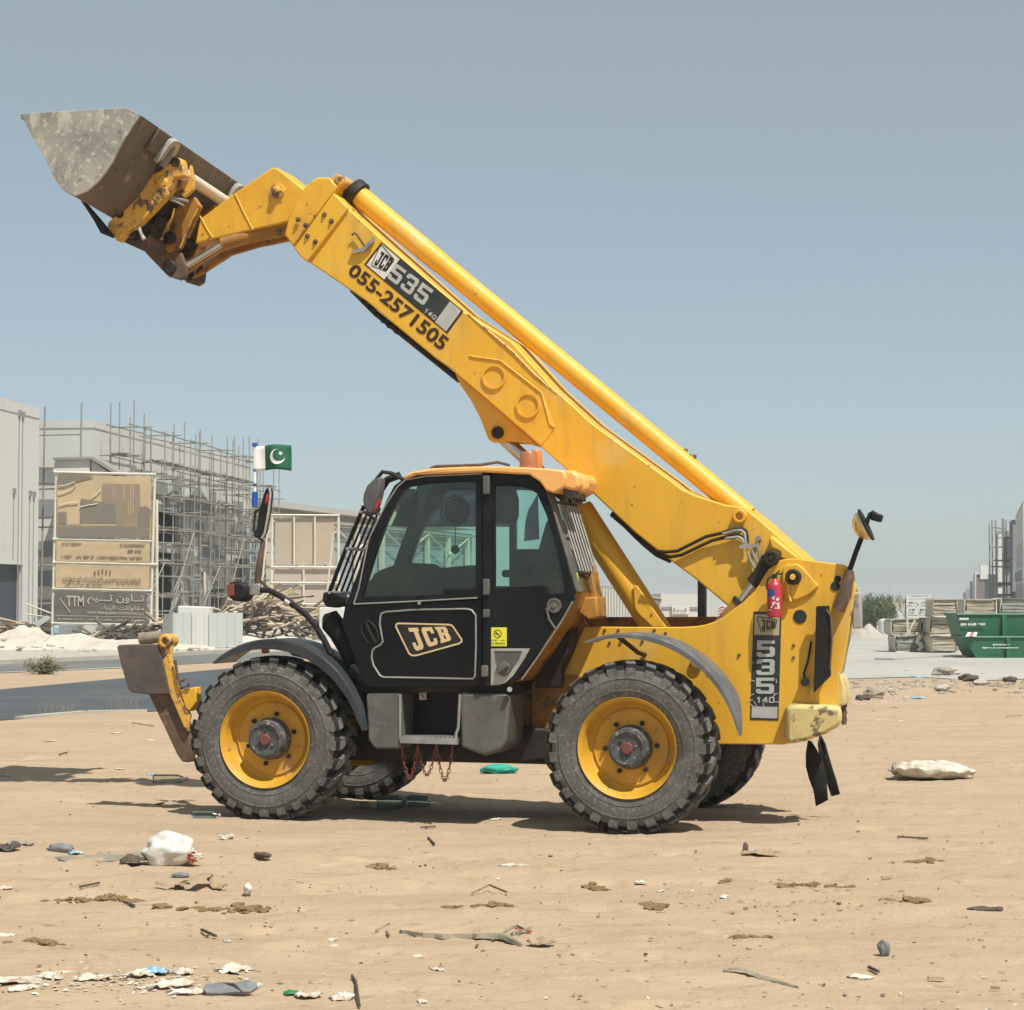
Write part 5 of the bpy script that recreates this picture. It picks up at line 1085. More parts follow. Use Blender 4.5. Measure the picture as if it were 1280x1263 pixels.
def strip(P0, u, n, t0, t1, z0, z1, d0=.004, d1=.05):
    a = [P0 + u * t + n * d + Vector((0, 0, z)) for (t, d, z) in ((t0, d0, z0), (t1, d0, z0), (t1, d0, z1), (t0, d0, z1))]
    return MB().prism(a, n * (d1 - d0))
def T_at(P0, u, px):                                      # distance along a wall where the photo column px meets it
    k = (px - 640) / FPX; return (k * P0.y - P0.x) / (u.x - k * u.y)
def Z_at(P, py): return EYE + (750 - py) / FPX * P.y

# ---- white warehouse at the left edge
lb_ = thing('warehouse', 'plain white warehouse with an open dark gateway at the left edge', 'building')
PE = W(47, 750, 104); PE.z = 0; P0 = PE - U * 16; LH = 10.95
tg1 = T_at(P0, U, 29); tg0 = tg1 - 5.2
wb = MB(); wall(wb, P0, U, NR, 16, LH, [(tg0, tg1, -.1, 3.35)], .3)
e1 = PE - NR * 22; e0 = P0 - NR * 22
wb.add([PE + Vector((0, 0, -.1)), e1 + Vector((0, 0, -.1)), e1 + Vector((0, 0, LH)), PE + Vector((0, 0, LH))], [(0, 1, 2, 3)])
wb.add([P0 + Vector((0, 0, -.1)), e0 + Vector((0, 0, -.1)), e0 + Vector((0, 0, LH)), P0 + Vector((0, 0, LH))], [(0, 1, 2, 3)])
wb.add([e0 + Vector((0, 0, -.1)), e1 + Vector((0, 0, -.1)), e1 + Vector((0, 0, LH)), e0 + Vector((0, 0, LH))], [(0, 1, 2, 3)])
wb.build('wall', M['wall_white'], lb_, smooth=0, fixn=False)
rq = [P0, PE, e1, e0]; MB().prism([p + Vector((0, 0, LH - .6)) for p in rq], (0, 0, .1)).build('roof', M['shed_roof'], lb_, smooth=0)
gd_ = MB(); gd_.prism([P0 + U * t - NR * .32 + Vector((0, 0, z)) for t, z in ((tg0 - .2, -.1), (tg1 + .2, -.1), (tg1 + .2, 3.6), (tg0 - .2, 3.6))], -NR * .1); gd_.build('gate', M['blue_dark'], lb_, smooth=0)
for px_, top, bot in ((22, 520, 775), (26.5, 522, 775), (16, 618, 700), (36, 621, 778), (41, 622, 778)):
    t = T_at(P0, U, px_); p = P0 + U * t
    g_ = strip(P0, U, NR, t - .03, t + .03, Z_at(p, bot), Z_at(p, top), .002, .03).build('wall_groove', M['groove'], lb_, smooth=0)
    strip(P0, U, NR, t - .12, t + .12, Z_at(p, top), Z_at(p, top) + .28, .002, .10).build('vent_cap', M['pipe'], g_, smooth=0)

# ---- building under construction
cbd = thing('unfinished_building', 'long unfinished grey and white building wrapped in scaffolding', 'building')
C0 = W(115, 750, 110); C0.z = 0; BH = 10.87; BL = 33.5
o1 = (T_at(C0, U, 195), T_at(C0, U, 231)); o2 = (T_at(C0, U, 264), T_at(C0, U, 287)); o3 = (T_at(C0, U, 292), min(T_at(C0, U, 319), BL - .3))
wb = MB(); wall(wb, C0, U, NR, BL, BH, [(o1[0], o1[1] - 1, -.1, 4.4), (o1[0], o1[1] - .4, 5.0, 6.8), (o2[0], o2[1], -.1, 2.4), (o3[0], o3[1], 1.8, 4.4)], .5)
Bk = C0 - NR * 18; Be = C0 + U * BL; Bke = Be - NR * 18
for a, b2 in ((C0, Bk), (Bk, Bke), (Bke, Be)): wb.add([a + Vector((0, 0, -.1)), b2 + Vector((0, 0, -.1)), b2 + Vector((0, 0, BH)), a + Vector((0, 0, BH))], [(0, 1, 2, 3)])
wb.build('wall', M['wall_white'], cbd, smooth=0, fixn=False)
MB().prism([p + Vector((0, 0, BH - .5)) for p in (C0, Be, Bke, Bk)], (0, 0, .12)).build('roof', M['shed_roof'], cbd, smooth=0)
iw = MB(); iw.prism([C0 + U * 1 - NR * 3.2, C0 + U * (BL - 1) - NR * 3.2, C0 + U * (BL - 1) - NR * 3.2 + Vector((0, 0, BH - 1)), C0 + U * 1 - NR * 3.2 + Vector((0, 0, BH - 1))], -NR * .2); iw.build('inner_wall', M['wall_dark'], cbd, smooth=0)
bands = [(7.65, 8.46), (5.94, 6.83), (3.9, 4.7), (2.4, 3.17), (.9, 1.7)]
FU = -NR; FN = -U                                        # the end wall that faces the camera
for za, zb in bands[:]:
    strip(C0, FU, FN, .05, 17, za, zb).build('cladding_band', M['wall_grey'], cbd, smooth=0)
rnd = random.Random(11)
holes = [(o1[0], o1[1], -.1, 6.9), (o2[0], o2[1], -.1, 2.5), (o3[0], o3[1], 1.7, 4.5)]
for za, zb in [(7.35, 8.1), (5.7, 6.6), (4.1, 5.1), (2.5, 3.3), (.9, 1.7)]:
    t = 1.0
    while t < BL - .6:
        l = rnd.uniform(1.2, 3.4); t1 = min(t + l, BL - .1)
        if not any(q[0] - .1 < t1 and t < q[1] + .1 and q[2] < zb and za < q[3] for q in holes):
            o_ = rnd.uniform(-.25, .25)
            strip(C0, U, NR, t, t1, za + o_, zb + o_ + rnd.uniform(-.1, .3), .004, rnd.uniform(.05, .12)).build('block_panel', M['wall_grey'] if rnd.random() < .72 else M['wall_pale'], cbd, smooth=0)
        t = t1 + (rnd.uniform(.1, .5) if rnd.random() < .6 else rnd.uniform(.7, 1.6))
for a, b2 in ((T_at(C0, U, 203), T_at(C0, U, 222)), (T_at(C0, U, 222), T_at(C0, U, 262))):
    g_ = [C0 + U * a + Vector((0, 0, 7.2)), C0 + U * ((a + b2) / 2) + Vector((0, 0, 8.5)), C0 + U * b2 + Vector((0, 0, 7.3)), C0 + U * b2 + Vector((0, 0, 6.8)), C0 + U * a + Vector((0, 0, 6.7))]
    MB().prism([p + NR * .13 for p in g_], NR * .12).build('gable_panel', M['wall_grey'], cbd, smooth=0)
for q, (px0, n) in enumerate(((176, 1), (201, 3), (221, 3), (237, 4), (257, 4), (277, 3))):
    for k in range(n):
        t = T_at(C0, U, px0 + k * 3.2); strip(C0, U, NR, t - .05, t + .05, 8.6, 9.7 - .0 * q, .003, .03).build('wall_slit', M['groove'], cbd, smooth=0)
can = MB(); cz = C0 - U * 2.5
can.prism([W(66, 590, 106), W(112, 590, 106), W(112, 572, 106), W(70, 572, 106)], Vector((0, 3, 0))); can.build('canopy', M['wall_pale'], cbd, smooth=0)
can = MB(); can.prism([W(66, 572, 105.8), W(116, 571, 105.8), W(150, 592, 105.8), (W(146, 594, 105.8)), W(113, 574, 105.8), W(66, 575, 105.8)], Vector((0, 3.6, 0))); can.build('canopy_roof', M['groove'], cbd, smooth=0)
can = MB(); can.prism([W(114, 575, 106.2), W(146, 598, 106.2), W(146, 606, 106.2), W(114, 606, 106.2)], Vector((0, 2.5, 0))); can.build('canopy_gable', M['wall_pale'], cbd, smooth=0)

# ---- scaffolding round it
sc = thing('scaffolding', 'steel pipe scaffolding with timber decks along the unfinished building', 'scaffolding')
unit = MB().cyl((0, 0, 0), (0, 0, 1), 1, 6).mesh('pole', M['pipe'])
pun = MB().box((0, 0, .5), (1, 1, 1)).mesh('plank', M['plank'], smooth=0)
def stick(name, a, b, r, parent, me_=unit):
    o = link(name, me_, parent); d = b - a; o.location = a; o.rotation_mode = 'QUATERNION'; o.rotation_quaternion = d.to_track_quat('Z', 'Y'); o.scale = (r, r, d.length); return o
rnd = random.Random(5)
bays = np.arange(.4, 33.6, 1.95)
for t in bays:
    for off in (.7, 1.9):
        p = C0 + U * (t + rnd.uniform(-.15, .15)) + NR * off; ln = rnd.uniform(-.15, .15)
        stick('pole', p + Vector((0, 0, -.1)), p + Vector((ln, 0, BH + rnd.uniform(-.3, 1.2))), .032, sc)
lv_ = [1.0, 1.9, 2.9, 3.7, 4.7, 5.5, 6.5, 7.3, 8.3, 9.0, 10.6]
for zi, z in enumerate(lv_):
    for off in (.7, 1.9):
        for k in range(0, len(bays) - 1, 3):
            a = C0 + U * (bays[k] - .5) + NR * off; b2 = C0 + U * (bays[min(k + 3, len(bays) - 1)] + .5) + NR * off
            if rnd.random() < (.95 if zi in (1, 3, 5, 7, 9, 10) else .45): stick('ledger', a + Vector((0, 0, z + rnd.uniform(-.12, .12))), b2 + Vector((0, 0, z + rnd.uniform(-.12, .12))), .034, sc)
    for t in bays[zi % 3::3]:
        a = C0 + U * t; stick('transom', a + NR * .2 + Vector((0, 0, z + .09)), a + NR * 2.3 + Vector((0, 0, z + .09)), .038, sc)
    if zi in (1, 3, 5, 7, 9):
        for k in range(len(bays) - 1):
            if rnd.random() < .62:
                for off in (.95, 1.25, 1.55):
                    a = C0 + U * (bays[k] - .2) + NR * off; b2 = C0 + U * (bays[k + 1] + .3) + NR * off; dz = Vector((0, 0, z + .16 + rnd.uniform(0, .05)))
                    o = stick('plank', a + dz, b2 + dz, 1, sc, pun); o.scale = (.24, .06, (b2 - a).length); 
for k in (0, 3, 6, 9, 12): stick('brace', C0 + U * bays[k] + NR * 2.0, C0 + U * bays[k + 3] + NR * 2.0 + Vector((0, 0, 5.5 if k % 2 else 3.7)), .034, sc)
for px_ in (51, 71, 97):
    p = W(px_, 750, 107.4); p.z = 0; stick('pole', p, p + Vector((.12, 0, BH + .45 + (.2 if px_ == 97 else 0) - (3.6 if px_ == 71 else 0))), .045, sc)
for z in (1.5, 3.4, 5.3, 7.2, 9.9): stick('ledger', W(44, 750, 107.5) * Vector((1, 1, 0)).x if False else Vector((W(44, 750, 107.5).x, 107.5, z)), Vector((W(99, 750, 107.5).x, 107.5, z + .05)), .04, sc)
o = stick('plank', Vector((W(44, 750, 107.2).x, 107.2, 8.25)), Vector((W(126, 750, 107.2).x, 107.2, 8.2)), 1, sc, pun); o.scale = (.4, .07, o.scale.z)
hang = MB(); hang.ico(C0 + U * T_at(C0, U, 211) + NR * 2.1 + Vector((0, 0, 2.6)), .5, 2, .4, 3, 1, (.22, .22, 1.5)); tag(hang.build('hanging_cloth', M['pink_panel'], None), 'pale rag hanging from the scaffolding in front of a dark doorway', 'cloth')

# ---- project board
pb = thing('project_board', 'tall roadside project board with faded tan banners and a dark lower banner', 'signboard', W(128, 750, 90) * 1.0 - Vector((0, 0, EYE)))
YB = 90.0
def pbm(mb, name, m, parent=None, sm=0): 
    o = mb.build(name, M[m], parent or None, smooth=sm)
    o.parent = parent or pb; o.matrix_parent_inverse = Matrix.Translation(-pb.location); return o
def pq(x0, y0, x1, y1, dd=0.0): return [W(x0, y0, YB - dd), W(x1, y0 + .02 * (x1 - x0), YB - dd), W(x1, y1 + .02 * (x1 - x0), YB - dd), W(x0, y1, YB - dd)]
for a in ([(70.5, 589), (65, 806)], [(193.5, 594), (187.5, 806)], [(196, 625), (196.3, 812)]): pbm(MB().tube([W(x, y, YB + .1) for x, y in a], .062, 8), 'post', 'frame_white')
for (x0, x1, y) in ((68, 195, 590.5), (66, 189, 674), (66, 197, 703), (66, 190, 736), (64, 197, 779)): pbm(MB().tube([W(x0, y, YB + .02), W(x1, y + .022 * (x1 - x0), YB + .02)], .055, 8), 'rail', 'frame_white')
def banner(x0, y0, x1, y1, m):
    mb = MB(); q = pq(x0, y0, x1, y1); n, k = 20, 8
    vs = [bil(q, i / n, j / k) + Vector((0, -.03 - .025 * mnoise.noise(Vector((i * .45, j * .5, y0))), 0)) for i in range(n + 1) for j in range(k + 1)]
    mb.add(vs, [(i * (k + 1) + j, i * (k + 1) + j + 1, (i + 1) * (k + 1) + j + 1, (i + 1) * (k + 1) + j) for i in range(n) for j in range(k)])
    return pbm(mb, 'banner', m, None, 50)
b1 = banner(72, 594, 189, 671.5, 'poster_tan'); b2_ = banner(70.5, 676, 187.5, 701.5, 'poster_tan'); b3 = banner(69.5, 705.5, 187, 734, 'poster_tan'); b4 = banner(68.5, 738.5, 184, 777, 'poster_dark')
def prt(parent, q, m, name='print', dd=.062): 
    mb = MB(); flat(mb, [W(x, y, YB - dd) for x, y in q]); o = mb.build(name, M[m], None, smooth=0); o.parent = parent; return o
prt(b1, [(128, 605), (174.5, 605.5), (175, 634), (187.5, 637), (187, 673), (73, 671), (73, 656), (128, 656)], 'poster_brown')
prt(b1, [(101, 623.5), (144, 631), (145, 655), (100, 655)], 'poster_grey', dd=.065); prt(b1, [(73, 640.5), (83, 640.5), (83, 655), (73, 655)], 'poster_grey', dd=.065)
prt(b1, [(73, 659), (160, 658.5), (186, 662), (187, 673), (73, 671)], 'poster_grey', dd=.067); prt(b1, [(101, 655.2), (145, 655.8), (145, 657.6), (101, 657.2)], 'poster_tan', dd=.069)
prt(b1, [(176, 634), (182, 633), (188, 637), (187.5, 659), (172, 659), (173, 640)], 'poster_grey', dd=.071)
for x_, y0, y1 in ((141, 608, 622), (144, 607, 618), (154.5, 607, 626), (163, 606, 643), (166, 606, 643), (160, 628, 643)): prt(b1, [(x_, y0), (x_ + .9, y0), (x_ + .9, y1), (x_, y1)], 'poster_tan', dd=.073)
tear = prt(b1, [(73, 592.5), (108, 594), (118, 597), (92, 603), (86, 604), (80, 607), (73, 605)], 'poster_grey', dd=.075)
for pts in ([(73, 607), (80, 607.5), (90, 604), (94, 603)], [(72, 618), (80, 616), (90, 612), (95, 606)], [(74, 632), (84, 629), (98, 628)], [(100, 634), (112, 631.5), (122, 630)], [(115, 622), (122, 617), (126, 612)]):
    o = MB().tube([W(x, y, YB - .09) for x, y in pts], .022, 5).build('fold', M['frame_white'], None); o.parent = b1
def ptext(parent, fn, m):
    mb = MB(); fn(mb); o = mb.build('lettering', M[m], None, smooth=0); o.parent = parent
def wq(x0, y0, x1, y1, dd=.066): return [W(x0, y0, YB - dd), W(x1, y0 + .02 * (x1 - x0), YB - dd), W(x1, y1 + .02 * (x1 - x0), YB - dd), W(x0, y1, YB - dd)]
AR1 = '\uFEE2\uFEF4\u0640\u0640\u0640\uFE97 \uFEE5\uFEED\uFE8E\u0640\u0640\uFE97'; AR2 = '\uFE80\uFE8E\uFEE8\uFE92\uFEDF\uFE8D \uFE95\uFE8E\uFEDF\uFEED\uFE8E\uFED8\uFEE3'
AR3 = '\uFEE5\uFEEE\uFEF3\uFEAD\uFE8E\uFEB8\uFE98\uFEB3\uFE8D \uFEE5\uFEEE\uFEB3\uFEAA\uFEE8\uFEEC\uFEE3'
ptext(b4, lambda mb: (lettering(mb, AR1, wq(109, 742, 180, 755.5), .015), lettering(mb, AR2, wq(126, 757, 180, 763.5), .01), lettering(mb, 'TOWN TEAM BUILDING CONTRACTING L.L.C', wq(109, 764, 180, 767.5), .015), scrawl(mb, wq(73, 773, 180, 774.4), 40, .8, 6), flat(mb, wq(70, 769.2, 184, 769.7)),
      flat(mb, [W(x, y, YB - .066) for x, y in ((74, 748), (75.5, 748), (88, 765), (87, 766))]), lettering(mb, 'TTM', wq(83, 744.5, 105, 758), .02)), 'poster_text')
ptext(b2_, lambda mb: (scrawl(mb, wq(150, 680, 181, 683.5), 12, .85, 1), scrawl(mb, wq(160, 687, 180, 691), 8, .85, 2), scrawl(mb, wq(77, 694, 181, 698), 38, .8, 3), scrawl(mb, wq(77, 678.5, 102, 682), 10, .85, 4)), 'poster_ink')
ptext(b3, lambda mb: (lettering(mb, AR3, wq(78, 720.5, 176, 725), .01), lettering(mb, 'CONSULTANT ENGINEERS', wq(102, 725.5, 176, 728.5), .02), scrawl(mb, wq(78, 725.5, 100, 728.5), 6, .95, 4), scrawl(mb, wq(80, 730, 128, 732), 20, .8, 7), scrawl(mb, wq(144, 730, 175, 731.5), 12, .7, 8),
      [flat(mb, [W(x, y, YB - .066) for x, y in ((128 + k * 5 * s_ - 1.2, 712 + k), (128 + k * 5 * s_ + 1.2, 712 + k), (128 + k * 4.4 * s_ + .8, 718.5 + k * .4), (128 + k * 4.4 * s_ - .8, 718.5 + k * .4))]) for s_, k in ((1, 0), (1, 1), (1, 2), (-1, 1), (-1, 2))]), 'poster_ink')

# ---- empty board frame, shed and hoarding
ef = thing('panelled_signboard', 'tall beige panelled board with a cream steel frame beside the cab', 'signboard', (W(380, 750, 100).x, 100, 0))
def efp(mb, name, m): 
    o = mb.build(name, M[m], None, smooth=0); o.parent = ef; o.matrix_parent_inverse = Matrix.Translation(-ef.location); return o
for x_ in (340, 423): efp(MB().tube([W(x_ - (1.5 if x_ < 400 else 0), 800, 100), W(x_, 643, 100)], .07, 6), 'post', 'frame_white')
for y_ in (644, 709, 728.5, 755): efp(MB().tube([W(339, y_, 99.95), W(424, y_ + .5, 99.95)], .055, 6), 'rail', 'frame_white')
for x0, x1, y0, y1, m in ((344, 366, 648, 706, 0), (369, 392, 648, 706, 0), (395, 418, 648, 706, 0), (343, 378, 710.5, 726.5, 1), (381, 421, 710.5, 726.5, 1), (342, 378, 731, 753, 1), (381, 421, 731, 753, 1), (341, 378, 757, 783, 1), (381, 421, 757, 783, 1)):
    efp(MB().prism([W(a, c_, 100.05) for a, c_ in ((x0, y0), (x1, y0), (x1, y1), (x0, y1))], (0, .06, 0)), 'panel', 'pink_panel' if m else 'beige_panel')
for x_ in (367.5, 393.5): efp(MB().tube([W(x_, 646, 99.97), W(x_, 707, 99.97)], .05, 6), 'mullion', 'frame_white')
efp(MB().tube([W(379.5, 709, 99.97), W(379.5, 785, 99.97)], .05, 6), 'mullion', 'frame_white')
for pts in ([(339, 664), (334, 668), (324, 760), (321, 800)], [(421, 664), (416, 668), (409, 740), (407, 790)]): efp(MB().tube([W(x, y, 98) for x, y in pts], .05, 6), 'brace', 'frame_white')

sh_ = thing('shed', 'open steel shed with a pale sloping roof and blue grey sheet walls', 'shed')
HP0 = W(322, 750, 146); HP0.z = 0; SU = Vector((.27, 1, 0)).normalized(); SN = Vector((SU.y, -SU.x, 0))
def shp(t, z, d=0): return HP0 + SU * t + SN * d + Vector((0, 0, z))
LS = 52
for k in range(15):
    z = .2 + k * .5
    MB().prism([shp(-1, z), shp(LS, z - .012 * 0), shp(LS, z + .46), shp(-1, z + .46)], -SN * (.06 + .04 * (k % 2))).build('wall_sheet', M['shed_wall'], sh_, smooth=0)
MB().prism([shp(-2, 8.0, .9), shp(LS, 8.0, .9), shp(LS, 8.4, .9), shp(-2, 8.4, .9)], -SN * 6).build('roof', M['shed_roof'], sh_, smooth=0)
MB().prism([shp(-2, 7.3, .6), shp(LS, 7.3, .6), shp(LS, 7.5, .6), shp(-2, 7.5, .6)], -SN * .3).build('eaves_beam', M['frame_white'], sh_, smooth=0)
for k in range(9): MB().prism([shp(1 + k * 6, -.1, .5), shp(1.6 + k * 6, -.1, .5), shp(1.6 + k * 6, 7.3, .5), shp(1 + k * 6, 7.3, .5)], -SN * .3).build('column', M['frame_white'], sh_, smooth=0)
for k in range(8): MB().tube([shp(1 + k * 6, 7.2 - (k % 2) * 1.6, .55), shp(7 + k * 6, 7.2 - ((k + 1) % 2) * 1.6, .55)], .07, 6).build('brace', M['frame_white'], sh_)

hd_ = thing('sheet_hoarding', 'low hoarding of pale green metal sheets in front of the timber heap', 'hoarding', (W(255, 750, 77).x, 77, 0))
def hp_(mb, name, m): 
    o = mb.build(name, M[m], None, smooth=0); o.parent = hd_; o.matrix_parent_inverse = Matrix.Translation(-hd_.location); return o
xs = [216, 219, 240, 250, 261, 284, 303.5]
for i, (a, b2) in enumerate(zip(xs[:-1], xs[1:])):
    yo = 77 + .05 * (i % 2); b_ = 812 - .05 * (a - 216)
    hp_(MB().prism([W(a + .15, 766.5, yo), W(b2 - .15, 766, yo), W(b2 - .15, b_ - 1.5, yo), W(a + .15, b_, yo)], (0, .04, 0)), 'sheet', 'hoarding' if i not in (2, 3) else 'hoarding_white')
    for f_ in (.5,): hp_(MB().prism([W(a + (b2 - a) * f_ - .25, 767, yo - .012), W(a + (b2 - a) * f_ + .25, 767, yo - .012), W(a + (b2 - a) * f_ + .25, b_ - 1.5, yo - .012), W(a + (b2 - a) * f_ - .25, b_ - 1.5, yo - .012)], (0, .011, 0)), 'sheet_rib', 'hoarding')
hp_(MB().prism([W(215.5, 767, 77.02), W(215.5, 812, 77.02), W(200, 802, 81), W(205, 768, 81)], (.04, .02, 0)), 'sheet', 'hoarding')
for x_ in (217, 240, 262, 284, 302): hp_(MB().tube([W(x_, 768, 77.15), W(x_ , 815, 77.15)], .04, 6), 'post', 'frame_white')
cb2 = MB(); cb2.prism([W(222, 768, 82), W(222, 757.5, 82), W(261, 759, 82), W(261, 768, 82)], (0, 1.2, 0)); tag(cb2.build('concrete_block', M['wall_pale'], None, smooth=0, bevel=.04), 'pale concrete slab showing above the green metal sheets', 'concrete block')
bx2 = MB(); bx2.box(W(416, 790, 84), (1.0, .8, 1.9)); tag(bx2.build('utility_cabinet', M['sign_white'], None, smooth=0, bevel=.03), 'white utility cabinet half hidden behind the front mudguard', 'cabinet')

# ---- timber heaps, rubble and boxes on the far roadside
def heap(name, label, cx, cy, cz, rx, ry, h, amp, m, seed, cat='rubble heap', sub_=4):
    bm = bmesh.new(); bmesh.ops.create_grid(bm, x_segments=44, y_segments=22, size=1)
    for v in bm.verts:
        r_ = math.hypot(v.co.x, v.co.y); e = max(0, 1 - r_ ** 1.6)
        nn = mnoise.fractal(Vector((v.co.x * rx * .5 + seed, v.co.y * ry * .5, seed)), .7, 2.1, 5)
        v.co = Vector((v.co.x * rx, v.co.y * ry, h * e * (1 + .35 * mnoise.noise(Vector((v.co.x * 3 + seed, v.co.y * 3, 0)))) + amp * nn * (e ** .5 if e > 0 else 0) - .06))
    me_ = bpy.data.meshes.new(name); bm.to_mesh(me_); bm.free(); me_.materials.append(M[m])
    return tag(link(name, me_, None, (cx, cy, cz)), label, cat)
heap('rubble_heap', 'low white rubble mound by the far kerb at the left edge', W(20, 800, 78).x, 78, 0, 3.4, 2.6, .58, .42, 'rubble', 3)
heap('rubble_heap', 'long low bank of white rubble below the project board', W(120, 800, 76).x, 75, 0, 4.6, 2.0, .40, .34, 'rubble', 8)
heap('rubble_heap', 'white rubble strip in front of the timber heap', W(330, 800, 79).x, 79, 0, 3.6, 1.4, .34, .16, 'rubble', 12)
rcx = MB(); rnd = random.Random(14)
for k in range(150):
    x_ = rnd.uniform(-25, 260); p_ = G(x_, rnd.uniform(795, 815)); rcx.ico(p_ + Vector((0, 0, rnd.uniform(0, .35) if x_ < 70 else .05)), rnd.uniform(.05, .2), 1, .5, 2, k, (rnd.uniform(.8, 1.8), 1, rnd.uniform(.4, .9)))
tag(rcx.build('rubble_chunks', M['rubble'], None, smooth=0), kind='stuff')
def timber_pile(label, cx, cy, wx, wy, h, n, seed, mats=('timber', 'timber', 'timber_dark'), flatk=.35, cat='timber heap', lmin=.8, lmax=2.6):
    o = thing('timber_heap', label, cat, (cx, cy, 0)); rnd = random.Random(seed)
    mes = [MB().box((0, 0, 0), (1, 1, 1)).mesh('timber', M[m_], smooth=0) for m_ in mats]
    for k in range(n):
        u, v = rnd.gauss(0, .38), rnd.uniform(-1, 1); u = max(-1, min(1, u)); top = h * max(.08, 1 - abs(u) ** 1.2) * rnd.random() ** .6
        p = link('plank', rnd.choice(mes), o, (u * wx, v * wy, top + .06)); p.scale = (rnd.uniform(lmin, lmax), rnd.uniform(.06, .17), rnd.uniform(.03, .08))
        p.rotation_euler = (rnd.uniform(-.4, .4), rnd.gauss(0, flatk), rnd.gauss(0, .9))
    return o
timber_pile('big tangled heap of pale timber offcuts beside the green metal sheets', W(335, 790, 85).x, 85, 4.0, 1.6, 1.9, 170, 21)
timber_pile('small heap of pale timber behind the arm of the stabiliser', W(197, 790, 86).x, 86, .9, .8, .85, 34, 22, lmax=1.3)
timber_pile('flat spread of timber planks outside the warehouse gateway', W(18, 785, 92).x, 92, 2.6, 1.2, .75, 60, 23, flatk=.08, lmin=1.4, lmax=3.4)
timber_pile('dark burnt timbers lying below the project board', W(140, 790, 84).x, 84, 1.7, .9, .42, 40, 24, ('timber_dark', 'timber_dark', 'timber'), .3)
def bxw(name, label, cat, x0, y0, x1, y1, Y, dep, m, rz=0.0, bev=.02):
    a, b2 = W(x0, y1, Y), W(x1, y0, Y); mb = MB(); mb.box(((a.x + b2.x) / 2, Y + dep / 2, (a.z + b2.z) / 2), (b2.x - a.x, dep, b2.z - a.z)); return tag(mb.build(name, M[m], None, smooth=0, bevel=bev), label, cat)
bxw('steel_box', 'dark grey box standing under the left end of the project board', 'box', 74, 781, 95, 802, 86, .8, 'wall_grey')
bxw('blue_drum', 'small blue container beside the left post of the project board', 'container', 65.5, 782, 73, 794, 87, .5, 'cyan', bev=.08)
pl_ = MB(); pl_.prism([W(42, 780, 88), W(58, 770, 89), W(63, 773, 89), (W(48, 784, 88))], (0, .05, .03)); tag(pl_.build('fallen_panel', M['wall_grey'], None, smooth=0), 'grey panel leaning on the planks left of the project board', 'panel')
rl3 = thing('site_railing', 'thin leaning pipe railing left of the project board', 'railing')
for pts in ([(33, 755), (64, 767)], [(33, 768), (62, 772)], [(44, 756), (43, 778)]): MB().tube([W(x, y, 93) for x, y in pts], .035, 6).build('pipe', M['frame_white'], rl3)

# ---- scrub bush on the central strip
def shrub(name, label, cat, base, w_, h_, n, leafm, seed, lsz=.03, twigs=50):
    o = thing(name, label, cat, base); rnd = random.Random(seed); tw = MB(); lf = MB()
    for k in range(twigs):
        a = rnd.uniform(0, 2 * math.pi); r_ = rnd.uniform(.2, 1); tip = Vector((math.cos(a) * r_ * w_, math.sin(a) * r_ * w_ * .6, h_ * rnd.uniform(.45, 1) * (1.1 - .4 * r_)))
        mid = tip * .5 + Vector((rnd.uniform(-.05, .05), 0, .05)); tw.tube([(0, 0, -.03), mid, tip], [.012, .008, .003], 4)
        for j in range(n // twigs):
            t = rnd.uniform(.3, 1.05); c_ = tip * t + Vector((rnd.gauss(0, .06), rnd.gauss(0, .06), rnd.gauss(0, .05))); e = Vector((rnd.uniform(-1, 1), rnd.uniform(-1, 1), rnd.uniform(-.4, 1))).normalized(); g = e.orthogonal().normalized()
            s_ = lsz * rnd.uniform(.6, 1.5); lf.add([c_ - e * s_, c_ + g * s_ * .35, c_ + e * s_, c_ - g * s_ * .35], [(0, 1, 2, 3)])
    tw.build('stems', M['bark'], o, smooth=0); lf.build('leaves', M[leafm], o, smooth=0); return o
bp_ = G(55, 843); shrub('scrub_bush', 'low dry grey green bush on the sandy strip between the roads', 'bush', bp_, .52, .40, 1500, 'leaf_dry', 3)
for k, (x_, y_, s_, lab) in enumerate(((66, 893, .22, 'tuft of pale dry grass at the kerb, left of the stabiliser'), (153, 888, .26, 'tuft of pale dry grass at the kerb end beside the stabiliser'))):
    o = MB(); rnd = random.Random(k); p = G(x_, y_)
    for j in range(26):
        a = rnd.uniform(-.8, .8); b_ = p + Vector((rnd.uniform(-.25, .25), rnd.uniform(-.1, .1), 0)); o.tube([b_, b_ + Vector((a * s_ * .4, 0, s_ * .6)), b_ + Vector((a * s_, 0, s_ * rnd.uniform(.7, 1.1)))], [.004, .003, .001], 3)
    tag(o.build('grass_tuft', M['wood_grey'], None), lab, 'grass tuft')

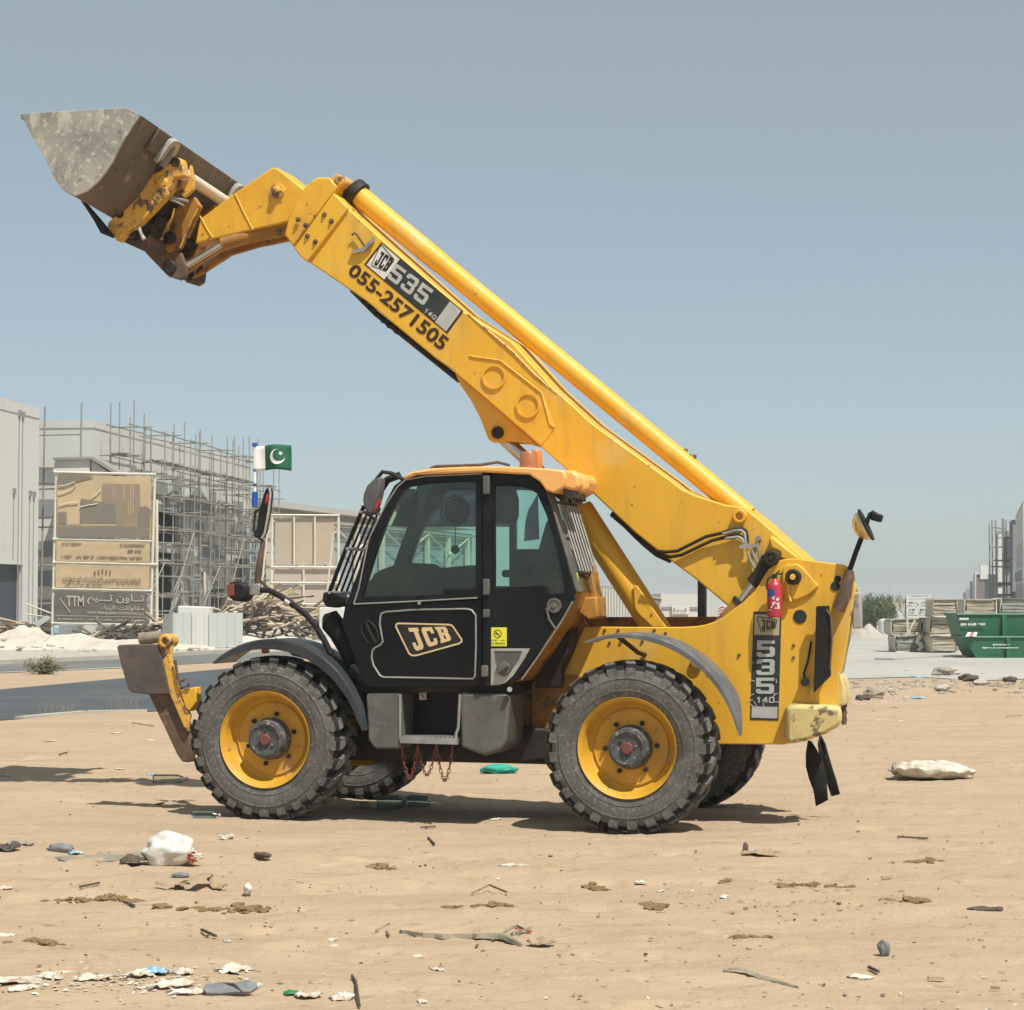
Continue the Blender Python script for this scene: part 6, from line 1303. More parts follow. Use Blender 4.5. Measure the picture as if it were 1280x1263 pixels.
# ---- things seen through the gap under the boom
fe = thing('site_fence', 'white panelled site fence seen under the raised boom', 'fence')
for k in range(16):
    x_ = 742 + k * 3.6; Yk = 96 + k * 3.2
    MB().prism([Vector((W(x_, 750, Yk).x, Yk, -.05)), Vector((W(x_ + 3.2, 750, Yk + 2.6).x, Yk + 2.6, -.05)), Vector((W(x_ + 3.2, 750, Yk + 2.6).x, Yk + 2.6, 2.3)), Vector((W(x_, 750, Yk).x, Yk, 2.3))], (0, .06, 0)).build('fence_panel', M['hoarding_white'], fe, smooth=0)
    p = Vector((W(x_ - .2, 750, Yk - .05).x, Yk - .05, -.05)); MB().tube([p, p + Vector((0, 0, 2.45))], .05, 5).build('fence_post', M['groove'], fe)
cbl = thing('low_building', 'low cream building with a white sign beyond the boom', 'building')
MB().prism([W(826, 775, 190), W(872, 775, 190), W(872, 743, 190), W(826, 742, 190)], (0, 12, 0)).build('wall', M['wall_pale'], cbl, smooth=0)
MB().prism([W(824, 761, 189.9), W(874, 762, 189.9), W(874, 759, 189.9), W(824, 758.5, 189.9)], (0, .09, 0)).build('wall_stripe', M['groove'], cbl, smooth=0)
sg = MB().prism([W(840, 768, 189.7), W(862, 768, 189.7), W(862, 756.5, 189.7), W(840, 756.5, 189.7)], (0, .15, 0)).build('sign_panel', M['sign_white'], cbl, smooth=0)
x = MB(); lettering(x, '\uFE8E\uFEE8\uFE92\uFEDF', [W(842, 760.5, 189.6), W(858, 760.5, 189.6), W(858, 765.5, 189.6), W(842, 765.5, 189.6)], .01); x.build('lettering', M['sign_ink'], sg, smooth=0)
cbn = thing('site_cabin', 'white site cabin with a dark window left of the cream building', 'cabin')
MB().prism([W(800, 775, 150), W(826, 775, 150), W(826, 748, 150), W(800, 743, 150)], (0, 3, 0)).build('wall', M['sign_white'], cbn, smooth=0)
MB().prism([W(801, 748, 149.9), W(827, 751.5, 149.9), W(827, 749, 149.9), W(801, 745, 149.9)], (0, .09, 0)).build('roof_edge', M['sign_ink'], cbn, smooth=0)
MB().prism([W(822.5, 772, 149.9), W(825, 772, 149.9), W(825, 753, 149.9), W(822.5, 753, 149.9)], (0, .09, 0)).build('window', M['wall_grey'], cbn, smooth=0)
fe2 = thing('corrugated_fence', 'pale green corrugated fence right of the black post under the boom', 'fence')
for k in range(10):
    x_ = 880 + k * 3.3; MB().prism([W(x_, 780, 92), W(x_ + 2.9, 780, 92), W(x_ + 2.9, 737, 92), W(x_, 737, 92)], (0, .05 + .04 * (k % 2), 0)).build('fence_sheet', M['hoarding'], fe2, smooth=0)
hzb = thing('hazard_board', 'small red and white chevron board beside the boom foot', 'sign')
MB().prism([W(898, 768, 88), W(907, 768, 88), W(907, 757, 88), W(898, 757, 88)], (0, .05, 0)).build('board', M['sign_white'], hzb, smooth=0)
for y_ in (759, 762.5, 766): flat(MB(), [W(898.2, y_ + 1.6, 87.99), W(902, y_ - .9, 87.99), W(906.8, y_ + 1, 87.99), W(906.8, y_ + 2.2, 87.99), W(902, y_ + .5, 87.99), W(898.2, y_ + 2.9, 87.99)]).build('chevron', M['red_scrap'], hzb, smooth=0)
MB().tube([W(902.5, 768, 88.1), W(902.5, 806, 88.1)], .03, 6).build('sign_post', M['steel'], hzb)

# ---- right side: bales, skips, sign, tree, tank, heap
def bale(label, x0, y0, x1, y1, Y, dep, seed, slab='slab', group='wrapped bales of panels stacked on the paving', n=6, rz=0.0):
    a, b2 = W(x0, y1, Y), W(x1, y0, Y); w_, h_ = b2.x - a.x, b2.z - a.z; rnd = random.Random(seed)
    o = thing('bale', label, 'bale', ((a.x + b2.x) / 2, Y, a.z), rz, group); th = h_ * .9 / n
    for k in range(n):
        wd = w_ * (.90 + rnd.uniform(-.05, .03)); mb = MB(); zc = h_ * .05 + th * (k + .5); sag = rnd.uniform(-.02, .02)
        pts = [(-wd / 2 + rnd.uniform(-.02, .03), zc - th * .475), (0, zc - th * .475 - sag), (wd / 2 - rnd.uniform(-.02, .03), zc - th * .475), (wd / 2, zc + th * .455), (0, zc + th * .455 - sag), (-wd / 2, zc + th * .455)]
        mb.prism([Vector((p_[0], .03 + rnd.uniform(0, .04), p_[1])) for p_ in pts], (0, dep, 0)); mb.build('panel', M[slab], o, smooth=0)
    wr = MB(); r_ = h_ * .14; ring_ = []
    for cx_, cz_, a0 in ((w_ / 2 - r_, h_ - r_, 0), (-w_ / 2 + r_, h_ - r_, 90), (-w_ / 2 + r_, r_, 180), (w_ / 2 - r_, r_, 270)):
        for j in range(5): q = R(a0 + j * 22.5); ring_.append(Vector((cx_ + r_ * math.cos(q), 0, cz_ + r_ * math.sin(q))))
    ring_ = [p_ + Vector((rnd.uniform(-.025, .025), rnd.uniform(-.03, .03), rnd.uniform(-.02, .015))) for p_ in ring_]; ins = [Vector((p_.x * .93 + rnd.uniform(-.035, .02), .01, h_ / 2 + (p_.z - h_ / 2) * .90 + rnd.uniform(-.03, .02))) for p_ in ring_]; m_ = len(ring_)
    bk_ = [p_ * 1.0 + Vector((0, dep, 0)) for p_ in ring_]
    wr.add(ins + ring_, [(i, (i + 1) % m_, m_ + (i + 1) % m_, m_ + i) for i in range(m_)]); wr.add(ring_ + bk_, [(i, (i + 1) % m_, m_ + (i + 1) % m_, m_ + i) for i in range(m_)] + [tuple(range(m_, 2 * m_))])
    wr.build('wrap', M['wrap'], o, smooth=40); return o
bale('bottom bale of the left stack, its torn wrap gathered at the right', 1118.5, 794, 1157, 815.5, 70, 1.3, 1, 'slab_grey')
bale('top bale of the left stack, bound with pale straps', 1114, 774, 1155, 793.5, 70.2, 1.3, 2)
bale('bottom bale of the middle stack beside the lower green skip', 1163, 794, 1197, 815, 69, 1.3, 3, n=5)
bale('middle bale of the middle stack behind the end of the upper green skip', 1163, 772, 1192, 793.6, 69.2, 1.3, 4, n=5)
bale('topmost bale of the middle stack, left of the others above the skip', 1166, 748.5, 1197, 771.6, 69.1, 1.3, 5)
bale('pale bale above the middle of the upper green skip', 1206, 748.5, 1246, 768, 73, 1.3, 6, n=4)
bale('grey bale above the right end of the upper green skip', 1250.5, 748, 1284, 767, 73, 1.3, 7, 'slab_grey', n=4)
bale('bale hidden under the pale bale behind the green skip', 1204, 768.3, 1246, 790, 73, 1.3, 8); bale('lowest bale behind the green skip', 1204, 790.3, 1246, 813, 73, 1.3, 9)
bale('bale hidden under the grey bale behind the green skip', 1250, 767.3, 1286, 790, 73.2, 1.3, 10); bale('lowest bale behind the right end of the green skip', 1250, 790.3, 1286, 813, 73.2, 1.3, 11)
for pts, lab in (([(1134, 774), (1134.5, 790), (1132, 796)], 'pale strap hanging straight down over the top left bale'), ([(1144, 775), (1138, 786), (1136, 795)], 'pale strap slanting across the top left bale')):
    tag(MB().tube([W(x, y, 70.0) for x, y in pts], .035, 6).build('strap', M['frame_white'], None), lab, 'strap')
tw_ = MB()
for k in range(7): tw_.ico(W(1147 + 2.2 * math.sin(k * 1.7) + k * .7, 793 + k * 3.2, 69.85), .07, 2, .5, 3, k, (1, .6, 1))
tag(tw_.build('torn_wrap', M['frame_white'], None), 'twisted torn white wrap hanging down the right of the left bale stack', 'plastic wrap')
skb = MB(); skb.box(W(1160, 795, 71.5), (.45, .8, 1.2)); tag(skb.build('dark_crate', M['blue_dark'], None, smooth=0, bevel=.02), 'dark crate standing between the two left bale stacks', 'crate')

def skip(label, top_y, bot_y, xt0, xb0, Y, ln, dep, printfn):
    a = W(xt0, top_y, Y); b_ = W(xb0, bot_y, Y); o = thing('skip', label, 'skip', (a.x + ln / 2, Y, b_.z), 0, 'green skips stacked on the paving')
    off = Vector((-(a.x + ln / 2), -Y, -b_.z)); zt, zb, sl = a.z, b_.z, b_.x - a.x; th = .05
    def ringp(x0, x1, z, y0, y1): return [Vector((x0, y0, z)), Vector((x1, y0, z)), Vector((x1, y1, z)), Vector((x0, y1, z))]
    oT, oB = ringp(a.x, a.x + ln, zt, Y, Y + dep), ringp(a.x + sl, a.x + ln - sl, zb, Y + .06, Y + dep - .06); iT = ringp(a.x + th, a.x + ln - th, zt, Y + th, Y + dep - th); iB = ringp(a.x + sl + th, a.x + ln - sl - th, zb + th, Y + .06 + th, Y + dep - .06 - th)
    mb = MB(); vs = [v + off for v in oB + oT + iT + iB]; fs = [(0, 1, 2, 3), (12, 13, 14, 15)]
    for k in range(3): fs += [(k * 4 + i, k * 4 + (i + 1) % 4, k * 4 + 4 + (i + 1) % 4, k * 4 + 4 + i) for i in range(4)]
    mb.add(vs, fs); body = mb.build('body', M['skip'], o, smooth=0)
    rim = MB(); r4 = [v + off for v in oT]; rim.tube(r4 + [r4[0]], .045, 6); rim.build('rim', M['skip'], o, smooth=0)
    n = max(2, int(ln / 1.6))
    for k in range(n):
        x_ = a.x + ln * .3 + k * (ln * .42 / max(1, n - 1)); mb = MB(); mb.prism([Vector((x_ + sx_, Y - .07 + (.06 if zz == zb else 0), zz)) + off for sx_, zz in ((-.06, zb + .02), (.06, zb + .02), (.06, zt), (-.06, zt))], (0, .075, 0)); mb.build('rib', M['skip'], o, smooth=0)
    x = MB(); printfn(x); x.v = [v + off for v in x.v]; x.build('lettering', M['sign_white'], o, smooth=0); return o
skip('upper green skip stacked in the other, with a row of white lettering', 768.5, 800, 1196, 1204.5, 63.4, 4.6, 1.7, lambda x: (scrawl(x, [W(1201, 779, 63.36), W(1232, 778.6, 63.36), W(1232, 782.2, 63.36), W(1201, 782.6, 63.36)], 12, .95, 2), flat(x, [W(1199, 772.5, 63.36), W(1211, 772.5, 63.36), W(1211, 775, 63.36), W(1199, 775, 63.36)])))
skip('lower green skip on the ground holding up the other', 797, 823.5, 1206, 1221, 63.0, 4.2, 1.9, lambda x: (scrawl(x, [W(1228, 809, 62.9), W(1273, 809.3, 62.9), W(1273, 810.6, 62.9), W(1228, 811, 62.9)], 18, .95, 5), scrawl(x, [W(1241, 805, 62.9), W(1262, 805.3, 62.9), W(1262, 807, 62.9), W(1241, 807, 62.9)], 8, .9, 6)))
rw = thing('warning_tape_board', 'red and white striped strip lying on the lower green skip', 'barrier board', W(1213, 795, 62.95))
for k, m in enumerate(('sign_white', 'red_scrap', 'sign_white')):
    q = [W(1207 + k * 4.4, 795.8, 62.8), W(1211.2 + k * 4.4, 795.8, 62.8), W(1214 + k * 4.0, 790.5, 62.9), W(1210 + k * 4.0, 790.5, 62.9)]; MB().prism([p - Vector(rw.location) for p in q], (0, .04, 0)).build('stripe', M[m], rw, smooth=0)
sg = thing('notice_board', 'white notice board with dark lettering behind the left bale stack', 'sign', (W(1149, 750, 76).x, 76, 0))
def sgp(mb, n_, m): mb.v = [v - sg.location for v in mb.v]; return mb.build(n_, M[m], sg, smooth=0)
sgp(MB().prism([W(1133, 774, 76), W(1164, 774, 76), W(1164, 743.5, 76), W(1133, 743.5, 76)], (0, .06, 0)), 'board', 'sign_white')
x = MB()
for (x0, y0, x1, y1, n_, s_) in ((1136, 744.8, 1160, 746, 16, 1), (1136, 752.5, 1144.5, 755, 4, 2), (1151, 752.5, 1161, 755, 5, 3), (1136, 761, 1144, 764.5, 4, 4), (1148, 761, 1161, 764.5, 6, 5), (1135, 768.6, 1160, 770, 14, 6), (1146, 753, 1148, 758, 1, 7)): scrawl(x, [W(a, c_, 75.95) for a, c_ in ((x0, y0), (x1, y0), (x1, y1), (x0, y1))], n_, .9, s_)
sgp(x, 'lettering', 'sign_ink')
for x_ in (1132, 1163): sgp(MB().tube([W(x_, 748, 76.1), W(x_ - .8, 810, 76.1)], .03, 6), 'post', 'groove')

def tree(label, base, h_, w_, seed, nleaf=4200):
    o = thing('weeping_tree', label, 'tree', base); rnd = random.Random(seed); tr = MB(); lf = MB()
    tr.tube([(0, 0, -.1), (.05, 0, h_ * .25), (.02, .03, h_ * .45)], [.16, .12, .09], 8); tips = []
    for k in range(13):
        a = k * 2.4; r_ = w_ * rnd.uniform(.35, .85); top = Vector((math.cos(a) * r_, math.sin(a) * r_, h_ * rnd.uniform(.62, .98) * (1.05 - .25 * r_ / w_)))
        tr.tube([(.02, .03, h_ * rnd.uniform(.25, .45)), top * .55 + Vector((0, 0, h_ * .18)), top], [.06, .035, .012], 5); tips.append(top)
    for k in range(nleaf // 24):
        t = rnd.choice(tips) * rnd.uniform(.75, 1.05) + Vector((rnd.gauss(0, .28), rnd.gauss(0, .28), rnd.gauss(.05, .12))); ln = h_ * rnd.uniform(.12, .45); dx = Vector((rnd.gauss(0, .12), rnd.gauss(0, .12), 0)) + Vector((t.x, t.y, 0)) * .15
        for j in range(24):
            f_ = j / 24; c_ = t + dx * f_ + Vector((rnd.gauss(0, .03), rnd.gauss(0, .03), -ln * f_)); 
            if c_.z < .12: continue
            e = Vector((rnd.uniform(-.6, .6), rnd.uniform(-.6, .6), -1)).normalized(); g = Vector((rnd.uniform(-1, 1), rnd.uniform(-1, 1), .2)).normalized(); s_ = rnd.uniform(.03, .065); lf.add([c_, c_ + e * s_ + g * s_ * .35, c_ + e * s_ * 2, c_ + e * s_ - g * s_ * .35], [(0, 1, 2, 3)])
    tr.build('trunk', M['bark'], o); lf.build('crown', M['leaf'], o, smooth=0); return o
tree('drooping green tree beyond the white tank', (W(1091, 750, 110).x, 110, 0), 2.42, 1.18, 4, 15000)
tree('low round green tree half hidden behind the loader tail', (W(1079, 750, 121).x, 121, 0), 1.9, .8, 6, 4000)
tk = thing('water_tank', 'white round water tank standing in front of the green tree', 'tank', (W(1105.5, 750, 98).x, 98, 0)); tk_r = 8 / FPX * 98
MB().lathe([(tk_r * .96, 0), (tk_r, .06), (tk_r, .72), (tk_r * .97, .78), (tk_r * .3, .84), (.001, .85)], (0, 0, 0), (0, 0, 1), 24).build('body', M['tank'], tk)
for k in range(4): MB().lathe([(tk_r * 1.0, .12 + k * .17), (tk_r * 1.02, .14 + k * .17), (tk_r * 1.0, .16 + k * .17)], (0, 0, 0), (0, 0, 1), 24).build('tank_rib', M['tank'], tk)
heap('sand_heap', 'pale pointed sand heap at the foot of the tree', W(1082, 795, 95).x, 95, 0, 1.0, .9, .62, .06, 'pavement', 31, 'sand heap')
heap('sand_heap', 'small pale heap in front of the white tank', W(1104, 797, 96).x + .3, 92, 0, .9, .5, .16, .05, 'pavement', 33, 'sand heap')
vt = thing('parked_truck', 'tiny pale parked truck far beyond the loader tail', 'truck', (W(1069, 750, 130).x, 130, 0))
MB().prism([(-.9, 0, .45), (.55, 0, .45), (.55, 0, 1.15), (.2, 0, 1.9), (-.9, 0, 1.9)], (0, 1.6, 0)).build('cab', M['sign_white'], vt, smooth=0, bevel=.08); MB().prism([(-.75, -.02, 1.2), (.15, -.02, 1.2), (.0, -.02, 1.75), (-.75, -.02, 1.75)], (0, .03, 0)).build('window', M['wall_dark'], vt, smooth=0)
for x_ in (-.55, .3): MB().lathe([(.38, -.1), (.4, 0), (.38, .1)], (x_, .05, .38), (0, 1, 0), 16).build('wheel', M['rubber'], vt)

# ---- street of warehouses on the right
V = Vector((.209, .978, 0)).normalized(); VN = Vector((-V.y, V.x, 0))
r1 = thing('street_building', 'nearest pale building cut by the right edge of the picture', 'building')
Q0 = W(1270.5, 750, 190); Q0.z = 0; q0 = Q0 - V * 30
wb = MB(); wh = [(2 + k * 3.2, 3.4 + k * 3.2, 4.3, 6.2) for k in range(9)] + [(2 + k * 3.2, 3.9 + k * 3.2, .2, 3.0) for k in range(9)]
wall(wb, q0, V, VN, 30, 9.1, wh, .5)
for a, b2 in ((Q0, Q0 - VN * 14), (q0, q0 - VN * 14)): wb.add([a, b2, b2 + Vector((0, 0, 9.1)), a + Vector((0, 0, 9.1))], [(0, 1, 2, 3)])
wb.build('wall', M['wall_white'], r1, smooth=0, fixn=False)
MB().prism([p + Vector((0, 0, 8.9)) for p in (q0, Q0, Q0 - VN * 14, q0 - VN * 14)], (0, 0, .1)).build('roof', M['shed_roof'], r1, smooth=0)
strip(q0, V, VN, 0, 30, 3.3, 4.0, .01, .12).build('string_course', M['wall_grey'], r1, smooth=0)
MB().prism([q0 - VN * .55, Q0 - VN * .55, Q0 - VN * .55 + Vector((0, 0, 8)), q0 - VN * .55 + Vector((0, 0, 8))], -VN * .1).build('inner_wall', M['wall_grey'], r1, smooth=0)
def sbox(name, label, x0, x1, ytop, Y, dep, m, parts=()):
    o = thing(name, label, 'building'); a = W(x0, 750, Y); b2 = W(x1, 750, Y); z = EYE + (750 - ytop) / FPX * Y
    MB().prism([Vector((a.x, Y, -.1)), Vector((b2.x, Y, -.1)), Vector((b2.x, Y, z)), Vector((a.x, Y, z))], V * dep).build('wall', M[m], o, smooth=0)
    for (px0, px1, y0, y1, m2, dd) in parts: MB().prism([W(px0, y1, Y - dd), W(px1, y1, Y - dd), W(px1, y0, Y - dd), W(px0, y0, Y - dd)], (0, dd - .01, 0)).build('cladding_panel', M[m2], o, smooth=0)
    return o
sbox('street_building', 'dark blue fronted building behind the street scaffolding', 1265.5, 1300, 650, 200, 10, 'blue_dark', ((1266, 1270, 656, 740, 'wall_grey', .3),))
sbox('street_building', 'building with a bright white column inside the street scaffolding', 1247.5, 1290, 664, 222, 14, 'wall_grey', ((1248, 1254.5, 668, 728, 'wall_pale', .5), (1257, 1264, 672, 712, 'blue_dark', .3), (1248, 1255, 735, 744, 'wall_pale', .5)))
sbox('street_building', 'brown fronted building with a white parapet further along the street', 1221, 1290, 718, 300, 20, 'blue_dark', ((1221, 1231, 722, 752, 'brown_wall', .4), (1225.5, 1235, 706.5, 724, 'wall_pale', .6)))
sbox('street_building', 'narrow white building left of the brown one along the street', 1216, 1290, 716, 360, 20, 'wall_pale', ((1218, 1219.2, 716, 750, 'wall_grey', .3),))
sbox('street_building', 'small dark far building at the end of the street row', 1212.5, 1290, 727, 430, 20, 'blue_dark'); sbox('street_building', 'farthest low grey building of the street row', 1207, 1290, 736, 520, 20, 'wall_grey')
sbox('street_building', 'tiny farthest dark block closing the street row', 1204, 1212, 741, 560, 10, 'blue_dark')
s2_ = thing('street_scaffolding', 'pipe scaffolding round the white column on the right side street', 'scaffolding')
rnd = random.Random(9)
for px_, top in ((1237.5, 655), (1241, 650), (1245.5, 650), (1254, 648), (1255.5, 649), (1258.5, 650), (1263.5, 651)):
    Yp = 208 + rnd.uniform(-2, 4); a = W(px_, 750, Yp); a.z = 0; stick('pole', a, Vector((a.x, Yp, EYE + (750 - top) / FPX * Yp)), .07, s2_)
for x0, x1, y_ in ((1240, 1257, 661), (1237, 1252, 684), (1248, 1265, 672), (1240, 1262, 702), (1239, 1264, 709), (1241, 1264, 731), (1244, 1264, 744), (1249, 1266, 700)): stick('ledger', W(x0, y_ + rnd.uniform(-2, 2), 207.5), W(x1, y_, 208), .07, s2_)
for x0, x1, y_ in ((1246, 1264, 729.5), (1246, 1263, 744)):
    a, b2 = W(x0, y_, 206.5), W(x1, y_, 206.5); o = stick('plank', a, b2, 1, s2_, pun); o.scale = (.9, .22, (b2 - a).length)
# ---- desert haze
hzm = bpy.data.materials.new('haze_air'); hzm.use_nodes = True; ht = hzm.node_tree; ht.nodes.clear()
pvn = ht.nodes.new('ShaderNodeVolumePrincipled'); pvn.inputs['Color'].default_value = (0.86, 0.90, 0.92, 1); pvn.inputs['Density'].default_value = 0.0006; pvn.inputs['Anisotropy'].default_value = 0.0
hout = ht.nodes.new('ShaderNodeOutputMaterial'); ht.links.new(pvn.outputs[0], hout.inputs['Volume'])
tag(MB().box((0, 2700, 6.25), (7600, 5900, 14.5)).build('haze', hzm, None, smooth=0), kind='stuff')

# ================================================================= LITTER ON THE SAND
def crumple(name, label, cat, px, py, w_, d_, h_, m, seed, rz=0.0, n=9, group=None, lift=.0, irr=.35):
    if w_ < .45: w_, d_, h_ = w_ * .86, d_ * .86, h_ * .75
    rnd = random.Random(seed); mb = MB(); p = GP(px, py); vs = []; cut = {}
    for i in range(n + 1):
        for j in range(n + 1):
            u, v = i / n * 2 - 1, j / n * 2 - 1; k = 1 + irr * mnoise.noise(Vector((u * 1.3 + seed, v * 1.3, seed * .7)))
            sq = max(abs(u), abs(v)) / (math.hypot(u, v) + 1e-6) if (u or v) else 1
            x, y = u * sq * k * w_ / 2, v * sq * k * d_ / 2; e = mnoise.noise(Vector((u * 1.7 + seed * 2.1, v * 1.7, 3.3))) + .5 * mnoise.noise(Vector((u * 4 + seed, v * 4, 1.3)))
            vs.append(Vector((x, y, max(-.01, h_ * (.55 + .8 * e) * (1 - .4 * max(abs(u), abs(v)) ** 2)) + lift)))
    fs = [(i * (n + 1) + j, i * (n + 1) + j + 1, (i + 1) * (n + 1) + j + 1, (i + 1) * (n + 1) + j) for i in range(n) for j in range(n)]
    mb.add(vs, fs); o = mb.build(name, M[m], None, smooth=25, loc=p, rot=(0, 0, rz)); s_ = o.modifiers.new('thick', 'SOLIDIFY'); s_.thickness = .004
    return tag(o, label, cat, group)
def lump(name, label, cat, px, py, r_, sc_, m, seed, amp=.35, fr=2.0, rz=0.0, group=None, sink=.25, sub=3):
    p = GP(px, py); return tag(MB().ico((0, 0, r_ * sc_[2] * (1 - sink)), r_, sub, amp, fr, seed, sc_).build(name, M[m], None, smooth=60, loc=p, rot=(0, 0, rz)), label, cat, group)
def clods(label, px, py, w_, d_, n, seed, r0=.010, r1=.042, group='broken damp clods in the sand'):
    p = GP(px, py); o = thing('sand_clod_patch', label, 'sand clods', p, 0, group); rnd = random.Random(seed)
    for k in range(int(n * 1.7)):
        a = rnd.uniform(0, 6.28); q = rnd.random() ** .7; x, y = math.cos(a) * q * w_ / 2, math.sin(a) * q * d_ / 2
        MB().ico((0, 0, 0), r0 + (r1 - r0) * rnd.random() ** 1.8, 2, .75, 2.6, seed + k, (1.25, 1, rnd.uniform(.3, .6))).build('clod', M['clod'], o, smooth=25, loc=(x, y, hz(p.x + x, p.y + y) - p.z), rot=(0, 0, a))
    return o
def sliver(name, label, cat, pts, wd, th, m, lift=.01, group=None):
    if len(pts) > 3:                                     # smooth the run of points
        P_ = [tuple(k) + (0,) * (3 - len(k)) for k in pts]; Wd = list(wd) if isinstance(wd, (list, tuple)) else [wd] * len(pts); pts, wd = [], []
        for i in range(len(P_) - 1):
            p0, p1, p2, p3 = P_[max(i - 1, 0)], P_[i], P_[i + 1], P_[min(i + 2, len(P_) - 1)]
            for j in range(5):
                t = j / 5; cr = lambda k: .5 * (2 * p1[k] + (p2[k] - p0[k]) * t + (2 * p0[k] - 5 * p1[k] + 4 * p2[k] - p3[k]) * t * t + (3 * p1[k] - p0[k] - 3 * p2[k] + p3[k]) * t ** 3)
                pts.append((cr(0), cr(1) + .4 * math.sin(i * 7 + j * 2.3), cr(2))); wd.append((Wd[i] * (1 - t) + Wd[i + 1] * t) * (1 + .18 * math.sin(i * 5 + j * 3.1)))
        pts.append(P_[-1]); wd.append(Wd[-1])
    q = [GP(k[0], k[1]) + Vector((0, 0, lift + (k[2] if len(k) > 2 else 0))) for k in pts]; mb = MB(); n = len(q)
    vs = []
    for i in range(n):
        t = q[min(i + 1, n - 1)] - q[max(i - 1, 0)]; s_ = Vector((-t.y, t.x, 0)).normalized(); w_ = (wd[i] if isinstance(wd, (list, tuple)) else wd) / 2; z = Vector((0, 0, th))
        vs += [q[i] - s_ * w_, q[i] + s_ * w_, q[i] + s_ * w_ * .6 + z, q[i] - s_ * w_ * .6 + z]
    mb.add(vs, [(i * 4 + j, i * 4 + (j + 1) % 4, i * 4 + 4 + (j + 1) % 4, i * 4 + 4 + j) for i in range(n - 1) for j in range(4)] + [(0, 1, 2, 3), (n * 4 - 4, n * 4 - 3, n * 4 - 2, n * 4 - 1)])
    return tag(mb.build(name, M[m], None, smooth=50), label, cat, group)
def pet(label, px, py, ln, r_, rz, m='bottle', group=None, cap='paper'):
    p = GP(px, py); o = thing('plastic_bottle', label, 'bottle', p + Vector((0, 0, r_ * .8)), rz, group)
    prof = [(.001, 0), (r_ * .9, .004), (r_, .02)] + [(r_ * (1 - .05 * (k % 2)), ln * (.1 + .07 * k)) for k in range(8)] + [(r_, ln * .68), (r_ * .75, ln * .80), (r_ * .38, ln * .9), (r_ * .36, ln * .96)]
    MB().lathe(prof, (-ln / 2, 0, 0), (1, 0, 0), 20).build('bottle_body', M[m], o, smooth=50)
    MB().lathe([(r_ * .42, ln * .94), (r_ * .42, ln), (.001, ln * 1.005)], (-ln / 2, 0, 0), (1, 0, 0), 14).build('bottle_cap', M[cap], o); return o

# big pieces first
o = thing('rubbish_bag', 'round white plastic bag of rubbish in the left foreground', 'plastic bag', GP(211, 1081))
bgm = MB(); bgm.ico((0, 0, .085), .155, 5, .28, 1.8, 5, (1.05, .8, .72)); bgm.v = [v * (1 + .075 * abs(mnoise.noise(v * 11)) + .012 * mnoise.noise(v * 40)) for v in bgm.v]; bgm.build('bag', M['plastic_white'], o, smooth=50)
MB().ico((.15, -.03, .05), .055, 4, .7, 3.0, 8, (1.0, .7, .6)).build('torn_opening', M['paper'], o, smooth=40)
x = MB(); 
for k in range(5): x.ico((.15 + .02 * math.sin(k * 2), -.07 - .003 * k, .03 + .014 * k), .012, 1, .3, 2, k, (1.5, .5, .8))
x.build('printed_scrap', M['red_scrap'], o)
o = crumple('cardboard_sheet', 'flat pale cardboard sheet lying left of the white rubbish bag', 'cardboard', 132, 1073, .62, .50, .03, 'wood_grey', 4, .25)
o = crumple('dark_card', 'curled dark brown card beside the white rubbish bag', 'cardboard', 170, 1080, .27, .20, .07, 'card_dark', 9, .2, lift=.01)
o = thing('paper_sack', 'crushed white paper sack lying on the sand right of the loader', 'paper sack', GP(1166, 971), -.10)
sk_ = MB(); sk_.ico((0, 0, .055), .20, 5, .20, 1.4, 3, (2.1, 1.15, .42)); sk_.v = [Vector((v.x, v.y, max(-.01, v.z + .03 * abs(mnoise.noise(v * 6)) + .018 * mnoise.noise(v * 14) - .10 * max(0, v.x - .1)))) for v in sk_.v]; sk_.build('sack', M['paper'], o, smooth=40)
MB().ico((-.36, -.03, .07), .06, 3, .5, 2.2, 4, (.6, 1.5, 1.0)).build('sack_mouth', M['stone'], o, smooth=40)
crumple('blue_plastic', 'bright light blue plastic scrap beside the rubble on the right', 'plastic scrap', 1148, 873, .32, .34, .05, 'cyan', 14, .3)
lump('turquoise_rag', 'turquoise rag lying under the loader between its wheels', 'rag', 624, 967, .12, (1.6, .7, .42), 'teal', 4, .4, 2.4)
pet('clear bottle lying left of the front wheel', 213, 979, .33, .045, -.06); pet('pale blue crushed bottle in the shadow under the cab', 490, 1011, .26, .06, .1, 'bottle_blue'); pet('pale blue bottle behind another in the shadow under the cab', 520, 1009, .24, .055, 2.8, 'bottle_blue')
pet('small clear bottle in the loader shadow near the front wheel', 455, 1011, .12, .03, .5); pet('bluish flattened bottle in front of the front wheel', 258, 1023, .22, .03, -.1, 'bottle_blue')
sliver('palm_frond_base', 'long grey fibrous palm stalk lying across the middle foreground', 'palm stalk', [(500, 1166), (530, 1170), (565, 1172), (600, 1174, .012), (630, 1177, .02), (652, 1184)], [.010, .045, .065, .07, .06, .012], .020, 'wood_grey', lift=-.004)
for k, pts in enumerate(([(470, 1167), (487, 1163, .02)], [(483, 1168), (487, 1173)], [(615, 1178), (645, 1168, .03), (655, 1170, .02)], [(640, 1170), (664, 1166, .01)])): sliver('palm_fibre', ['short grey splinter at the left tip of the palm stalk', 'tiny splinter below the left tip of the palm stalk', 'raised fibre on the right end of the palm stalk', 'thin fibre just beyond the right end of the palm stalk'][k], 'splinter', pts, [.012, .012] if len(pts) == 2 else [.012, .014, .006], .01, 'wood_grey')
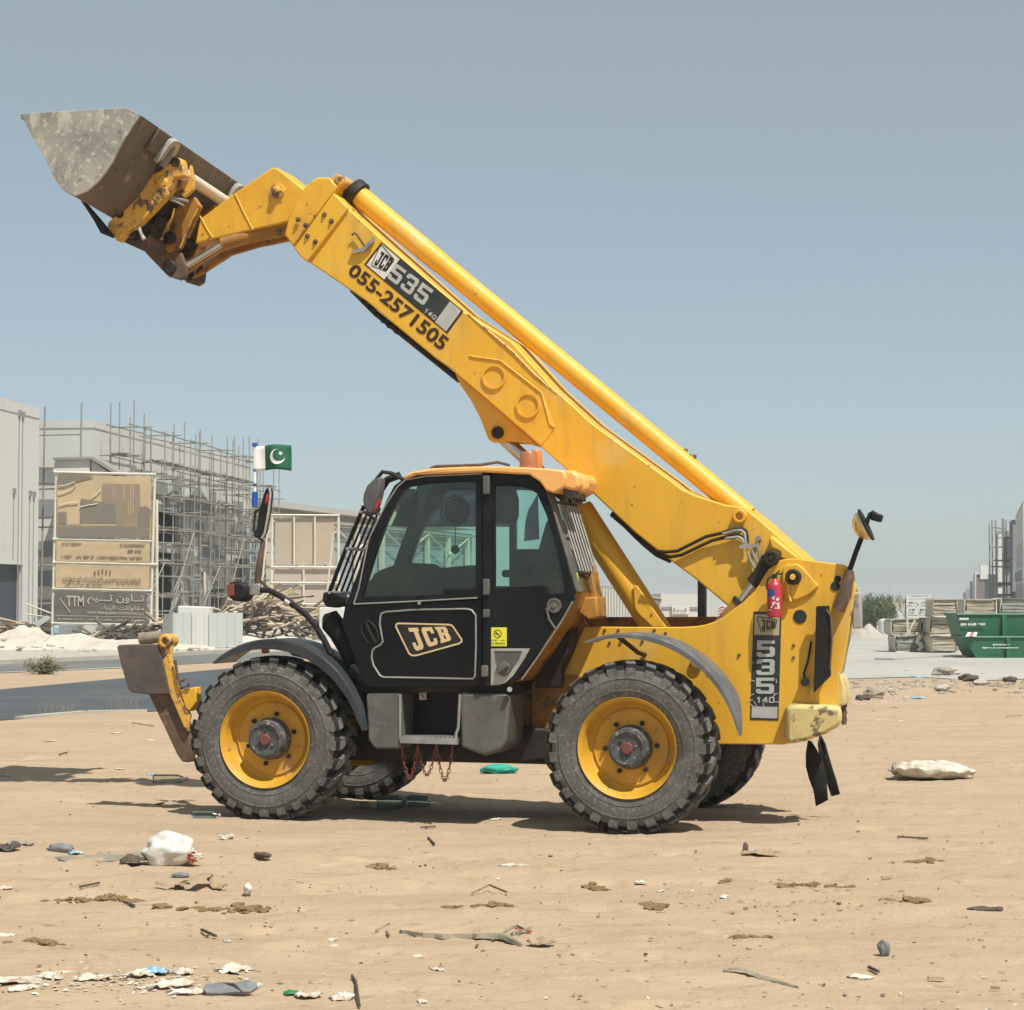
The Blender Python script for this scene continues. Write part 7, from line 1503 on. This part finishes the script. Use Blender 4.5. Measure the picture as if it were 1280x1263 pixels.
crumple('folded_card', 'folded dark edged card right of the palm stalk', 'cardboard', 676, 1183, .17, .13, .045, 'card', 17, .5, lift=.01)
sliver('red_strip', 'thin dark red strip above the end of the palm stalk', 'plastic strip', [(644, 1164), (655, 1166), (664, 1168)], .018, .008, 'red_scrap')
sliver('flat_stick', 'long flat grey stick in the lower right foreground', 'stick', [(904, 1215), (925, 1217, .015), (950, 1222), (972, 1228), (998, 1236)], [.008, .035, .045, .035, .005], .008, 'wood_grey', lift=.002)
sliver('cardboard_strip', 'bent cardboard strip with a dark shadow in the left foreground', 'cardboard', [(196, 1111, .02), (215, 1111, .0), (238, 1113, .04), (262, 1107, .05), (272, 1112), (282, 1114, .02)], [.03, .06, .09, .08, .06, .03], .012, 'card')
lump('white_cup', 'small white crushed cup left of the sand clods', 'cup', 310, 1117, .036, (.7, .8, .95), 'plastic_white', 4, .4, 2)
crumple('dark_rag', 'dark brown crumpled rag at the left edge', 'rag', 8, 1064, .22, .22, .10, 'card_dark', 23); crumple('grey_bag', 'grey flattened bag beside the dark rag at the left edge', 'plastic bag', 27, 1056, .24, .22, .05, 'stone', 24)
lump('grey_can', 'flattened grey blue can in the left foreground', 'can', 76, 1065, .075, (1.2, .5, .42), 'grey_rubber', 5); crumple('blue_wrapper', 'pale blue wrapper beside the flattened can', 'wrapper', 96, 1067, .13, .13, .03, 'cyan', 26)
lump('black_shoe_sole', 'small black object right of the white rubbish bag', 'shoe sole', 328, 1072, .06, (1.1, .5, .35), 'card_dark', 7, rz=-.4)
crumple('striped_wrapper', 'black and white striped scrap behind the white bag', 'wrapper', 283, 1049, .13, .14, .05, 'paper', 27)
lump('grey_pebble', 'grey flat stone below the white rubbish bag', 'stone', 226, 1097, .045, (1.2, .6, .4), 'grey_rubber', 9)
o = thing('rubber_sandal', 'grey rubber sandal sole among the white litter', 'sandal', GP(288, 1243), .15); o.rotation_euler = (R(28), R(-4), .15)
sl_ = MB(); pts = [(-.115, .0), (-.10, .032), (-.04, .038), (.02, .028), (.08, .04), (.115, .015), (.115, -.015), (.08, -.04), (.02, -.03), (-.04, -.035), (-.10, -.03)]; sl_.prism([Vector((a, b_, .02 + .10 * max(0, -a) ** 1.2)) for a, b_ in pts], (0, 0, .018)); sl_.build('sole', M['grey_rubber'], o, bevel=.005)
MB().tube([(-.03, .035, .035), (.02, 0, .05), (.05, -.035, .032)], .005, 6).build('strap', M['card_dark'], o)
crumple('green_wrapper', 'torn green and white wrapper in the bottom foreground', 'wrapper', 366, 1243, .10, .09, .02, 'green_scrap', 31); crumple('white_wrapper', 'white crumpled flake right of the torn green wrapper', 'wrapper', 385, 1247, .13, .12, .05, 'paper', 32); crumple('paper_star', 'star shaped white paper scrap near the bottom edge', 'paper', 428, 1249, .12, .14, .04, 'paper', 33)
for k, (x_, y_, w_, d_, m, lab) in enumerate(((15, 1228, .42, .30, 'paper', 'leftmost white torn sheet of the litter row at the bottom'), (68, 1222, .30, .20, 'paper', 'smooth white sheet second from the left in the bottom litter row'), (115, 1224, .28, .2, 'paper', 'white crumpled sheet third from the left in the bottom litter row'), (172, 1220, .22, .2, 'paper', 'white bag under the blue printed wrapper in the bottom litter row'),
        (198, 1218, .20, .17, 'cyan', 'blue printed wrapper in the bottom litter row'), (205, 1234, .36, .16, 'paper', 'long white torn strip below the blue printed wrapper'), (232, 1218, .12, .16, 'paper', 'small folded white paper right of the blue printed wrapper'), (292, 1214, .27, .22, 'paper', 'white crumpled paper above the grey rubber sandal'), (30, 1238, .2, .1, 'paper', 'flat white scrap under the leftmost torn sheet'), (240, 1243, .26, .1, 'paper', 'white shredded scraps left of the grey rubber sandal'))):
    crumple('litter_sheet', lab, 'litter', x_, y_, w_ * .72, d_ * .72, .04 if m == 'paper' else .055, m, 40 + k, (k * .7) % 1, n=12, irr=.75)
crumple('foam_scrap', 'white foam lump at the foot of the rear wheel', 'foam scrap', 784, 1041, .16, .13, .06, 'paper', 55)
crumple('plank_scrap', 'broken board with a dark end in the right foreground', 'board', 950, 1069, .30, .16, .06, 'card', 57, .05); lump('board_end', 'dark upright end of the broken board', 'board', 932, 1070, .05, (.4, .5, 1.0), 'card_dark', 5)
crumple('curled_leaf', 'curled dark brown leaf in the right foreground', 'leaf', 1231, 1138, .20, .08, .035, 'card_dark', 58, .0, irr=.25)
o = lump('grey_rock', 'small upright grey rock in the lower right', 'rock', 1105, 1195, .036, (.75, .7, 1.2), 'grey_rubber', 9, .5, 1.5)
for k, (x_, y_, w_, d_, lab) in enumerate(((64, 927, .22, .2, 'white scrap on the sand far left of the stabiliser'), (146, 917, .30, .22, 'white bag scrap left of the stabiliser leg'), (188, 926, .24, .12, 'torn pale paper beside the stabiliser leg'), (150, 962, .16, .16, 'pale lump at the tip of the boom shadow'), (108, 973, .2, .1, 'bluish scrap inside the bucket shadow'), (8, 970, .22, .12, 'bluish scrap at the left edge inside the bucket shadow'), (190, 969, .14, .14, 'small bluish scrap by the boom shadow'),
        (5, 1112, .16, .16, 'white scrap at the left edge above the clods'), (6, 1170, .16, .18, 'white curled paper at the left edge'), (285, 1178, .08, .03, 'white cigarette end below the clod patch'), (523, 1197, .10, .09, 'small white chip below the palm stalk'), (545, 1213, .16, .05, 'thin white curl below the palm stalk'), (620, 1025, .18, .08, 'row of white chips at the edge of the loader shadow'), (527, 1253, .10, .06, 'white chip near the bottom edge'), (642, 1083, .3, .14, 'torn white fragments over a dark hollow'), (350, 1072, .01, .01, 'x'), (1038, 1007, .01, .01, 'x'),
        (415, 1176, .14, .05, 'thin white flake left of the palm stalk'), (418, 1184, .1, .06, 'small white flake below another left of the palm stalk'), (1078, 870, .2, .1, 'white board scrap just behind the loader tail'), (1100, 901, .22, .16, 'white paper ball on the sand behind the loader tail'), (1127, 902, .2, .06, 'flat white strip on the sand right of the paper ball'), (1072, 835, .24, .1, 'white slab at the paving edge behind the loader'), (800, 1104, .12, .10, 'white chips beside two twigs in the right foreground'), (905, 1122, .22, .07, 'row of white crumbs in the right foreground'), (862, 1115, .12, .06, 'pale crumb left of the row of white crumbs'), (826, 1115, .08, .06, 'small pale crumb in the row right of the middle'), (1075, 1222, .18, .2, 'pale seed husks in the lower right'))):
    if lab == 'x': continue
    crumple('paper_scrap', lab, 'litter', x_, y_, w_ * .72, d_ * .72, .024, 'paper' if 'bluish' not in lab else 'cyan', 70 + k, (k * 1.3) % 3, n=7, irr=.5)
for a in ((122, 1124, .62, .26, 30, 1, 'wide patch of broken damp clods in the left foreground'), (278, 1137, .68, .24, 34, 2, 'long patch of damp clods right of the other in the left foreground'), (478, 1085, .20, .22, 12, 3, 'small deep patch of damp clods in the middle foreground'), (590, 1137, .5, .14, 12, 4, 'faint row of clods above the palm stalk'), (745, 1113, .16, .1, 8, 5, 'small clod group near two twigs right of the middle'), (818, 1134, .14, .16, 9, 6, 'hooked clod group right of the middle'), (908, 1102, .09, .12, 5, 7, 'single standing clod near the row of white crumbs'),
          (1000, 1108, .30, .22, 12, 8, 'compact brown tyre printed clod in the right foreground'), (1050, 1110, .22, .14, 10, 9, 'smaller brown clods right of the tyre printed one'), (1154, 1080, .22, .12, 10, 10, 'brown clods high in the right foreground'), (1128, 1128, .24, .16, 10, 11, 'two rows of brown clods in the right foreground'), (930, 1172, .28, .14, 12, 12, 'crumbled clods above the flat grey stick'), (45, 1178, .34, .14, 10, 13, 'thin crusty clods at the left edge')):
    clods(a[6], *a[:6])
for k, (pts, m, lab) in enumerate((([(188, 1010), (205, 1006)], 'card_dark', 'short dark stick below the clear bottle'), ([(100, 1112), (124, 1107)], 'card_dark', 'thin dark twig above the wide clod patch'), ([(155, 1131), (168, 1136)], 'card_dark', 'dark chip at the right end of the wide clod patch'), ([(252, 1166), (270, 1174)], 'card_dark', 'dark splinter below the long clod patch'), ([(526, 1037), (544, 1036)], 'card_dark', 'dark twig in the middle in front of the cab'), ([(535, 1050), (543, 1058)], 'card_dark', 'slanting thin twig in the middle foreground'),
        ([(1086, 1213), (1098, 1219)], 'card_dark', 'dark chip below the upright grey rock'), ([(1102, 1100), (1116, 1099)], 'card', 'short pale twig right of the brown clods'), ([(1122, 1049), (1160, 1051)], 'card_dark', 'dark broken twigs high in the right foreground'), ([(1160, 1227), (1180, 1228)], 'card', 'thin twig in the lower right corner'), ([(1238, 1239), (1250, 1240)], 'card', 'short twig by the right corner'), ([(440, 1224), (445, 1232), (450, 1262)], 'card_dark', 'upright dark twig at the bottom edge'), ([(590, 1120), (612, 1114, .02), (634, 1119)], 'card', 'bent thin twig in the middle foreground'), ([(1258, 897), (1278, 895)], 'card', 'dark driftwood at the right edge by the paving'), ([(1240, 858), (1268, 856)], 'card_dark', 'dark piece of wood at the sand edge on the right'), ([(74, 945), (84, 942)], 'card_dark', 'small dark twig left of the stabiliser'), ([(165, 905), (192, 909)], 'wood_grey', 'pale branch lying by the kerb end'))):
    sliver('twig', lab, 'twig', pts, .016 if len(pts) == 2 else [.012, .014, .008], .012, m)
# rubble line where the sand meets the paving, on the right
rnd = random.Random(77)
def rubble_bits(n, fpos, r0, r1, m, name, seed):
    rn = random.Random(seed); mb = MB()
    for k in range(n):
        x_, y_ = fpos(rn); p = GP(x_, y_); mb.ico(p + Vector((0, 0, .0)), rn.uniform(r0, r1), 1, .5, 2.0, k, (rn.uniform(.8, 1.6), rn.uniform(.6, 1.2), rn.uniform(.4, .9)))
    return tag(mb.build(name, M[m], None, smooth=0), kind='stuff')
rubble_bits(240, lambda r_: (r_.uniform(1064, 1300), r_.gauss(856, 6)), .015, .065, 'stone', 'rubble_line', 1)
rubble_bits(70, lambda r_: (r_.gauss(1105, 30), r_.gauss(866, 9)), .015, .06, 'kerb', 'pale_rubble', 2)
for k, (x_, y_, r_, m, lab) in enumerate(((1093, 872, .16, 'stone', 'grey rock in the rubble just right of the loader tail'), (1178, 845, .2, 'stone', 'pale rock topping the rubble line at the paving edge'), (1190, 844, .18, 'kerb', 'pale block beside the rock at the paving edge'), (1212, 852, .16, 'card_dark', 'dark lump in the rubble line'), (1226, 857, .13, 'kerb', 'tan stone right of the dark lump in the rubble'), (1178, 864, .13, 'kerb', 'light stone in the sand below the rubble line'), (1262, 853, .12, 'card_dark', 'dark stone at the right end of the rubble line'), (1078, 876, .10, 'card_dark', 'dark wood lump beside the tow chain'))):
    lump('rubble_stone', lab, 'stone', x_, y_, r_, (1.2, .8, .55), m, 100 + k, .5, 1.8)
crumple('blue_sheet', 'pale blue sheet scrap in the rubble line on the right', 'plastic sheet', 1152, 847, .5, .3, .05, 'cyan', 120)
# small stones and flecks: too many to count
rubble_bits(900, lambda r_: (r_.uniform(-40, 1320), 905 + 360 * r_.random() ** .9), .003, .012, 'stone', 'gravel', 3)
rubble_bits(110, lambda r_: (r_.uniform(-40, 1320), 1000 + 260 * r_.random()), .003, .010, 'card_dark', 'dark_crumbs', 5)
rubble_bits(170, lambda r_: (r_.gauss(960, 90), r_.gauss(1125, 9)), .005, .016, 'stone', 'pebbles', 6)
def flecks(n, seed, m, name, fpos, s0, s1):
    rn = random.Random(seed); mb = MB()
    for k in range(n):
        x_, y_ = fpos(rn); p = GP(x_, y_) + Vector((0, 0, .008)); s_ = rn.uniform(s0, s1); a = rn.uniform(0, 6.28); e = Vector((math.cos(a), math.sin(a), rn.uniform(-.1, .4))) * s_; g = Vector((-math.sin(a), math.cos(a), rn.uniform(-.1, .5))) * s_ * rn.uniform(.3, .8)
        mb.add([p - e, p + g, p + e * .8, p - g * .7], [(0, 1, 2, 3)])
    return tag(mb.build(name, M[m], None, smooth=0), kind='stuff')
flecks(260, 8, 'paper', 'litter_flecks', lambda r_: (r_.uniform(-40, 1320), 900 + 365 * r_.random()), .005, .017)
flecks(260, 9, 'paper', 'shredded_litter', lambda r_: (r_.gauss(165, 95), r_.gauss(1229, 9)), .006, .024)
flecks(130, 10, 'card_dark', 'dry_flecks', lambda r_: (r_.uniform(-40, 1320), 900 + 365 * r_.random()), .006, .022)
